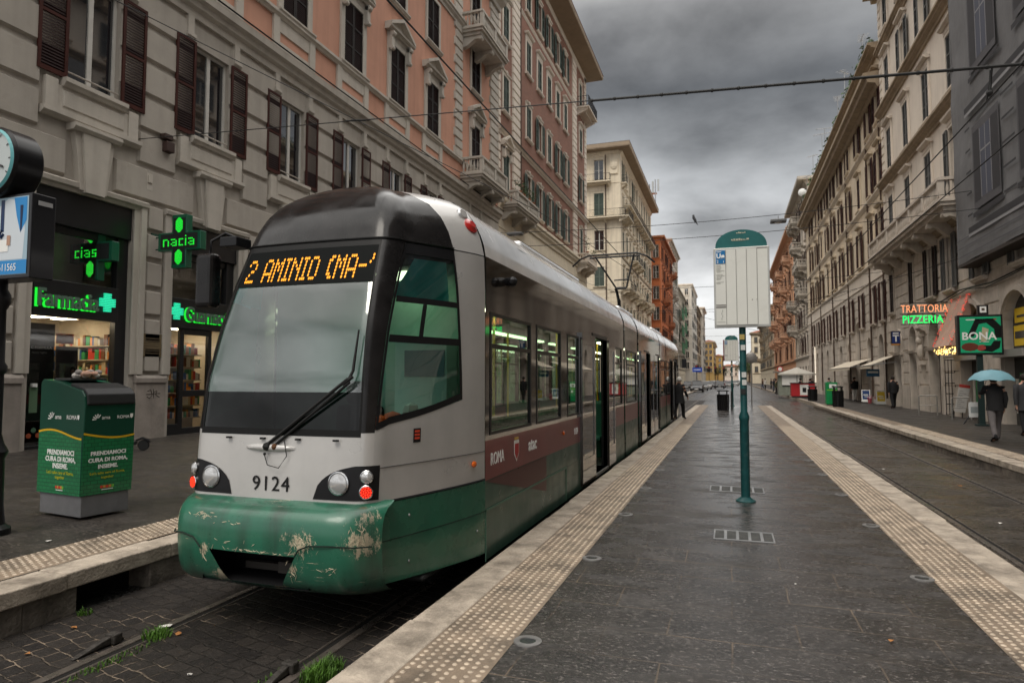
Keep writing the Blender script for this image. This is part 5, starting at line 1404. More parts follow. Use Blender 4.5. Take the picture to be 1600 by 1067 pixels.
# ---------------------------------------------------------------- left 3: cream corner house with iron balconies
B3Y0 = 92.; W3 = 38.
b3 = building('cream corner house with black iron balconies and a hipped tile roof', 'L', XL, B3Y0, B3Y0 + W3, 34.3, M_cream)
c3 = [2.6 + 3.65 * k for k in range(10)]
rows3 = [(4.9, 2.5), (9.6, 2.7), (14.8, 2.8), (20.0, 2.9), (25.0, 3.3), (30.2, 3.0)]
ops = [(x - .6, x + .6, z, z + h) for x in c3 for z, h in rows3] + [(x - 1, x + 1, -.2, 3.6) for x in c3]
mb = MB(); wall_grid(mb, 0, W3, -.2, 34.4, ops, .28)
D3 = 14
mb.face([(W3, 0, -.2), (W3, D3, -.2), (W3, D3, 34.4), (W3, 0, 34.4)]); mb.face([(W3, D3, -.2), (0, D3, -.2), (0, D3, 34.4), (W3, D3, 34.4)]); mb.face([(0, 0, 34.4), (W3, 0, 34.4), (W3, D3, 34.4), (0, D3, 34.4)])
ME = Matrix.Rotation(R_(-90), 4, 'Z')                             # end facade frame: x -> -y', outward -> -x'
eops = [(-x - .7, -x + .7, z, z + h) for x in (3.0, 6.5, 10.0) for z, h in rows3]
mb.M = Matrix.Rotation(R_(-90), 4, 'Z'); wall_grid(mb, -D3, 0, -.2, 34.4, eops, .28); courses(mb, -D3, 0, 4.4, 29.2, .62, eops, .03, .05); mb.M = None
mb.build('stucco_wall', M_cream, b3)
mb = MB(); 
for z in (8.6, 13.8, 19.0, 24.0, 29.4): mb.profile(CORN(z, .3, .2), 0, W3)
mb.profile(CORN(33.6, .7, .4), 0, W3); mb.M = ME; mb.profile(CORN(29.4, .3, .2), -D3, 0); mb.profile(CORN(33.6, .7, .4), -D3, 0); mb.profile(CORN(19.0, .3, .2), -D3, 0); mb.M = None
for x in (0., 18.5, W3 - 1.3): mb.box((x, -.14, 14), (x + 1.3, .02, 33.6))
mb.M = ME; mb.box((-1.5, -.14, 14), (0.14, .02, 33.6)); mb.box((-1.3, -.32, 30.9), (-.2, -.10, 33.2)); mb.sphere((-.75, -.3, 32.1), .55, 10, 0, (1, .45, 1.2)); mb.M = None
mb.build('pilaster', M_cream, b3)
for x in c3:
    for r, (z, h) in enumerate(rows3): window(b3, x, z, 1.2, h, random.choice(['shut', 'shut', 'bare', 'open']), (M_gshut, M_gslat), M_cream, 'cap' if r in (2, 3) else 'ear', .2)
for x in (3.0, 6.5, 10.0):
    for r, (z, h) in enumerate(rows3):
        f = window(b3, 0, z, 1.4, h, 'bare' if r in (5, 3) else 'shut', (M_gshut, M_gslat), M_cream, None, .15); f.location = (0, x, z); f.rotation_euler.z = R_(-90)
for (z, a, b, p) in ((29.8, 0.6, 2.2, .9), (24.6, -1.0, 4.2, 1.4), (27.2, 3.2, 37.0, 1.1)): iron_balcony(b3, a, b, z, p, M_cream, 1.05, step=.3)
for x in c3[:6]: iron_balcony(b3, x - 1.2, x + 1.2, 19.8 if int(x) % 2 else 14.7, 1.3, M_cream, 1.0, step=.3)
for x in c3[1::2]: stone_balcony(b3, x - 1.5, x + 1.5, 9.4, 1.4, M_cream, .9)
for x in c3[0::2]: stone_balcony(b3, x - 1.5, x + 1.5, 14.6, 1.2, M_cream, .9)
for z, w in ((29.8, 5.6), (24.6, 7.6)):
    o = iron_balcony(b3, -w, -1.2 if z > 28 else .9, z, 1.2, M_cream, 1.05, step=.2); o.rotation_euler.z = R_(-90)
eave(b3, W3, 34.3, 1.65, 14, ret0=1.7, fascia=.55, pitch=.32); gutter_pipe(b3, 17.9, 4, 34.2)
mb = MB(); mb.M = ME; mb.tube([(-2.0, -.12, 5), (-2.0, -.12, 34.2)], .08, 6); mb.M = None; mb.build('downpipe', M_pipe, b3)
ant = thing('telecom_mast', 'cluster of telecom antennas on the roof of the cream corner house', 'antenna', (-14.2, 127, 34.9))
mb = MB(); mb.tube([(0, 0, 0), (0, 0, 4.4)], .12, 6); mb.tube([(1.2, -1, 0), (1.2, -1, 5)], .1, 6); mb.box((-.3, -1, 2.4), (1.4, .2, 2.5)); mb.build('mast', M_steel, ant)
for a, b, z in ((-.5, 0, 2), (.5, -.6, 2.6), (1.6, -1.2, 2.7)):
    mb = MB(); mb.box((a, b, z), (a + .35, b + .2, z + 2.2)); mb.build('antenna_panel', mat('antenna_grey', (.35, .38, .38), .5), ant)

# ---------------------------------------------------------------- simpler far houses
def far_house(label, side, X, Y0, Y1, H, wallm, trimm, floors, pitch, shut, base=4.2, p=.8, tile=True, balc=0, endwin=False, cap=None, group=None, D=14, ww=1.2, hood=True):
    t = building(label, side, X, Y0, Y1, H, wallm, group=group); W = Y1 - Y0
    fh = (H - base - .6) / floors; n = max(1, int((W - 1) / pitch)); xs = [W / 2 + (k - (n - 1) / 2) * pitch for k in range(n)]
    rows = [(base + .8 + fh * k, min(2.6, fh * .62)) for k in range(floors)]
    ops = [(x - ww / 2, x + ww / 2, z, z + h) for x in xs for z, h in rows] + [(x - 1, x + 1, -.3, base - .9) for x in xs]
    mb = MB(); wall_grid(mb, 0, W, -.3, H, ops, .25)
    mb.face([(W, 0, -.3), (W, D, -.3), (W, D, H), (W, 0, H)]); mb.face([(W, D, -.3), (0, D, -.3), (0, D, H), (W, D, H)]); mb.face([(0, 0, H), (W, 0, H), (W, D, H), (0, D, H)]); mb.face([(0, D, -.3), (0, 0, -.3), (0, 0, H), (0, D, H)]) if side == 'L' or True else None
    mb.build('wall', wallm, t)
    mb = MB(); mb.profile(CORN(base, .4, .25), 0, W)
    for z, h in rows[1::2]: mb.profile(CORN(z - .5, .25, .15), 0, W)
    mb.profile(CORN(H - .6, .6, .35), 0, W); mb.build('cornice', trimm, t)
    for x in xs:
        for z, h in rows: window(t, x, z, ww, h, random.choice(['shut', 'open', 'open', 'bare']), shut, trimm if hood else None, 'cap' if hood else None, .15, sill=True)
        mb = MB(); mb.box((x - 1, .2, -.3), (x + 1, .25, base - .9)); mb.build('shop_shutter', M_sfr, t)
    if endwin:
        for z, h in rows:
            for x in endwin:
                f = window(t, 0, z, ww, h, 'bare', shut, trimm, None, .12); e = -.002
                f.location = (-.2, x, z) if side != 'R' else (W + .2, x, z); f.rotation_euler.z = R_(-90 if side != 'R' else 90)
    done = set()
    for k in range(balc):
        a_, b_ = (k * 2) % n, 1 + (k * 3) % (floors - 1)
        while (a_, b_) in done and len(done) < n * (floors - 1): b_ = 1 + b_ % (floors - 1); a_ = a_ if (a_, b_) not in done else (a_ + 1) % n
        done.add((a_, b_)); x = xs[a_]; z = rows[b_][0]
        stone_balcony(t, x - 1.5, x + 1.5, z - .05, 1.2, trimm, .9)
    eave(t, W, H, p, D, trimm, ret0=p * .6 if side == 'L' else p * .6, ret1=p * .6, tile=tile, fascia=.3)
    return t
far_house('narrow orange stucco house beside the cream corner house', 'L', -12.9, 133, 162, 30.0, M_orng, mat('dark_orange_trim', (.36, .15, .075), .8, var=.1), 6, 3.8, (M_brown, M_slat), p=.9, tile=False, balc=5, endwin=(.9,))
far_house('tall beige house rising behind the narrow orange house', 'L', -13.6, 162.3, 190, 35.5, M_grayst, M_trim, 7, 4.0, (M_gshut, M_gslat), p=.7, tile=False, balc=4, endwin=(1.2, 3.5))
b6 = far_house('beige house with green netting on its balconies', 'L', -14.2, 190.3, 226, 27.5, M_cream, M_trim, 6, 4.4, (M_gshut, M_gslat), p=.8, tile=False, balc=6)
mb = MB()
for z in (9, 14, 19): mb.box((3, -1.35, z), (14, -1.28, z + 3.2)); mb.box((16, -1.35, z + 2), (27, -1.28, z + 5))
mb.build('balcony_netting', mat('green_net', (.03, .12, .05), .8, var=.3, scale=2), b6)
far_house('white plain house standing forward of the beige house with green netting', 'L', -11.9, 226.5, 262, 33.2, M_grayst, M_ivory, 8, 4.2, (M_gyshut, M_gyslat), p=.5, tile=False, endwin=(1.6,), hood=False)
far_house('brown house behind the white plain house', 'L', -12.1, 262.3, 300, 29.5, M_ochre, M_cornice, 7, 4.4, (M_brown, M_slat), p=.8, tile=False)
far_house('pale house with a heavy cornice at the far left of the street', 'L', -11.2, 300.3, 329, 33, M_grayst, M_ivory, 8, 4.4, (M_gyshut, M_gyslat), p=1.0, tile=False)
far_house('yellow house with a tiled roof at the far left end of the street', 'L', -7.6, 331, 390, 19.3, M_yellow, M_ochre, 5, 4.5, (M_brown, M_slat), p=1.0, endwin=(1.2, 3.2), D=9)
far_house('low yellow house beside the far yellow house with the tiled roof', 'L', -4.2, 392, 460, 14.5, M_yellow, M_cornice, 3, 4.5, (M_brown, M_slat), p=.8, endwin=(1.2,), D=8)



# ---------------------------------------------------------------- right 1: ivory house over a stone ground floor
XR = 9.25
RY0, RY1 = -15., 45.2
wr = building('ivory house with hooded windows and a long stone balcony above the trattoria', 'R', XR, RY0, RY1, 26, M_ivory)
WR = RY1 - RY0
Q = lambda y: RY1 - y                                             # street position -> facade x
cw = [43.2 - 3.8 * k for k in range(15)]
rW = [(9.35, 3.05), (13.95, 2.5), (18.5, 2.35), (22.6, 2.2)]
ops = [(Q(c) - .55, Q(c) + .55, z, z + h) for c in cw for z, h in rW]
mb = MB(); wall_grid(mb, 0, WR, 8.3, 26.3, ops, .25); shell(mb, WR, 8.3, 26.3, 14); quoins(mb, 0.02, .62, 9.3, 26, h=.5, d=.06); mb.build('stucco_wall', M_ivory, wr)
mz = [(Q(c) - .5, Q(c) + .5, 5.5, 7.85) for c in (43.7, 39.4, 35.7, 32.9, 29.3, 25.5, 21.5, 17.5, 13.5, 9.5)]
ar = [(Q(42.6) - .72, Q(42.6) + .72, -.1, 4.25, 1.0), (Q(39.3) - .65, Q(39.3) + .65, -.1, 4.35, 1.0), (Q(35.5) - .85, Q(35.5) + .85, -.1, 4.5, 1.3)] + [(Q(c) - 1.25, Q(c) + 1.25, -.1, 4.6, 1.0) for c in (30.6, 26.3, 22, 17.5, 13, 8.5, 4)]
mb = MB(); wall_grid(mb, 0, WR, -.2, 8.3, mz + ar, .45); shell(mb, WR, -.2, 8.3, 14); courses(mb, 0, WR, 1.3, 8.1, .62, [(o[0] - .18, o[1] + .18, o[2], o[3] + .2) for o in mz + ar], .04, .045)
mb.box((0, -.10, -.2), (Q(43.5), .02, 1.25)); mb.box((Q(41.7), -.10, -.2), (Q(40.1), .02, 1.25)); mb.box((Q(38.5), -.10, -.2), (Q(36.5), .02, 1.25)); mb.box((Q(34.5), -.10, -.2), (Q(32), .02, 1.25))
mb.build('stone_wall', M_stone, wr)
for o in ar:
    mb = MB(); r = (o[1] - o[0]) / 2; c = (o[0] + o[1]) / 2; rz = r * o[4]; n = 14; P = [(c + (r + .02) * math.cos(math.pi * q / n), o[3] - rz + (rz + .02) * math.sin(math.pi * q / n)) for q in range(n + 1)]; Pn = [(c + (r + .22) * math.cos(math.pi * q / n), o[3] - rz + (rz + .22) * math.sin(math.pi * q / n)) for q in range(n + 1)]
    for q in range(n): mb.extr([(P[q][0], .02, P[q][1]), (Pn[q][0], .02, Pn[q][1]), (Pn[q + 1][0], .02, Pn[q + 1][1]), (P[q + 1][0], .02, P[q + 1][1])], (0, -.12, 0))
    mb.box((o[0] - .22, -.10, .0), (o[0] - .02, .02, o[3] - rz)); mb.box((o[1] + .02, -.10, 0), (o[1] + .22, .02, o[3] - rz)); mb.build('arch_moulding', M_stone, wr)
M_bdoor = mat('dark_wood_door', (.035, .022, .016), .5, var=.3)
M_roll = mat('roller_shutter', (.12, .105, .095), .5, .4, var=.2)
for i, o in enumerate(ar[:3]):
    mb = MB(); c = (o[0] + o[1]) / 2
    mb.box((o[0], .32, -.1), (o[1], .4, o[3])); mb.box((o[0], .22, 2.75), (o[1], .32, 2.95)); mb.box((c - .03, .28, 0), (c + .03, .33, 2.75))
    for s in (-1, 1): mb.panel(c + s * .33 - .22, c + s * .33 + .22, .3, 2.4, .318, .28, .03)
    mb.build('door', M_bdoor if i != 0 else M_sfr, wr)
    mb = MB(); mb.profile([(.02, 2.95), (-.2, 2.95), (-.24, 3.08), (.02, 3.1)], o[0] - .3, o[1] + .3); mb.build('door_hood', M_stone, wr)
mb = MB(); x = Q(37.4)                                            # carved figure between the arches
mb.box((x - .25, -.28, 2.3), (x + .25, .0, 2.5)); mb.sphere((x, -.2, 2.95), .3, 10, 0, (.75, .5, 1.4)); mb.sphere((x, -.26, 3.5), .17, 10, 0, (1, .9, 1.2)); mb.box((x - .22, -.3, 3.72), (x + .22, 0, 3.9)); mb.profile(CORN(3.9, .3, .35), x - .45, x + .45); mb.extr([(x - .1, -.2, 2.3), (x + .1, -.2, 2.3), (x, -.1, 1.6)], (0, .2, 0))
mb.build('carved_figure', M_stone, wr, smooth=.7)
for i, o in enumerate(mz): window(wr, (o[0] + o[1]) / 2, 5.5, 1.0, 2.35, 'shut' if i in (0, 1) else 'open', (M_gyshut if i > 2 else M_dkshut, M_gyslat if i > 2 else M_slat), M_stone, None, .1)
mb = MB(); mb.profile(CORN(8.1, .45, .35), 0, WR); mb.profile(CORN(13.15, .5, .4), 0, WR); mb.profile(CORN(17.65, .5, .4), 0, WR); mb.profile(CORN(21.6, .45, .35), 0, WR); mb.build('cornice', M_cornice, wr)
mb = MB(); mb.profile(CORN(25.5, 1.5, 1.15), -.5, WR)
for k in range(70): mb.box((k * .86, -.85, 25.5), (k * .86 + .35, .0, 25.95))
mb.build('crowning_cornice', M_cornice, wr)
for k, c in enumerate(cw):
    if c < -13: break
    for r, (z, h) in enumerate(rW): window(wr, Q(c), z, 1.1, h, 'open' if (r >= 2 and k in (2, 3, 1)) or (r == 0 and k == 3) else 'shut', (M_gyshut, M_gyslat), M_cornice if False else M_ivory, 'cap', .14)
stone_balcony(wr, Q(44.0), Q(30.0), 8.75, 1.1, M_stone, .95)
mb = MB(); mb.tube([(Q(37), -.1, 5.15), (Q(34), -.12, 5.1), (Q(31.5), -.14, 5.28), (Q(28), -.14, 5.12), (Q(24), -.12, 5.3)], .03, 5); mb.tube([(Q(33), -.14, 5.05), (Q(30.5), -.16, 5.2), (Q(28.5), -.16, 5.0), (Q(24), -.12, 5.25)], .02, 5); mb.build('cable_bundle', M_rubseal, wr)
# yellow posters and glazing in the big shop arch
M_yposter = mat('yellow_poster', (.75, .50, .03), .5); M_shopdark = mat('dark_shopfront', (.018, .02, .02), .2)
for i, c in enumerate((30.6, 26.3, 22, 17.5, 13, 8.5, 4)):
    x = Q(c); mb = MB(); mb.box((x - 1.25, .3, -.1), (x + 1.25, .36, 4.6), 0)
    if i < 2: mb.box((x - .9, .24, 3.55), (x + .95, .29, 4.05), 1); mb.box((x - 1.0, .24, 2.75), (x + 1.0, .29, 3.45), 1); mb.box((x - .9, .23, 3.0), (x - .1, .24, 3.25), 0); mb.box((x + .1, .23, 2.88), (x + .8, .24, 2.98), 0); mb.box((x - .7, .23, 3.72), (x + .3, .24, 3.8), 0)
    mb.box((x - 1.25, -.35, 2.35), (x + 1.25, .3, 2.6), 2); mb.box((x - .06, .2, 0), (x + .06, .3, 2.35), 3)
    for q in range(6): mb.box((x - 1.1 + q * .37, .26, .4 + .2 * (q % 3)), (x - .9 + q * .37, .3, 1.6 + .2 * (q % 2)), 4 + q % 3)
    mb.build('shopfront', [M_shopdark, M_yposter, mat('grey_awning_box', (.25, .24, .22), .6), M_steel, GC[0], GC[3], GC[6]], wr)

# scaffold sheet in front of it: printed fabric
M_sheet = mat('printed_sheet', (.15, .148, .15), .75, var=.15, scale=.8, streak=.3, bump=1.0, bscale=2.2)
ss = thing('scaffold_sheet', 'grey printed scaffold sheet with painted windows hanging over the ivory house', 'sheet', (8.6, 29.75, 0), R_(-90))
WS = 44.
mb = MB(); n = 60
rows_ = []
for zz in [6.05 + k * .8 for k in range(20)]:
    rows_.append([mb.vert((WS * i / n * (1 if i else 0), -.03 * math.sin(i * 1.3 + zz * .7) - .03 * math.sin(i * .37 - zz * 1.9) * (0 if zz < 6.3 else 1), zz)) for i in range(n + 1)])
for j in range(len(rows_) - 1):
    for i in range(n): mb.f.append([rows_[j][i], rows_[j][i + 1], rows_[j + 1][i + 1], rows_[j + 1][i]]); mb.m.append(0)
mb.face([(0, 0, 6.05), (0, 0, 21.2), (0, .62, 21.2), (0, .62, 6.05)]); mb.build('fabric', M_sheet, ss, smooth=True, fix=False)
mb = MB(); mb.box((0, .0, 5.92), (WS, .64, 6.04)); mb.build('soffit', mat('scaffold_board', (.05, .04, .035), .8), ss)
M_pr1 = mat('print_dark', (.040, .038, .041), .8, var=.1); M_pr2 = mat('print_mid', (.085, .082, .087), .8, var=.1); M_pr3 = mat('print_pale', (.25, .245, .25), .8, var=.1); M_pr4 = mat('print_blue', (.07, .075, .10), .7)
mb = MB()
def pr(x0, x1, z0, z1, mi, o=-.075): mb.face([(x0, o, z0), (x1, o, z0), (x1, o, z1), (x0, o, z1)], mi)
for k in range(10):
    x = 3.5 + 3.9 * k
    for z in (8.0, 13.0, 17.6):
        pr(x - 1.25, x + 1.25, z - .3, z + 2.75, 1, -.072); pr(x - 1.15, x - .55, z - .05, z + 2.5, 0); pr(x + .55, x + 1.15, z - .05, z + 2.5, 0); pr(x - .52, x + .52, z, z + 2.45, 3)
        for q in (-.5, -.02, .46): pr(x + q, x + q + .05, z, z + 2.45, 2, -.078)
        pr(x - .5, x + .5, z + 1.6, z + 1.66, 2, -.078); pr(x - 1.4, x + 1.4, z - .55, z - .38, 0); pr(x - 1.4, x + 1.4, z + 3.0, z + 3.12, 0)
    for z in (7.2, 11.7, 16.4): pr(x - 1.95, x + 1.95, z - .22, z, 0, -.073); pr(x - 1.95, x + 1.95, z - .34, z - .24, 2, -.073)
    for q in range(5): pr(x - 1.95, x - 1.45, 7.6 + q * .8, 7.68 + q * .8, 0); pr(x + 1.45, x + 1.95, 7.6 + q * .8, 7.68 + q * .8, 0)
for q in range(3): pr(0.1, WS, 6.25 + q * .32, 6.29 + q * .32, 1, -.072)
mb.build('printed_windows', [M_pr1, M_pr2, M_pr3, M_pr4], ss, fix=False)

# ---------------------------------------------------------------- right 2: ochre house with brown shutters
OY0, OY1 = 45.25, 88.
oc = building('long ochre house with dark brown shutters, downpipes and a roof terrace', 'R', XR + .05, OY0, OY1, 21, M_ochre)
WO = OY1 - OY0; O = lambda y: OY1 - y
co = [49.1 + 4.12 * k for k in range(9)] + [46.3]
rO = [(9.75, 2.5), (13.95, 2.35), (18.05, 1.9)]
ops = [(O(c) - .55, O(c) + .55, z, z + h) for c in co for z, h in rO]
mb = MB(); wall_grid(mb, 0, WO, 8.2, 20.7, ops, .25); shell(mb, WO, 8.2, 20.7, 14); mb.build('stucco_wall', M_ochre, oc)
mo = [(O(c) - .5, O(c) + .5, 5.3, 7.75) for c in co]
ao = [(O(c) - (.7 if c != 55.5 else .95), O(c) + (.7 if c != 55.5 else .95), -.2, 4.5 if c != 55.5 else 5.9, 1.0) for c in (47.6, 51.4, 55.5, 59.5, 63.7, 67.9, 72, 76, 80, 84)]
mo = [o for o in mo if not any(a[0] < (o[0] + o[1]) / 2 < a[1] and a[3] > 5.2 for a in ao)]
mb = MB(); wall_grid(mb, 0, WO, -.3, 8.2, mo + ao, .4); shell(mb, WO, -.3, 8.2, 14); courses(mb, 0, WO, 1.2, 8.1, .62, [(o[0] - .15, o[1] + .15, o[2], o[3] + .15) for o in mo + ao], .03, .045); mb.build('stone_wall', M_stone, oc)
for o in mo: window(oc, (o[0] + o[1]) / 2, 5.3, 1.0, 2.45, 'open', (M_brown, M_slat), M_stone, None, .1)
for o in ao: mb = MB(); mb.box((o[0], .26, -.3), (o[1], .34, o[3])); mb.box((o[0], .2, 2.7), (o[1], .3, 2.85)); mb.build('door', M_bdoor, oc)
mb = MB(); mb.box((0, -.06, 8.2), (WO, .02, 9.1)); mb.profile(CORN(9.1, .25, .2), 0, WO); mb.profile(CORN(13.45, .3, .2), 0, WO); mb.profile(CORN(17.4, .25, .2), 0, WO); mb.build('string_course', M_ivory, oc)
for k, c in enumerate(co):
    for r, (z, h) in enumerate(rO): window(oc, O(c), z, 1.1, h, 'open' if (k * 7 + r * 3) % 5 else 'shut', (M_brown, M_slat), M_ivory if False else M_ochre, 'cap' if r < 2 else None, .12)
mb = MB(); mb.profile([(.02, 19.9), (-.2, 19.95), (-.3, 20.2), (-.75, 20.3), (-.8, 20.55), (-1.0, 20.65), (-1.0, 20.9), (.02, 21.0)], -.3, WO + .0); mb.profile(CORN(21.05, .3, .5), 0, WO); mb.profile(CORN(22.3, .55, .7), 0, WO); mb.build('crowning_cornice', M_cornice, oc)
mb = MB(); mb.box((0, .0, 21.0), (WO, .3, 22.4)); mb.box((0, 1.2, 22.8), (WO, 8, 24.4)); mb.build('attic', M_ochre, oc)
for x in (4, 12.5, 21, 29.5, 38, 42.2): gutter_pipe(oc, x, .4, 20)
mb = MB()
for k in range(60): foliage_mb(mb, (random.uniform(1, WO - 1), -.15, 23.2 + random.uniform(0, .4)), .55, 16, .25)
mb.build('terrace_plants', M_plant, oc, fix=False)
AER = [(8.9, 82), (8.9, 76), (9.2, 71), (8.8, 66), (9.2, 61), (8.9, 55.5), (9.2, 50)]
for i, (x, y) in enumerate(AER):
    t = thing('television_aerial', f'thin television aerial on the roof edge of the ochre house, {["farthest", "second farthest", "third farthest", "middle one", "third nearest", "second nearest", "nearest"][i]} of the row', 'aerial', (x, y, 22.9), random.uniform(0, 3), 'aerials along the roof')
    h = random.uniform(2.0, 3.4); mb = MB(); mb.tube([(0, 0, 0), (0, 0, h)], .03, 5); mb.build('pole', M_steel, t)
    mb = MB(); mb.tube([(-.8, 0, h - .1), (.8, 0, h + .1)], .022, 4)
    for q in range(6): xx = -.7 + q * .28; mb.tube([(xx, -.35 + .03 * q, h - .1 + q * .033), (xx, .35 - .03 * q, h - .1 + q * .033)], .013, 4)
    mb.build('antenna', M_steel, t)
t = thing('satellite_dish', 'round satellite dish on the roof edge of the ochre house', 'satellite dish', (8.7, 85, 22.9)); mb = MB(); mb.tube([(0, 0, 0), (0, 0, 1)], .04, 5); mb.build('pole', M_steel, t); mb = MB(); mb.lathe([(.03, .12), (.3, .06), (.5, -.06), (.48, -.08), (.28, .03), (.02, .09)], (0, -.1, 1.2), 16, 0, 'y'); mb.build('dish', mat('dish_white', (.6, .6, .58), .5), t)
far_house('tall house with stacked balconies beyond the ochre house', 'R', XR + .3, 88.3, 108, 26.5, M_ivory, M_trim, 6, 3.7, (M_brown, M_slat), p=1.1, tile=False, balc=8)
far_house('peach house with rounded balconies at the right of the street', 'R', 10.0, 112, 166, 25.5, M_peach, mat('peach_trim', (.55, .36, .25), .8, var=.1), 5, 4.2, (M_brown, M_slat), p=1.1, tile=False, balc=14)
far_house('beige house behind the peach house, at the right of the street', 'R', 10.4, 172, 250, 19.5, M_cream, M_cornice, 5, 4.4, (M_gyshut, M_gyslat), p=.9, tile=False, balc=4, endwin=(2, 5, 8))

far_house('ochre house at the far right end of the street', 'R', 10.0, 290, 480, 14, M_ochre, M_cornice, 4, 5, (M_brown, M_slat), p=.8)
def end_house(label, x0, x1, y, H, m, tm, floors, shut):
    t = building(label, 'F', x0, y, 0, H, m); W = x1 - x0; n = max(2, int(W / 2.8)); fh = (H - 3.8) / floors
    xs = [W * (k + .5) / n for k in range(n)]; rows = [(4.2 + fh * k, fh * .55) for k in range(floors)]
    ops = [(x - .55, x + .55, z, z + h) for x in xs for z, h in rows]
    mb = MB(); wall_grid(mb, 0, W, -.3, H, ops, .25); shell(mb, W, -.3, H, 12); mb.build('wall', m, t)
    mb = MB(); mb.profile(CORN(3.4, .3, .2), 0, W); mb.profile(CORN(H - .6, .7, .6), -.5, W + .5); mb.build('cornice', tm, t)
    for x in xs:
        for z, h in rows: window(t, x, z, 1.1, h, 'shut', shut, tm, None, .12)
    eave(t, W, H + .1, .8, 12, tm, ret0=.7, ret1=.7)
end_house('pale building closing the far end of the street', -5, 6, 520, 11, M_ivory, M_cornice, 2, (M_gyshut, M_gyslat))
end_house('orange-brown building closing the far end of the street at the right', 7, 20, 500, 17, M_orng, M_cornice, 4, (M_brown, M_slat))
end_house('flat-fronted beige house facing down the street at the far right', 8.0, 16.5, 262, 18.5, M_cream, M_cornice, 4, (M_gyshut, M_gyslat))

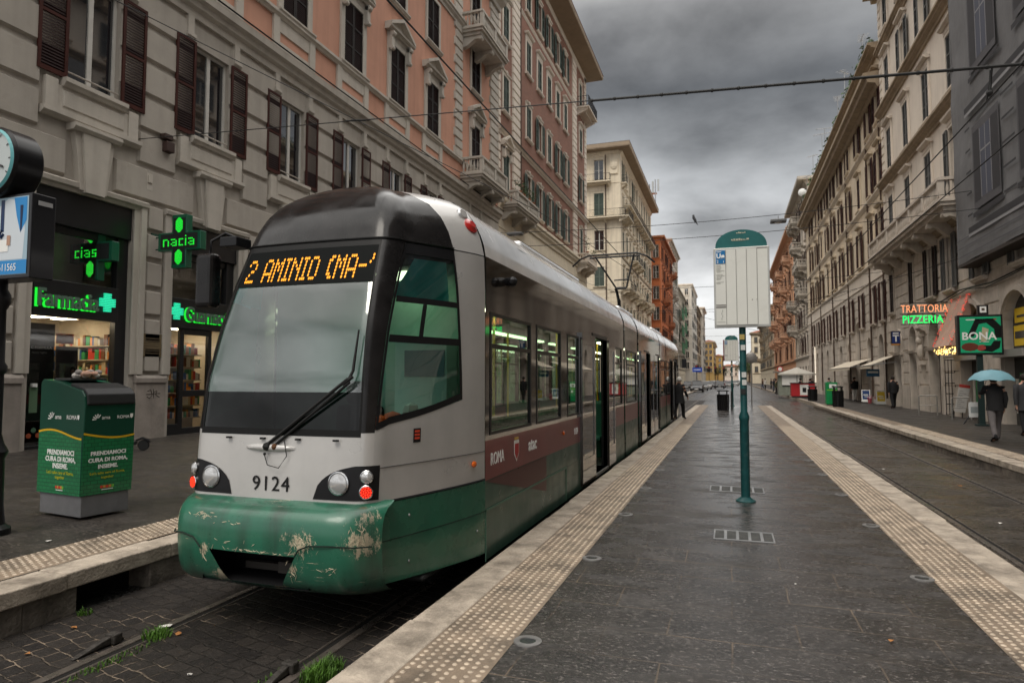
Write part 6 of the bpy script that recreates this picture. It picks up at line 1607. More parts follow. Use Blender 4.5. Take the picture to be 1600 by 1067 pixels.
# ================================================================ STREET FURNITURE
M_teal = mat('teal_paint', (.008, .055, .057), .4, var=.3, scale=9, dirt=(14, .56, .72, .6), dirtc=(.10, .12, .11), rvar=.1)
M_sgrey = mat('sign_frame_grey', (.42, .42, .40), .4, .3, var=.1)
M_panel = mat('sign_panel', (.62, .62, .575), .35, var=.05, scale=2, dirt=(5, .58, .8, .3), dirtc=(.40, .39, .33))
M_blue = mat('sign_blue', (.012, .14, .34), .4)
M_teald = mat('sign_teal', (.015, .105, .104), .45, var=.15, scale=6)
def stop_sign(loc, lb, grp=None, side=None):
    t = thing('tram_stop_sign', lb, 'stop sign', loc, 0, grp)
    mb = MB(); mb.lathe([(.125, 0), (.125, .012), (.10, .03), (.075, .045), (.058, .06), (.058, 1.05), (.066, 1.07), (.066, 1.11), (.043, 1.17), (.043, 3.3)], (0, .07, 0), 16); mb.build('post', M_teal, t, smooth=.5)
    mb = MB()
    for z, a, c in ((1.62, .3, 0), (1.40, -.2, 1), (1.98, .1, 0), (2.12, -.3, 2), (1.52, .4, 0)): mb.box((-.03 + a * .03, .02, z), (.03 + a * .02, .0275, z + .07), c)
    mb.build('sticker', [mat('sticker_white', (.5, .5, .48), .5), mat('sticker_black', (.02, .02, .02), .5), mat('sticker_ochre', (.4, .3, .1), .5)], t, fix=False)
    x0, x1, z0, z1 = -.35, .35, 2.28, 3.345
    mb = MB(); mb.box((x0, -.035, z0), (x1, .03, z1)); b = mb.build('sign_frame', M_sgrey, t, bevel=.008)
    mb = MB(); mb.box((x0 + .025, -.039, z0 + .03), (x1 - .025, -.0355, z1 - .025)); mb.build('panel', M_panel, b)
    mb = MB()
    for k in (1, 2, 3, 4): x = x0 + .025 + k * .13; mb.box((x - .003, -.043, z0 + .04), (x + .003, -.0392, z1 - .03))
    mb.box((x0 + .025, -.044, z0 + .265), (x0 + .155, -.0392, z0 + .28)); mb.box((x0 + .025, -.044, z0 + .295), (x0 + .155, -.0392, z0 + .305)); mb.box((x1 - .155, -.043, z1 - .03), (x1 - .025, -.0392, z1 - .022)); mb.box((x0 + .025, -.043, z0 + .028), (x1 - .155, -.0392, z0 + .034))
    mb.build('divider', mat('divider_grey', (.17, .16, .15), .5), b)
    mb = MB(); mb.box((x0 + .03, -.045, z1 - .145), (x0 + .15, -.0395, z1 - .035), 0); mb.box((x0 + .03, -.045, z1 - .212), (x0 + .15, -.0395, z1 - .150), 0)
    text_mb(mb, 'U', .085, Matrix.Translation((x0 + .036, -.046, z1 - .135)), .001, 1, bold=.003); text_mb(mb, '2', .055, Matrix.Translation((x0 + .038, -.046, z1 - .20)), .001, 1)
    mb.box((x0 + .098, -.047, z1 - .132), (x0 + .14, -.0455, z1 - .105), 1); mb.box((x0 + .105, -.047, z1 - .105), (x0 + .135, -.0455, z1 - .095), 1); mb.box((x0 + .036, -.047, z1 - .058), (x0 + .10, -.0455, z1 - .05), 1); mb.box((x0 + .125, -.047, z1 - .203), (x0 + .131, -.0455, z1 - .175), 1)
    mb.build('line_plate', [M_blue, M_white], b, fix=False)
    mb = MB()
    for k in range(15):
        z = z1 - .24 - k * .017
        if k in (6, 12): continue
        mb.box((x0 + .034, -.0425, z), (x0 + .034 + random.uniform(.05, .105), -.0392, z + .005))
    for k in range(4): mb.box((x0 + .09 + .01 * (k % 2), -.0425, z0 + .10 + k * .035), (x0 + .10 + .01 * (k % 2), -.0392, z0 + .13 + k * .035)); 
    mb.box((x0 + .035, -.0425, z0 + .07), (x0 + .14, -.0392, z0 + .076)); mb.build('timetable_lines', mat('faded_print', (.36, .36, .33), .5), b)
    mb = MB(); mb.sphere((x0 + .48, -.0405, z0 + .36), .008, 6); mb.sphere((x0 + .535, -.0405, z0 + .36), .006, 6); mb.build('spots', mat('spot_grey', (.25, .24, .22), .6), b)
    mb = MB(); n = 20; W = .325; Hh = .235
    P = [(W * math.cos(math.pi * q / n), -.02, z1 + .001 + Hh * math.sin(math.pi * q / n) ** .85) for q in range(n + 1)]
    mb.extr(P, (0, .03, 0)); a = mb.build('arch_board', M_teald, t)
    mb = MB()
    for k, (w, z) in enumerate(((.11, .185), (.20, .095))):
        x = -w / 2 + (.0 if k == 0 else -.02)
        while x < w / 2: d = random.uniform(.01, .03); mb.box((x, -.024, z1 + z), (x + d, -.0205, z1 + z + random.uniform(.006, .024))); x += d + random.uniform(.003, .012)
    mb.box((-.11, -.024, z1 + .088), (.06, -.0205, z1 + .091)); mb.build('worn_lettering', mat('worn_cream', (.45, .43, .33), .6), a)
    if side:
        mb = MB(); mb.box((x0 - .06, -.02, z0), (x0 - .005, .25, z1 + .02)); mb.build('side_panel', side, t)
    return t
stop_sign((.165, 9.12, 0), 'near tram stop sign, pale panel with teal arch on a teal post on the platform')
stop_sign((.10, 41, .3), 'distant tram stop sign with a teal arch at the far end of the platform', None, mat('maroon_panel', (.16, .04, .04), .5))
bpy.data.objects['tram_stop_sign.001'].location.z = -.0
bpy.data.objects['tram_stop_sign.001'].scale = (1.15, 1.15, 1.17)

# smart bin
M_bg1 = mat('bin_dark_green', (.006, .050, .030), .35, var=.08, coat=.2); M_bgrey = mat('bin_grey', (.17, .17, .175), .45, .4, var=.15, scale=5)
def bin_print():
    m, n, l, b = nodes_mat('bin_print_green')
    t = n.new('ShaderNodeTexCoord'); sp = n.new('ShaderNodeSeparateXYZ'); l.new(t.outputs['Object'], sp.inputs[0])
    cv = n.new('ShaderNodeCombineXYZ'); l.new(mth(n, l, 'ADD', sp.outputs['X'], sp.outputs['Y']), cv.inputs[0]); l.new(sp.outputs['Z'], cv.inputs[1])
    br = n.new('ShaderNodeTexBrick'); l.new(cv.outputs[0], br.inputs['Vector']); br.inputs['Scale'].default_value = 1; br.inputs['Brick Width'].default_value = .075; br.inputs['Row Height'].default_value = .042; br.inputs['Mortar Size'].default_value = .004; br.inputs['Mortar Smooth'].default_value = .5
    br.inputs['Color1'].default_value = (.008, .13, .045, 1); br.inputs['Color2'].default_value = (.012, .165, .06, 1); br.inputs['Mortar'].default_value = (.004, .05, .02, 1)
    l.new(br.outputs['Color'], b.inputs['Base Color']); b.inputs['Roughness'].default_value = .35; b.inputs['Coat Weight'].default_value = .2
    return m
M_bprint = bin_print()
bn = thing('litter_bin', 'tall green printed litter bin with a grey base on the left pavement', 'bin', (-7.13, 5.70, .05), R_(-8))
BW, BD = .42, .29
mb = MB(); mb.extr([(-BW + .03, -BD + .02, .03), (BW - .03, -BD + .02, .03), (BW - .03, BD - .02, .03), (-BW + .03, BD - .02, .03)], (0, 0, .23)); mb.build('base', M_bgrey, bn, bevel=.006)
prof_b = [(-BW, .26), (BW - .02, .26), (BW + .02, 1.26), (BW + .005, 1.36), (BW - .05, 1.42), (-.1, 1.52), (-BW + .04, 1.55), (-BW, 1.50)]
mb = MB(); mb.extr([(x, -BD, z) for x, z in prof_b], (0, 2 * BD, 0)); bb = mb.build('body', M_bg1, bn, bevel=.01)
mb = MB(); mb.extr([(BW + .006, -BD + .02, 1.25), (BW + .045, -BD + .02, 1.27), (BW + .035, -BD + .02, 1.38), (BW - .04, -BD + .02, 1.445), (BW - .30, -BD + .02, 1.505), (BW - .30, -BD + .02, 1.46), (BW - .06, -BD + .02, 1.40), (BW - .005, -BD + .02, 1.34)], (0, 2 * BD - .04, 0)); mb.build('lid', mat('bin_lid', (.022, .022, .023), .5), bn, bevel=.012)
mb = MB(); mb.box((-.30, -BD + .08, 1.53), (.0, BD - .08, 1.56)); mb.build('solar_panel', mat('solar_glass', (.05, .05, .05), .2), bn, bevel=.01)
# printed faces
def wavef(x): return .90 + .035 * math.sin(x * 5.2 + .6)
for face in ('y', 'x'):
    M = (lambda x, o, z: (x, -BD - o, z)) if face == 'y' else (lambda x, o, z: (BW + .0 + (z - .26) * .04 - .02 + o, x, z))
    w0, w1 = (-BW, BW - .02) if face == 'y' else (-BD, BD)
    ph = 0 if face == 'y' else 2.4
    mb = MB(); n = 16
    for i in range(n):
        a = w0 + (w1 - w0) * i / n; c = w0 + (w1 - w0) * (i + 1) / n; f0, f1 = .92 + .045 * math.sin((a - w0) * 5 + .4 + ph), .92 + .045 * math.sin((c - w0) * 5 + .4 + ph)
        sg = 1
        mb.face([M(a, .0025, .265), M(c, .0025, .265), M(c, .0025, f1), M(a, .0025, f0)], 0)
        mb.face([M(a, .0045, f0), M(c, .0045, f1), M(c, .0045, f1 + .022), M(a, .0045, f0 + .022)], 1)
    mb.build('printed_sheet', [M_bprint, mat('print_yellow', (.6, .36, .015), .4)], bb, fix=False)
    T = Matrix.Translation((0, -BD - .004, 0)) if face == 'y' else Matrix.Translation((BW + .02, 0, 0)) @ Matrix.Rotation(R_(90), 4, 'Z') @ Matrix.Rotation(R_(-2.3), 4, 'X') @ Matrix.Translation((0, -.022 if True else 0, 0))
    if face == 'x': T = Matrix.Translation((BW - .026, 0, .0)) @ Matrix.Rotation(R_(2.3), 4, 'Y') @ Matrix.Rotation(R_(90), 4, 'Z')
    cxx = .02 if face == 'y' else .0; k = 1.0 if face == 'y' else .78
    mb = MB()
    for s, z in (('PRENDIAMOCI', .70), ('CURA DI ROMA,', .625), ('INSIEME.', .55)): text_mb(mb, s, .078 * k, T @ Matrix.Translation((cxx, 0, z)), .001, 0, 'CENTER', bold=.002)
    for s, z in (("Let's take care of Roma,", .485), ('together', .435)): text_mb(mb, s, .052 * k, T @ Matrix.Translation((cxx, 0, z)), .001, 1, 'CENTER')
    text_mb(mb, 'ama', .075 * k, T @ Matrix.Translation((cxx - .13 * k, 0, 1.10)), .001, 0); text_mb(mb, 'ROMA', .066 * k, T @ Matrix.Translation((cxx + .09 * k, 0, 1.10)), .001, 0)
    for q in range(5):
        a = R_(60 + q * 30); p = Vector((cxx - .19 * k, -.001, 1.10)); d = Vector((math.cos(a), 0, math.sin(a))); sx = Vector((-d.z, 0, d.x)) * .007
        mb.face([T @ (p + d * .015 - sx * .5), T @ (p + d * .015 + sx * .5), T @ (p + d * .075 * k + sx), T @ (p + d * .075 * k - sx)], 0)
    x = cxx + .31 * k; mb.face([T @ Vector(q) for q in ((x - .018, -.001, 1.15), (x - .018, -.001, 1.115), (x, -.001, 1.095), (x + .018, -.001, 1.115), (x + .018, -.001, 1.15))], 0)
    for q, c in enumerate((2, 3, 2, 3, 4)): x = cxx - .075 + q * .032; mb.face([T @ Vector(p) for p in ((x, -.001, .325), (x + .028, -.001, .325), (x + .028, -.001, .355), (x, -.001, .355))], c)
    mb.face([T @ Vector(p) for p in ((cxx - .06, -.001, .305), (cxx + .07, -.001, .305), (cxx + .07, -.001, .313), (cxx - .06, -.001, .313))], 0)
    mb.build('lettering', [M_white, mat('print_yellow2', (.45, .42, .02), .4), mat('print_red', (.5, .05, .03), .4), mat('print_orange', (.55, .22, .05), .4), mat('print_lime', (.15, .4, .06), .4)], bb, fix=False)
t = tag(MB().build('x', M_dark) if False else thing('rubbish_heap', 'crumpled paper cups left on top of the green bin', 'rubbish', (-7.18, 5.72, 1.61)), 'crumpled pale paper litter left on top of the green bin', 'rubbish')
mb = MB()
for k in range(9): mb.sphere((random.uniform(-.12, .1), random.uniform(-.1, .1), .03 + .02 * (k % 3)), random.uniform(.03, .055), 6, k % 3, (1.2, 1, .8))
mb.build('paper', [mat('crumpled_white', (.5, .46, .42), .8), mat('crumpled_peach', (.5, .30, .22), .8), mat('crumpled_grey', (.3, .27, .25), .8)], t)

# clock post with the advertising box
ct = thing('street_clock', 'round black street clock above a lit pharmacy advert box on a black post', 'clock', (-6.86, 4.62, .05))
mb = MB(); mb.lathe([(.17, 0), (.17, .06), (.12, .10), (.10, .30), (.095, .75), (.11, .78), (.125, .82), (.085, .90), (.06, 1.0), (.06, 1.6), (.085, 1.63), (.085, 1.68), (.06, 1.72), (.055, 2.25), (.09, 2.32), (.09, 2.40), (.06, 2.46), (.06, 2.56)], (-.17, 0, 0), 16); mb.build('post', M_black, ct, smooth=.6)
bx = MB(); bx.box((-.78, -.15, 2.53), (.44, .09, 3.37)); bxo = bx.build('advert_box', mat('box_black', (.012, .012, .014), .35, coat=.2), ct, bevel=.01)
M_ad1 = mat('ad_sky', (.26, .36, .42), .4, emit=(.26, .36, .42), es=.12); M_coat = mat('ad_coat', (.48, .52, .55), .4, emit=(.5, .55, .6), es=.10); M_adblue = mat('ad_blue', (.02, .18, .42), .4, emit=(.02, .18, .42), es=.15)
mb = MB(); Yf = -.153
def q4(x0, x1, z0, z1, mi, o=0): mb.face([(x0, Yf - o, z0), (x1, Yf - o, z0), (x1, Yf - o, z1), (x0, Yf - o, z1)], mi)
q4(-.75, .40, 2.57, 3.34, 0); mb.face([(-.42, Yf - .001, 2.72), (.34, Yf - .001, 2.72), (.36, Yf - .001, 3.0), (.33, Yf - .001, 3.28), (.12, Yf - .001, 3.33), (-.10, Yf - .001, 3.20), (-.28, Yf - .001, 2.95)], 1)
mb.face([(.20, Yf - .002, 3.33), (.38, Yf - .002, 3.33), (.38, Yf - .002, 3.1), (.30, Yf - .002, 2.98), (.24, Yf - .002, 3.15)], 2); q4(-.75, .40, 2.575, 2.71, 2, .003)
mb.face([(.29, Yf - .004, 3.25), (.33, Yf - .004, 3.25), (.32, Yf - .004, 3.02), (.30, Yf - .004, 2.98)], 4)
q4(.02, .07, 3.0, 3.32, 3, .003); q4(-.06, .03, 2.86, 2.93, 5, .004); q4(.02, .14, 2.80, 2.92, 6, .005); q4(.12, .17, 2.86, 2.96, 5, .006)
mb.tube([(.045, Yf - .006, 3.02), (.02, Yf - .006, 2.98), (.04, Yf - .006, 2.94), (.07, Yf - .006, 2.98)], .012, 5, 3)
text_mb(mb, '9', .20, Matrix.Translation((-.30, Yf - .004, 3.12)), .001, 2); text_mb(mb, '06 3611565', .10, Matrix.Translation((-.14, Yf - .005, 2.61)), .001, 6, xs=.85)
mb.build('advert', [M_ad1, M_coat, M_adblue, mat('ad_navy', (.01, .03, .09), .4), mat('ad_tie', (.01, .02, .06), .4), mat('ad_skin', (.40, .24, .17), .5), M_white], bxo, fix=False)
mb = MB(); mb.box((.441, -.09, 3.255), (.446, .05, 3.30)); mb.build('maker_plate', mat('plate_grey', (.35, .35, .35), .5), bxo)
ck = MB(); ck.lathe([(.33, -.16), (.35, -.14), (.35, .10), (.33, .13)], (-.03, -.11, 3.70), 40, 0, 'y'); cko = ck.build('clock_case', M_black, ct, smooth=.5)
mb = MB(); mb.lathe([(.30, 0), (.295, .008)], (-.03, -.235, 3.70), 40, 0, 'y'); mb.lathe([(.325, -.004), (.30, .012)], (-.03, -.245, 3.70), 40, 2, 'y', caps=False)
text_mb(mb, '12', .15, Matrix.Translation((-.02, -.247, 3.84)), .001, 1, 'CENTER'); text_mb(mb, '6', .11, Matrix.Translation((-.03, -.247, 3.44)), .001, 1, 'CENTER')
for q in range(12):
    a = q * math.pi / 6; d = Vector((math.sin(a), 0, math.cos(a))); s = Vector((d.z, 0, -d.x)) * .006; c = Vector((-.03, -.2475, 3.70)); mb.face([c + d * .255 - s, c + d * .255 + s, c + d * .285 + s, c + d * .285 - s], 1)
mb.tube([(-.03, -.255, 3.70), (.08, -.255, 3.86)], .008, 4, 1); mb.tube([(-.03, -.255, 3.70), (.16, -.255, 3.62)], .010, 4, 1)
mb.build('clock_face', [mat('clock_white', (.42, .46, .46), .4), M_sfr, mat('clock_rim', (.10, .32, .34), .4)], cko, fix=False)

# kick scooter by the pharmacy wall
sc = thing('kick_scooter', 'black electric kick scooter parked behind the green bin near the pharmacy', 'scooter', (-12.15, 11.05, .05), R_(215))
for x in (0, .92):
    mb = MB(); mb.lathe([(.07, -.03), (.105, -.03), (.115, -.015), (.115, .015), (.105, .03), (.07, .03)], (x, 0, .115), 16, 0, 'y'); w = mb.build('wheel', M_rubber, sc, smooth=.5)
    mb = MB(); mb.lathe([(.068, -.02), (.068, .02)], (x, 0, .115), 10, 0, 'y'); mb.build('hub', M_steel, w)
mb = MB(); mb.box((.14, -.08, .13), (.74, .08, .20)); mb.extr([(-.14, -.05, .16), (-.10, -.05, .24), (.02, -.05, .30), (.15, -.05, .24), (.15, -.05, .20), (.02, -.05, .25), (-.08, -.05, .20)], (0, .10, 0)); mb.build('deck', M_black, sc, bevel=.01)
mb = MB(); mb.tube([(.74, 0, .17), (.88, 0, .28), (.80, 0, 1.12)], .028, 8); mb.tube([(.80, -.23, 1.12), (.80, .23, 1.12)], .018, 6); mb.build('stem', M_black, sc)

# slatted bin at the end of the platform, post, mirror on a pole
def slat_bin(loc, lb, h=1.05, r=.27, grp=None):
    t = thing('waste_bin', lb, 'bin', loc, 0, grp)
    mb = MB(); mb.lathe([(r * .85, .03), (r * .86, h * .74)], n=16); mb.build('liner', M_sfr, t)
    mb = MB()
    for q in range(18):
        a = q * 6.2832 / 18; mb.tube([(r * math.cos(a), r * math.sin(a), .04), (r * 1.05 * math.cos(a), r * 1.05 * math.sin(a), h * .76)], .022, 4)
    mb.lathe([(r * 1.04, 0), (r * 1.04, .05)], n=16); mb.lathe([(r * 1.1, h * .72), (r * 1.1, h * .78)], n=16); mb.build('slats', M_black, t)
    mb = MB()
    for q in range(4): a = q * 1.571 + .785; mb.box((r * math.cos(a) - .03, r * math.sin(a) - .03, h * .76), (r * math.cos(a) + .03, r * math.sin(a) + .03, h * .93))
    mb.lathe([(r * 1.08, h * .92), (r * 1.1, h * .96), (r * .6, h), (.02, h)], n=16); mb.build('lid', M_black, t)
slat_bin((-.37, 35.2, 0), 'dark slatted waste bin standing on the platform left of the near stop sign post')
mb = MB(); mb.lathe([(.05, 0), (.055, .02), (.045, .04), (.045, .92), (.03, .96)], (.05, 36, 0), 10); tag(mb.build('bollard', M_black, smooth=.5), 'thin black bollard beside the slatted bin on the platform', 'bollard')
t = thing('traffic_mirror', 'round grey disc on a thin pole at the end of the platform', 'mirror', (1.2, 41.7, 0)); mb = MB(); mb.tube([(0, 0, 0), (0, 0, 3.1)], .035, 8); mb.build('pole', M_steel, t)
mb = MB(); mb.lathe([(.34, -.03), (.34, .0), (.30, .02), (.15, .05), (.01, .06)], (0, -.06, 2.86), 24, 0, 'y'); mb.build('disc', mat('disc_grey', (.20, .19, .18), .45, .4, var=.4, scale=5), t, smooth=.6)

# right pavement
t = thing('advert_board', 'green and black poster board reading BONA on a dark post', 'billboard', (8.15, 26.4, 0))
mb = MB(); mb.box((-.09, -.06, 0), (.09, .06, 2.5)); mb.box((-.18, -.15, 0), (.18, .15, .06)); mb.build('post', mat('post_dark_green', (.012, .025, .024), .5), t, bevel=.01)
mb = MB(); mb.box((-.66, -.12, 2.42), (.68, .12, 3.80)); fr = mb.build('board_frame', M_sfr, t, bevel=.012)
mb = MB()
def q5(x0, x1, z0, z1, mi, o=0): mb.face([(x0, -.122 - o, z0), (x1, -.122 - o, z0), (x1, -.122 - o, z1), (x0, -.122 - o, z1)], mi)
q5(-.58, .62, 2.50, 3.73, 0)
mb.extr([(-.38, -.124, 3.05), (-.18, -.124, 3.05), (-.02, -.124, 3.48), (.20, -.124, 3.52), (.42, -.124, 3.30), (.44, -.124, 3.0), (.62, -.124, 3.0), (.62, -.124, 3.40), (.40, -.124, 3.66), (-.12, -.124, 3.66)], (0, -.001, 0), 1)
mb.extr([(.02, -.124, 2.56), (.34, -.124, 2.52), (.56, -.124, 2.66), (.60, -.124, 2.9), (.40, -.124, 2.9), (.30, -.124, 2.74), (.06, -.124, 2.74)], (0, -.001, 0), 1)
mb.sphere((-.30, -.124, 2.70), .26, 12, 2, (1, .01, .55)); mb.sphere((.05, -.124, 2.66), .16, 10, 3, (1, .01, .7)); mb.extr([(.02, -.126, 2.85), (.2, -.126, 2.9), (.26, -.126, 3.3), (.08, -.126, 3.38), (.04, -.126, 3.1)], (0, -.001, 0), 4)
text_mb(mb, 'BONA', .36, Matrix.Translation((-.54, -.13, 2.95)), .002, 5, bold=.008, xs=1.0); q5(-.40, .1, 3.62, 3.65, 5, .003); q5(.15, .5, 3.62, 3.66, 3, .003); q5(-.02, .26, 2.86, 2.88, 5, .005)
mb.build('poster', [mat('poster_green', (.01, .24, .11), .4, emit=(.01, .24, .11), es=.25), mat('poster_black2', (.006, .008, .008), .4), mat('poster_brown', (.13, .035, .02), .5), mat('poster_red', (.32, .05, .04), .5), mat('poster_beige', (.42, .38, .25), .5), M_white], fr, fix=False)
mb = MB(); mb.box((-.02, -.05, 3.80), (.30, .05, 4.14), 0); mb.box((.05, -.055, 3.88), (.24, -.051, 4.09), 1); mb.box((.10, -.059, 3.95), (.19, -.056, 4.03), 2); mb.build('top_plate', [M_sfr, M_white, M_pipe], t)

ts = thing('neon_sign', 'neon sign reading TRATTORIA in orange over PIZZERIA in green', 'neon sign', (7.38, 33.5, 0))
M_neo = mat('neon_orange', (.5, .2, .1), .4, emit=(1, .36, .16), es=1.0); M_neg = mat('neon_green', (0, .4, .1), .4, emit=(.02, 1, .16), es=1.0)
mb = MB(); text_mb(mb, 'TRATTORIA', .50, Matrix.Translation((0, 0, 4.58)), .02, bold=-.004, xs=.66, space=1.04); mb.build('letters', M_neo, ts, fix=False)
mb = MB(); text_mb(mb, 'PIZZERIA', .50, Matrix.Translation((.05, 0, 4.10)), .02, bold=.004, xs=.76, space=1.04); mb.build('letters', M_neg, ts, fix=False)
mb = MB(); mb.box((0, .04, 4.50), (1.9, .08, 4.54)); mb.box((0, .04, 5.0), (1.9, .08, 5.03)); mb.box((0, .04, 4.04), (1.9, .08, 4.07)); mb.tube([(1.2, .06, 4.52), (1.88, .3, 4.3)], .03, 5); mb.build('rack', M_sfr, ts)
tb_ = thing('tobacco_sign', 'blue square sign with a white T sticking out from the stone wall', 'sign', (8.95, 42, 0))
mb = MB(); mb.box((-.24, -.08, 3.50), (.24, .08, 4.30), 0); mb.box((-.20, -.085, 3.62), (.20, -.081, 4.26), 1); mb.box((-.24, -.085, 3.50), (.24, -.081, 3.60), 3); text_mb(mb, 'T', .52, Matrix.Translation((0, -.09, 3.72)), .002, 2, 'CENTER', bold=.012); mb.box((-.15, -.09, 4.15), (.15, -.086, 4.22), 2); mb.build('panel', [M_sfr, mat('tobacco_blue', (.015, .035, .16), .4), M_white, mat('tobacco_orange', (.4, .18, .05), .5)], tb_, fix=False)
mb = MB(); mb.box((.24, -.02, 4.1), (.3, .02, 4.15)); mb.build('bracket', M_sfr, tb_)
# awning dressed with red lights
aw = thing('light_awning', 'pinkish awning hung with red string lights beside the poster board', 'awning', (9.2, 31.75, 0))
mb = MB()
A = [(.0, 1.4, 5.0), (-.0, -1.9, 5.1)]; prof_ = lambda y: [(.03, y, 5.05), (-.12, y, 4.7), (-.35, y, 4.0), (-.62, y, 3.3), (-.80, y, 2.95)]
mb.loft([prof_(1.0), prof_(.2), prof_(-.5), prof_(-1.1)], closed=False); 
for y in (1.0, -1.1): mb.face([(.03, y, 5.05)] + prof_(y)[1:] + [(.03, y, 2.95)])
mb.build('canvas', mat('pink_canvas', (.42, .27, .21), .8, var=.15, scale=2), aw, smooth=.8, fix=False)
mb = MB(); random.seed(3)
for y in (1.02, -1.12):
    for k in range(45): f = random.random(); z = 5.05 - 2.1 * f; mb.sphere((-.80 * f + random.uniform(-.05, .05), y - .02, z + random.uniform(-.06, .06)), .018, 4)
for k in range(70): f = random.random() ** 1.5; mb.sphere((-.80 * f - .04, random.choice((-1.0, -.1, .9)) + random.uniform(-.12, .12), 5.05 - 2.1 * f), .014, 4)
mb.build('red_lights', mat('red_bulb', (.4, .02, .02), .4, emit=(1, .10, .06), es=.8), aw)
mb = MB()
for k in range(70): mb.sphere((-.75 + random.uniform(-.12, .5), random.uniform(-1.0, 1.0), 2.78 + random.uniform(-.16, .14)), .02, 4)
for y in (-.8, .5): mb.sphere((-.45, y, 2.75), .075, 8)
mb.build('warm_lights', mat('warm_bulb', (.5, .3, .1), .4, emit=(1, .62, .18), es=3.5), aw)
gr = thing('folding_gate', 'black lattice gate folded open below the lit awning', 'gate', (8.85, 32.9, 0)); mb = MB()
for k in range(6): mb.box((k * .12, -.015, .05), (k * .12 + .025, .015, 2.45))
for z in (.05, .5, .95, 1.4, 1.85, 2.4): mb.box((0, -.02, z), (.62, .02, z + .03))
mb.build('bars', M_black, gr)
mn = thing('menu_board', 'leaning white menu board with a red top by the lattice gate', 'board', (8.85, 31.4, 0), 0); mb = MB(); mb.M = Matrix.Rotation(R_(10), 4, 'X') @ Matrix.Rotation(R_(8), 4, 'Y'); mb.box((-.16, -.02, .25), (.22, .02, 1.36), 0); mb.box((-.16, -.024, 1.28), (.22, .024, 1.40), 1)
for q in range(9): mb.box((-.12, -.024, .4 + q * .09), (.02 + .1 * (q % 2), -.021, .42 + q * .09), 2)
mb.build('panel', [mat('menu_white', (.5, .48, .45), .5), mat('menu_red', (.4, .05, .04), .5), mat('menu_print', (.2, .2, .2), .5)], mn); mb = MB(); mb.tube([(-.12, .0, .3), (-.12, .1, 0)], .02, 5); mb.tube([(.18, 0, .3), (.18, .1, 0)], .02, 5); mb.build('legs', M_black, mn)
def barrier(x0, x1, y, lb):
    t = thing('pavement_rail', lb, 'railing', ((x0 + x1) / 2, y, 0), 0, 'pavement rails at the trattoria'); w = (x1 - x0) / 2; mb = MB(); mb.tube([(-w, 0, 0), (-w, 0, .82), (-w + .04, 0, .86), (w - .04, 0, .86), (w, 0, .82), (w, 0, 0)], .03, 6); mb.tube([(-w, 0, .45), (w, 0, .45)], .02, 6); mb.build('rail', mat('galvanised', (.28, .27, .25), .45, .6, var=.2), t)
barrier(7.9, 8.6, 33.2, 'grey pavement rail in front of the arched door beside the trattoria'); barrier(8.35, 9.0, 30.3, 'grey pavement rail in front of the leaning menu board')
t = thing('newspaper_board', 'small white notice board on folding legs beside the poster board post', 'board', (8.2, 27.2, 0)); mb = MB(); mb.box((-.2, -.03, .25), (.14, .0, .78), 0); mb.box((-.14, -.034, .4), (.08, -.031, .62), 1); mb.build('panel', [mat('notice_white', (.55, .56, .55), .5), mat('notice_grey', (.25, .28, .28), .5)], t); mb = MB(); mb.tube([(-.18, 0, .3), (-.4, -.1, 0)], .02, 5); mb.tube([(.1, 0, .3), (.0, -.25, 0)], .02, 5); mb.build('legs', M_black, t)
def aframe(loc, lb, col_, pc):
    t = thing('pavement_sign', lb, 'pavement sign', loc, R_(-6)); 
    for s in (-1, 1):
        mb = MB(); mb.M = Matrix.Translation((0, s * .18, 0)) @ Matrix.Rotation(R_(s * 10), 4, 'X'); mb.box((-.26, -.02, .05), (.26, .02, .88), 0); mb.box((-.21, -.025, .22), (.21, .025, .82), 1); mb.box((-.15, -.03, .5), (.12, .03, .56), 2); mb.box((-.1, -.03, .38), (.15, .03, .42), 2); mb.build('board', [col_, pc, M_white], t)
    mb = MB(); mb.box((-.2, -.05, .84), (.2, .05, .87)); mb.build('hinge', M_steel, t)
aframe((8.75, 50, 0), 'blue folding pavement sign below the awning', M_white, mat('af_blue', (.02, .05, .15), .5)); aframe((8.85, 45.8, 0), 'white folding pavement sign with a yellow panel', M_white, mat('af_yellow', (.65, .45, .03), .5))
gb = thing('recycling_bin', 'green recycling bin with a white label on the right pavement', 'bin', (5.85, 44.2, 0)); mb = MB(); mb.box((-.32, -.28, .06), (.32, .28, 1.40)); b = mb.build('body', mat('bright_green', (.008, .20, .06), .4, var=.2), gb, bevel=.03); mb = MB(); mb.box((-.30, -.27, 0), (.30, .27, .08)); mb.build('base', M_sfr, gb); mb = MB(); mb.box((-.14, -.285, 1.05), (.26, -.281, 1.28), 0); mb.box((-.28, -.285, .9), (.28, -.281, .95), 1); mb.box((.08, -.286, .68), (.2, -.281, .82), 0); mb.box((0, -.287, 1.1), (.15, -.285, 1.2), 2); mb.build('label', [M_white, mat('lime', (.2, .45, .03), .5), M_sfr], b)
slat_bin((5.85, 41.6, 0), 'dark slatted waste bin in front of the green recycling bin on the right pavement', 1.2, .27)
slat_bin((5.0 + .7, 52.5, 0), 'dark waste bin beside the red stall under the white parasol', 1.1, .3)
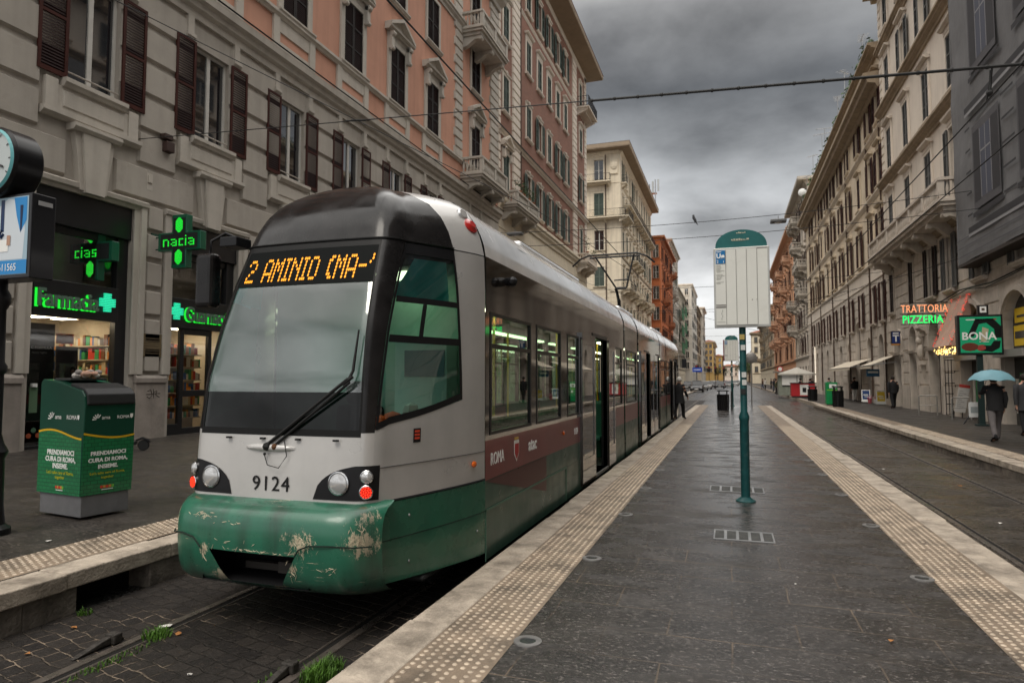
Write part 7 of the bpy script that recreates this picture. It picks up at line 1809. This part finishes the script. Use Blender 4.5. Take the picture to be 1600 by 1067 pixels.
def awning(y0, y1, lb, txt=None):
    t = thing('shop_awning', lb, 'awning', (9.25, (y0 + y1) / 2, 0)); w = (y1 - y0) / 2; mb = MB()
    mb.loft([[(0, -w, 3.0), (-1.4, -w, 2.42), (-1.42, -w, 2.22)], [(0, w, 3.0), (-1.4, w, 2.42), (-1.42, w, 2.22)]], closed=False); mb.build('canvas', mat('cream_canvas', (.50, .44, .35), .8, var=.15), t, fix=False)
    mb = MB(); mb.tube([(0, -w, 2.6), (-1.4, -w, 2.4)], .025, 5); mb.tube([(0, w, 2.6), (-1.4, w, 2.4)], .025, 5); mb.tube([(-1.4, -w, 2.4), (-1.4, w, 2.4)], .03, 6); mb.build('frame', M_steel, t)
awning(50.2, 60.5, 'long cream shop awning over the arches of the ochre house, the farther one'); awning(43.2, 46.4, 'cream shop awning beside the blue T sign, the nearer one')
t = thing('hanging_sign', 'small blue shop sign hanging under the nearer cream awning', 'sign', (8.3, 45, 0)); mb = MB(); mb.box((-.35, -.05, 1.75), (.35, .05, 2.2)); mb.box((-.28, -.055, 1.95), (.28, -.051, 2.08), 1); mb.build('panel', [mat('sea_blue', (.02, .10, .2), .5), M_white], t); mb = MB(); mb.tube([(-.3, 0, 2.2), (-.3, 0, 2.45)], .01, 4); mb.tube([(.3, 0, 2.2), (.3, 0, 2.45)], .01, 4); mb.build('chain', M_steel, t)
def bucket(x, y, c, lb):
    t = thing('bucket', lb, 'bucket', (x, y, 0)); mb = MB(); mb.lathe([(.10, 0), (.14, .3), (.15, .3)], n=12); mb.build('pail', c, t); mb = MB(); foliage_mb(mb, (0, 0, .38), .16, 40, .08); mb.build('flowers', mat('pink_flowers', (.45, .12, .18), .7), t, fix=False)
bucket(8.7, 48.4, mat('bucket_pink', (.45, .1, .12), .5), 'pink bucket of flowers beside the folding signs'); bucket(8.9, 47.5, M_white, 'white bucket of flowers beside the folding signs')
# stall with parasol
t = thing('market_stall', 'red and white stall counter at the kerb under the white parasol', 'stall', (5.95, 62, 0)); mb = MB(); mb.box((-.95, -.5, .12), (.95, .5, 1.22), 0); mb.box((-.25, -.51, .2), (.42, -.501, 1.12), 1); mb.box((-.05, -.515, .45), (.25, -.511, .85), 2); mb.box((-.9, -.45, 0), (.9, .45, .12), 2); mb.box((-1, -.55, 1.22), (1, .55, 1.28), 2); mb.build('counter', [mat('stall_red', (.42, .025, .03), .5), M_white, M_sfr], t)
t = thing('parasol', 'white parasol open above the red stall', 'parasol', (5.55, 62.3, 0)); mb = MB(); mb.tube([(0, 0, 0), (0, 0, 2.7)], .035, 8); mb.build('pole', M_steel, t); mb = MB(); mb.lathe([(1.55, 1.95), (1.5, 2.08), (.05, 2.62)], n=8, caps=False); mb.build('canopy', mat('parasol_white', (.36, .34, .30), .8), t, fix=False)
t = thing('news_kiosk', 'grey kiosk with a flat canopy behind the parasol', 'kiosk', (5.6, 70, 0)); mb = MB(); mb.box((-1.1, -.9, 0), (1.1, .9, 2.2)); mb.build('body', mat('kiosk_grey', (.22, .24, .20), .5, var=.2), t); mb = MB(); mb.box((-1.5, -1.4, 2.2), (1.4, 1.2, 2.35)); mb.build('canopy', mat('kiosk_roof', (.22, .19, .16), .6), t); mb = MB(); mb.box((-.8, -.93, 1.0), (.8, -.9, 2.0), 0); mb.box((-.8, -.96, .9), (.8, -.9, 1.0), 1); mb.build('hatch', [M_white, M_sfr], t)
# lit strip of a shop entrance on the ochre house
mb = MB(); mb.tube([(9.12, 80.6, 1.2), (9.12, 80.6, 5.2)], .045, 8); tag(mb.build('light_tube', mat('white_tube', (.8, .75, .65), .5, emit=(1, .86, .66), es=.8)), 'tall vertical lit tube on the far part of the ochre house', 'lamp')

# ================================================================ PEOPLE
M_skin = mat('skin', (.42, .24, .17), .6, var=.08); M_hair = mat('dark_hair', (.018, .013, .010), .7, var=.3, scale=20)
CL = {k: mat('cloth_' + k, c, .85, var=.18, scale=8, bump=.2, bscale=25) for k, c in dict(black=(.012, .012, .013), charcoal=(.03, .03, .032), grey=(.11, .10, .10), white=(.5, .48, .44), navy=(.015, .02, .045), brown=(.07, .04, .025), jean=(.05, .075, .12), olive=(.05, .055, .03), red=(.25, .03, .03)).items()}
def person(loc, rz, lb, coat='black', legs='charcoal', hem=.62, stride=.22, hat=None, hair=True, bag=None, H=1.72, arms=((.10, -.02), (-.10, -.05)), grp=None, umbrella=None, hands=True, lean=0.):
    """arms: forward reach of each hand (left x<0 first); facing local -y"""
    t = thing('person', lb, 'person', loc, rz, grp); s = H / 1.72
    J = {}
    def P(n, x, y, z): J[n] = Vector((x, y, z)) * s; return n
    P('pel', 0, 0, .93); P('sp', 0, -.01, 1.12); P('ch', 0, -.02 - lean, 1.33); P('nk', 0, -.02 - lean, 1.47); P('hd', 0, -.05 - lean, 1.57); P('top', 0, -.035 - lean, 1.66); P('nose', 0, -.155 - lean, 1.575)
    E = [('pel', 'sp'), ('sp', 'ch'), ('ch', 'nk'), ('nk', 'hd'), ('hd', 'top'), ('hd', 'nose')]
    Rd = dict(pel=.135, sp=.12, ch=.14, nk=.052, hd=.085, top=.075, nose=.014)
    for q, sx in enumerate((-1, 1)):
        st = stride * (1 if q == 0 else -1)
        P(f'hip{q}', sx * .09, 0, .88); P(f'kn{q}', sx * .10, -st * .62 - .03, .49); P(f'an{q}', sx * .10, -st + (.05 if st < 0 else 0), .09 + (.05 if st < -.1 else 0)); P(f'to{q}', sx * .11, -st - .14, .035 + (.0 if st < -.1 else 0))
        E += [('pel', f'hip{q}'), (f'hip{q}', f'kn{q}'), (f'kn{q}', f'an{q}'), (f'an{q}', f'to{q}')]; Rd.update({f'hip{q}': .09, f'kn{q}': .058, f'an{q}': .042, f'to{q}': .035})
        fy, fz = arms[q]
        P(f'sh{q}', sx * .185, -.02 - lean, 1.38); P(f'el{q}', sx * .235, .03 - fy * .35 - lean, 1.12 + fz * .4); P(f'wr{q}', sx * .225, -.02 - fy - lean, .88 + fz); P(f'pa{q}', sx * .22, -.04 - fy * 1.12 - lean, .81 + fz * 1.02)
        E += [('ch', f'sh{q}'), (f'sh{q}', f'el{q}'), (f'el{q}', f'wr{q}'), (f'wr{q}', f'pa{q}')]; Rd.update({f'sh{q}': .062, f'el{q}': .042, f'wr{q}': .028, f'pa{q}': .034})
        if hands:
            pa, wr = J[f'pa{q}'], J[f'wr{q}']; d = (pa - wr).normalized()
            for k in range(4):
                b = pa + Vector((0, (k - 1.5) * .021, 0)) + d * .028; L_ = (.068, .08, .075, .058)[k]; J[f'f{q}{k}a'] = b; J[f'f{q}{k}b'] = b + d * L_ + Vector((-sx * .022, 0, 0)); E += [(f'pa{q}', f'f{q}{k}a'), (f'f{q}{k}a', f'f{q}{k}b')]; Rd[f'f{q}{k}a'] = .0095; Rd[f'f{q}{k}b'] = .0075
            J[f'th{q}a'] = pa + Vector((-sx * .01, -.042, .012)); J[f'th{q}b'] = J[f'th{q}a'] + d * .045 + Vector((-sx * .012, -.015, 0)); E += [(f'pa{q}', f'th{q}a'), (f'th{q}a', f'th{q}b')]; Rd[f'th{q}a'] = .012; Rd[f'th{q}b'] = .009
    names = list(J); me = bpy.data.meshes.new('body'); me.from_pydata([J[n][:] for n in names], [(names.index(a), names.index(b)) for a, b in E], []); me.materials.append(M_skin)
    o = bpy.data.objects.new('body', me); col.objects.link(o); o.parent = t
    sk = o.modifiers.new('skin', 'SKIN'); sk.use_smooth_shade = True
    for i, n in enumerate(names): v = me.skin_vertices[0].data[i]; v.radius = (Rd[n] * s, Rd[n] * s); v.use_root = n == 'pel'
    sb = o.modifiers.new('sub', 'SUBSURF'); sb.levels = 1; sb.render_levels = 1
    # coat: torso loft plus sleeves
    mb = MB(); n = 16
    def ell(z, rx, ry, cy=0.): return [(s * rx * math.cos(k * 6.2832 / n), s * (cy + ry * math.sin(k * 6.2832 / n)), s * z) for k in range(n)]
    fl = .05 if hem < .75 else 0
    mb.loft([ell(hem, .20 + fl, .17 + fl), ell((hem + .98) / 2, .195 + fl * .5, .165 + fl * .4), ell(1.0, .185, .145), ell(1.18, .19, .14, -.005 - lean * .4), ell(1.32, .205, .14, -.015 - lean), ell(1.41, .175, .11, -.02 - lean), ell(1.455, .085, .075, -.02 - lean), ell(1.50, .070, .068, -.025 - lean)], cap=False)
    for q, sx in enumerate((-1, 1)):
        mb.tube([J[f'sh{q}'] * 1.0 + Vector((-sx * .05, 0, .0)), J[f'sh{q}'], J[f'sh{q}'] * .6 + J[f'el{q}'] * .4, J[f'el{q}'], J[f'wr{q}'] * .92 + J[f'el{q}'] * .08], [.075 * s, .085 * s, .072 * s, .060 * s, .050 * s], 10)
    mb.build('coat', CL[coat], t, smooth=1.2, fix=False)
    mb = MB()
    mb.loft([ell(.84, .165, .125), ell(.98, .17, .13)], cap=True)
    for q, sx in enumerate((-1, 1)): mb.tube([J[f'hip{q}'] + Vector((0, 0, .03)), J[f'hip{q}'] * .5 + J[f'kn{q}'] * .5, J[f'kn{q}'], J[f'kn{q}'] * .4 + J[f'an{q}'] * .6, J[f'an{q}'] + Vector((0, 0, -.01))], [.105 * s, .092 * s, .075 * s, .066 * s, .060 * s], 10)
    mb.build('trousers', CL[legs], t, smooth=1.2, fix=False)
    for q in (0, 1):
        mb = MB(); a, b = J[f'an{q}'], J[f'to{q}']; mb.loft([[(c.x + .045 * s * wx * math.cos(k * .785), c.y + ly * s + .03 * s * 0, max(.002, c.z + hz * s * (.5 + .5 * math.sin(k * .785)) - .035 * s)) for k in range(8)] for c, wx, ly, hz in ((a, .7, .06, .10), (a, 1, .02, .12), (a * .5 + b * .5, 1.05, 0, .085), (b, 1.1, 0, .06), (b, .5, -.05, .045))]); mb.build('shoe', CL['black'], t, smooth=1.2)
    hc = J['hd'] * .45 + J['top'] * .55
    if hat: mb = MB(); mb.sphere(hc + Vector((0, .012, .02)), .118 * s, 14, 0, (.92, 1.05, 1.0)); mb.lathe([(.118 * s, -.02), (.122 * s, .0), (.118 * s, .03)], hc + Vector((0, .01, -.0)), 14, 0); mb.build('hat', hat, t, smooth=1.5)
    elif hair: mb = MB(); mb.sphere(hc + Vector((0, .022, .012)), .108 * s, 14, 0, (.94, 1.02, 1.02)); mb.build('hair', M_hair, t, smooth=1.5)
    for sx in (-1, 1): mb = MB(); mb.sphere(J['hd'] + Vector((sx * .032, -.078, .022)) * s, .011 * s, 6); mb.build('eye', M_sfr, t)
    if bag:
        b = thing('bag', bag[1], 'bag', loc, rz); mb = MB(); p = J[f'pa{bag[2]}'] if bag[2] in (0, 1) else Vector((0, .2, 1.2)) * s
        if bag[2] == 2: mb.box((-.15, .13, 1.0), (.15, .28, 1.42))
        else: mb.box((p.x - .07, p.y - .16, p.z - .42), (p.x + .07, p.y + .16, p.z - .12))
        mb.build('pouch', bag[0], b, bevel=.03); mb = MB()
        if bag[2] == 2: mb.tube([(-.1, .14, 1.4), (-.12, -.05, 1.46), (-.12, -.16, 1.3)], .015, 4)
        else: mb.tube([(p.x, p.y - .08, p.z - .12), (p.x, p.y - .02, p.z - .01), (p.x, p.y + .08, p.z - .12)], .008, 4)
        mb.build('strap', bag[0], b)
    return t, J
# woman stepping into the tram, seen from behind
person((-1.95, 26.9, .0), R_(160), 'person in a long black coat and pale hat stepping into the tram', 'black', 'black', .66, .20, hat=CL['white'], H=1.66, arms=((.30, .05), (.0, 0)))
# person with the blue umbrella, walking away
_, J = person((6.42, 19.85, 0), R_(178), 'person in a black jacket and grey trousers walking away under the blue umbrella', 'black', 'grey', .80, .24, H=1.70, arms=((.05, -.02), (.30, .36)))
um = thing('umbrella', 'pale blue open umbrella held over the person on the right pavement', 'umbrella', (6.42, 20.0, 0))
mb = MB(); rings = []; n = 8
for z, r in ((1.545, .53), (1.60, .50), (1.72, .38), (1.80, .22), (1.84, .02)):
    ring = []
    for k in range(32):
        a = k * 6.2832 / 32; sc_ = 1 - .07 * abs(math.sin(a * 4)) ; dz = .035 * abs(math.sin(a * 4)) * (r / .53); ring.append((r * sc_ * math.cos(a), r * sc_ * math.sin(a), z + dz))
    rings.append(ring)
mb.loft(rings, cap=False); mb.build('canopy', mat('umbrella_blue', (.14, .28, .33), .6, var=.08), um, smooth=1.0, fix=False)
mb = MB(); mb.tube([(0, 0, 1.9), (0, 0, 1.84), (-.17, .14, 1.30)], .009, 6); mb.tube([(-.17, .14, 1.30), (-.21, .17, 1.17)], .016, 6)
for k in range(8): a = k * .7854; mb.tube([(0, 0, 1.825), (.36 * math.cos(a), .36 * math.sin(a), 1.70), (.52 * math.cos(a), .52 * math.sin(a), 1.545)], .005, 4)
mb.build('shaft', M_steel, um)
bgm = mat('bag_plum', (.16, .13, .22), .6)
person((8.45, 40.6, 0), R_(182), 'person in a black hooded jacket walking away along the stone wall', 'black', 'black', .82, .22, H=1.74)
person((8.55, 53, 0), R_(10), 'person in a black jacket and white trousers standing by the large archway', 'black', 'white', .85, .08, H=1.72, hands=False)
person((7.95, 22.3, 0), R_(175), 'person in a charcoal coat at the right edge carrying a pale shopping bag', 'charcoal', 'black', .70, .2, H=1.74, bag=(mat('pale_bag', (.42, .40, .36), .6), 'pale shopping bag carried by the person at the right edge', 0))
person((8.6, 80, 0), R_(180), 'person in blue jeans with a backpack walking away below the ochre house', 'grey', 'jean', .9, .2, H=1.7, bag=(CL['black'], 'black backpack on the person in blue jeans', 2), hands=False)
FAR = [(8.2, 63, 'grey', 'black', 'grey jacket below the far cream awning'), (7.6, 71, 'black', 'jean', 'black jacket on the pavement beyond the parasol'), (8.0, 90, 'navy', 'black', 'navy jacket by the tall house with stacked balconies'), (5.3, 88, 'black', 'charcoal', 'black coat at the kerb beyond the kiosk'), (6.9, 108, 'olive', 'black', 'olive jacket near the round road sign'), (5.0, 114, 'brown', 'jean', 'brown jacket at the kerb near the round road sign'), (4.6, 74.5, 'olive', 'black', 'olive jacket beside the kiosk'), (5.2, 77.5, 'black', 'jean', 'black jacket and jeans behind the kiosk'), (5.9, 84, 'navy', 'charcoal', 'navy jacket farther along the kerb'), (6.7, 86, 'brown', 'black', 'brown jacket farther along the kerb'), (6.3, 93, 'black', 'black', 'black clothes in the farther group'), (5.6, 96, 'grey', 'jean', 'grey jacket in the farther group'), (7.3, 98, 'red', 'charcoal', 'red jacket in the farther group'), (4.9, 104, 'white', 'black', 'white jacket at the kerb far away'), (6.2, 66.5, 'black', 'black', 'black clothes standing behind the red stall'), (7.0, 66, 'navy', 'black', 'navy jacket standing behind the red stall'), (6.6, 120, 'charcoal', 'black', 'charcoal coat farthest along the pavement')]
for i, (x, y, c, l_, d) in enumerate(FAR): person((x, y, -.05), random.uniform(0, 6.28), 'tiny person in ' + d, c, l_, .8, random.uniform(.05, .22), H=random.uniform(1.62, 1.8), hands=False, grp='people far along the right pavement')

# ================================================================ VEHICLES AND FAR STREET
def car(loc, rz, lb, paint, suv=False, grp='cars far down the street'):
    t = thing('parked_car', lb, 'car', loc, rz, grp); h = 1.0 if suv else .88; top = 1.62 if suv else 1.45; Lh, Wh = 2.15, .88
    mb = MB(); secs = [(-Lh, .78, .38, .62), (-Lh + .1, .84, .28, .74), (-1.2, Wh, .24, h - .06), (-.6, Wh, .24, h), (.9, Wh, .24, h + .02), (1.7, Wh, .24, h), (Lh - .08, .84, .30, h - .08), (Lh, .80, .38, h - .2)]
    rings = []
    for y, w, zb, zt in secs: rings.append([(-w * .92, y, zb), (w * .92, y, zb), (w, y, zb + .12), (w, y, zt - .16), (w * .95, y, zt - .03), (w * .80, y, zt), (-w * .80, y, zt), (-w * .95, y, zt - .03), (-w, y, zt - .16), (-w, y, zb + .12)])
    mb.loft(rings); mb.build('body', paint, t, smooth=.7)
    mb = MB(); z0 = h - .03; sec = [(-1.05, .74, z0, z0 + .02), (-.35, .70, z0, top - .04), (.3, .68, z0, top), (1.2, .68, z0, top - .05), (1.85, .72, z0, z0 + .04)]
    mb.loft([[(-w - .06, y, a), (w + .06, y, a), (w * .86, y, b), (-w * .86, y, b)] for y, w, a, b in sec]); mb.build('windows', mat('car_glass', (.01, .011, .012), .12, spec=.35), t)
    mb = MB(); mb.loft([[(-.60, y, z), (.60, y, z), (.56, y, z + .03), (-.56, y, z + .03)] for y, z in ((-.38, top - .05), (.3, top - .005), (1.2, top - .05))]); mb.build('roof', paint, t)
    for sx in (-1, 1):
        for y in (-1.32, 1.3):
            mb = MB(); mb.lathe([(.2, -.1), (.31, -.1), (.33, -.07), (.33, .07), (.31, .1), (.2, .1)], (sx * .80, y, .33), 14, 0, 'x'); w = mb.build('wheel', M_rubber, t); mb = MB(); mb.lathe([(.2, -.08), (.2, .105)], (sx * .80, y, .33), 10, 0, 'x'); mb.build('rim', M_steel, w)
        mb = MB(); mb.box((sx * .5, -Lh - .012, .58), (sx * .80, -Lh + .08, .72)); mb.build('headlight', M_lamp, t)
        mb = MB(); mb.box((sx * .5, Lh - .05, .66), (sx * .78, Lh + .012, .80)); mb.build('tail_light', M_redlens, t)
        mb = MB(); mb.box((sx * .86, -.75, h - .02), (sx * 1.02, -.6, h + .14)); mb.build('mirror', paint, t, bevel=.03)
    mb = MB(); mb.box((-.26, -Lh - .015, .40), (.26, -Lh - .005, .50)); mb.build('number_plate', M_white, t); mb = MB(); mb.box((-.45, -Lh - .008, .52), (.45, -Lh + .02, .62)); mb.build('grille', M_sfr, t)
PT = {k: mat('car_' + k, c, .38, .0, coat=.15, spec=.35) for k, c in dict(dark=(.016, .016, .018), silver=(.22, .22, .22), white=(.45, .45, .44), grey=(.1, .1, .105), red=(.3, .02, .02), blue=(.03, .06, .14), black=(.01, .01, .011)).items()}
car((-4.55, 98, ZR), 0, 'dark grey estate car nearest to the tram, seen from the front', PT['dark'], True)
for x, y, c, d in ((-9.2, 84, 'grey', 'grey car parked by the left pavement behind the end of the tram'), (-9.3, 104, 'white', 'white car parked by the left pavement farther on'), (-2.0, 134, 'black', 'black car beside the row, nearer the middle of the street'), (-.2, 150, 'silver', 'silver car ahead of the red car in the middle of the street'), (-4.4, 112, 'silver', 'silver car just behind the dark estate car'), (-4.2, 127, 'white', 'white car third in the row'), (-3.9, 143, 'grey', 'grey car fourth in the row'), (-3.7, 160, 'white', 'white car fifth in the row'), (-3.3, 182, 'silver', 'silver car sixth in the row'), (-7.2, 120, 'black', 'black car parked nearer the left houses'), (-7.0, 140, 'blue', 'blue car parked nearer the left houses'), (-.8, 170, 'red', 'red car in the middle of the street'), (1.2, 190, 'white', 'white car in the middle of the street'), (-1.5, 215, 'grey', 'grey car far away in the middle of the street'), (2.3, 230, 'silver', 'silver car far away in the middle of the street'), (.4, 255, 'white', 'white car farthest away in the middle of the street')): car((x, y, ZR), random.uniform(-.06, .06), d, PT[c])
def traffic_light(x, y, lb):
    t = thing('traffic_light', lb, 'traffic light', (x, y, ZR), 0, 'traffic lights down the street'); mb = MB(); mb.tube([(0, 0, 0), (0, 0, 3.6)], .07, 6); mb.build('pole', M_black, t); mb = MB(); mb.box((-.25, -.2, 3.4), (.25, .1, 4.6)); mb.build('head', M_black, t, bevel=.04)
    for k in range(3): mb = MB(); mb.lathe([(.14, 0), (.16, .12)], (0, -.2, 3.65 + k * .36), 10, 0, 'y'); mb.build('lens', M_redlens if k == 2 else M_sfr, t)
traffic_light(-4.4, 150, 'traffic light left of the others, above the row of cars'); traffic_light(-3.1, 152, 'traffic light second from the left, above the row of cars'); traffic_light(-1.4, 156, 'traffic light right of the others, near the distant stop sign'); traffic_light(-6.2, 132, 'traffic light beside the left houses')
t = thing('direction_sign', 'small blue road sign on a post by the left houses', 'road sign', (-4.95, 108, ZR)); mb = MB(); mb.tube([(0, 0, 0), (0, 0, 3.6)], .04, 6); mb.build('post', M_steel, t); mb = MB(); mb.box((-.75, -.08, 3.0), (.75, -.04, 3.7), 0); mb.box((-.55, -.085, 3.3), (.5, -.081, 3.4), 1); mb.build('plate', [mat('road_blue', (.03, .08, .42), .5), M_white], t)
t = thing('notice_sign', 'white notice plate on a post just past the tram', 'sign', (-4.4, 46, ZR)); mb = MB(); mb.tube([(0, 0, 0), (0, 0, 2.5)], .03, 6); mb.build('post', M_steel, t); mb = MB(); mb.box((-.3, -.05, 2.0), (.3, -.02, 2.7), 0); mb.box((-.2, -.053, 2.3), (.2, -.051, 2.36), 1); mb.build('plate', [mat('notice_pale', (.6, .52, .5), .5), mat('notice_red', (.4, .1, .1), .5)], t)
t = thing('round_road_sign', 'round white and red road sign on the far right pavement', 'road sign', (7.4, 110, -.05)); mb = MB(); mb.tube([(0, 0, 0), (0, 0, 3.5)], .04, 6); mb.build('post', M_steel, t); mb = MB(); mb.lathe([(.42, 0), (.42, .03)], (0, -.08, 3.2), 16, 0, 'y'); mb.lathe([(.3, .03), (.3, .035)], (0, -.08, 3.2), 16, 1, 'y'); mb.build('disc', [mat('sign_red', (.5, .04, .04), .5), M_white], t)
def tree(x, y, h, lb):
    t = thing('street_tree', lb, 'tree', (x, y, -.1), 0, 'trees far down the street'); mb = MB(); mb.tube([(0, 0, 0), (.1, 0, h * .35), (.0, .1, h * .6)], [.28, .2, .1], 8)
    for k in range(6): a = k * 1.05; mb.tube([(.05, 0, h * (.35 + .04 * k)), (h * .2 * math.cos(a), h * .2 * math.sin(a), h * .75)], [.09, .03], 5)
    mb.build('trunk', M_pipe, t); mb = MB()
    for k in range(14): a = random.uniform(0, 6.28); q = random.uniform(.05, .27) * h; foliage_mb(mb, (q * math.cos(a), q * math.sin(a), h * random.uniform(.5, .92)), h * .15, 70, h * .035)
    mb.build('crown', mat('tree_leaf', (.055, .075, .03), .7, var=.5, scale=.6), t, fix=False)
tree(7.3, 285, 9.5, 'green street tree before the flat-fronted beige house'); tree(8.2, 310, 11, 'green street tree behind the nearer one at the right'); tree(5.5, 370, 12, 'tall green tree at the far end of the street'); tree(-6.0, 345, 8, 'small tree in front of the yellow house'); tree(-3.5, 420, 10, 'tree at the far left end of the street')

# ================================================================ OVERHEAD LINE
M_wire = mat('overhead_wire', (.02, .02, .02), .6)
def wire(pts, r, lb, n=5, extra=None):
    mb = MB(); mb.tube(pts, r, n)
    if extra: extra(mb)
    return tag(mb.build('overhead_wire', M_wire), lb, 'wire')
def sagp(a, b, sag, n=14): return [tuple(Vector(a).lerp(Vector(b), k / n) - Vector((0, 0, sag * 4 * (k / n) * (1 - k / n)))) for k in range(n + 1)]
A0, A1 = Vector((-14.45, 12.7, 7.81)), Vector((3.9, 10.5, 5.91))
B1_ = A0.lerp(A1, .665)
wire([A0, A0.lerp(A1, .3), B1_], .011, 'thin span wire anchored in the beige house above the pharmacy')
def clips(mb):
    for k in range(16): p = B1_.lerp(A1, k / 15); mb.sphere(p, .034, 6)
wire([B1_, A1, (9.3, 9.9, 5.6)], .022, 'thick clipped span wire crossing the top of the picture', 6, clips)
J0 = A0.lerp(A1, (-7.43 + 14.45) / 18.35)
wire([(-12.5, 2.0, 8.9), J0], .009, 'thin wire from the top left joining the span wire before the salmon house'); wire([J0, (-4.6, 16, 5.9), (-3.4, 24, 5.55)], .009, 'thin wire running from the span wire junction down to the pantograph')
def clamp(mb): mb.tube([J0 + Vector((-.15, 0, .02)), J0 + Vector((.2, 0, -.02))], .022, 5)
wire([J0 + Vector((-.3, 0, .03)), J0 + Vector((.3, 0, -.03))], .016, 'short clamp where the thin wires meet the span wire', 5, clamp)
wire([(-3.3, 1.5, 5.5), (-3.3, 20.4, 5.58), (-3.3, 60, 5.5), (-3.3, 200, 5.5)], .011, 'contact wire above the tram'); wire([(3.5, 3, 5.5), (3.5, 25, 5.5), (3.5, 80, 5.5), (3.5, 200, 5.5)], .011, 'inner contact wire above the empty track'); wire([(4.3, 5, 5.38), (4.3, 25, 5.4), (4.3, 90, 5.4)], .011, 'outer contact wire above the empty track')
def hanger(mb): mb.tube([(3.55, 10.6, 5.92), (3.52, 10.6, 5.55)], .02, 5); mb.sphere((3.52, 10.6, 5.6), .045, 6)
wire([(3.55, 10.55, 5.95), (3.5, 10.65, 5.5)], .012, 'short hanger holding the right contact wire under the span wire', 5, hanger)
wire(sagp((-14.4, 28, 8.6), (9.2, 28, 8.6), .48), .013, 'cross wire with a pigeon above the stop sign'); wire(sagp((-14.4, 27, 7.75), (9.2, 27, 7.7), .45), .012, 'cross wire just below the pigeon wire')
for k, (y, z) in enumerate(((45, 8.2), (52, 7.4), (66, 8.6), (84, 8.3), (104, 8.6), (130, 8.8))): wire(sagp((-14.3, y, z), (9.4, y, z), .5), .014, ['cross wire over the far end of the platform, first of the far row', 'cross wire over the far end of the platform, second of the far row', 'cross wire beyond the platform, third of the far row', 'cross wire beyond the platform, fourth of the far row', 'cross wire beyond the platform, fifth of the far row', 'farthest cross wire above the cars'][k])
wire(sagp((-14.3, 40, 9.8), (3.4, 62, 5.6), .3), .012, 'slanting wire left of the near stop sign'); wire(sagp((9.2, 31, 6.6), (3.5, 36, 5.5), .1), .012, 'short pull-off wire from the right facade to the contact wire'); wire(sagp((9.2, 46, 8.0), (3.5, 44, 5.5), .1), .012, 'pull-off wire from the ochre house to the contact wire')
t = thing('street_lamp', 'small grey street lamp hanging on the pigeon wire beside the stop sign', 'lamp', (1.95, 28, 7.93)); mb = MB(); mb.box((-.30, -.2, -.06), (.30, .2, .06)); mb.build('housing', mat('lamp_housing', (.12, .12, .12), .5), t, bevel=.03); mb = MB(); mb.lathe([(.05, -.10), (.16, -.06)], (0, 0, 0), 12); mb.build('glass', M_lamp, t); mb = MB(); mb.tube([(0, 0, .05), (0, 0, .22)], .015, 5); mb.build('hanger', M_steel, t)
t = thing('street_lamp', 'small street lamp hanging over the tracks left of the pigeon', 'lamp', (-9.2, 28, 8.2)); mb = MB(); mb.box((-.35, -.2, -.06), (.35, .2, .06)); mb.build('housing', mat('lamp_housing', (.12, .12, .12), .5), t, bevel=.03); mb = MB(); mb.lathe([(.05, -.10), (.16, -.06)], (0, 0, 0), 12); mb.build('glass', M_lamp, t); mb = MB(); mb.tube([(0, 0, .05), (0, 0, .22)], .015, 5); mb.build('hanger', M_steel, t)
pg = MB(); pg.loft([[(x + r * math.cos(k * .785), r * math.sin(k * .785) * .9, z + r * math.sin(k * .785) * 0 + r * .2 * math.cos(k * 1.57)) for k in range(8)] for x, r, z in ((.14, .006, -.16), (.07, .03, -.06), (.02, .06, .05), (-.02, .068, .13), (-.035, .045, .20), (-.035, .04, .25), (-.04, .035, .28), (-.05, .008, .30))]); pg.tube([(-.05, 0, .265), (-.10, 0, .255)], [.012, .003], 5); pg.tube([(.0, .02, .03), (.0, .02, -.06)], .006, 4)
o = pg.build('pigeon', mat('pigeon_grey', (.05, .05, .055), .7, var=.3, scale=20), smooth=1.0); o.location = (-1.3, 28, 8.16); tag(o, 'dark pigeon perched on the cross wire left of the stop sign', 'pigeon')
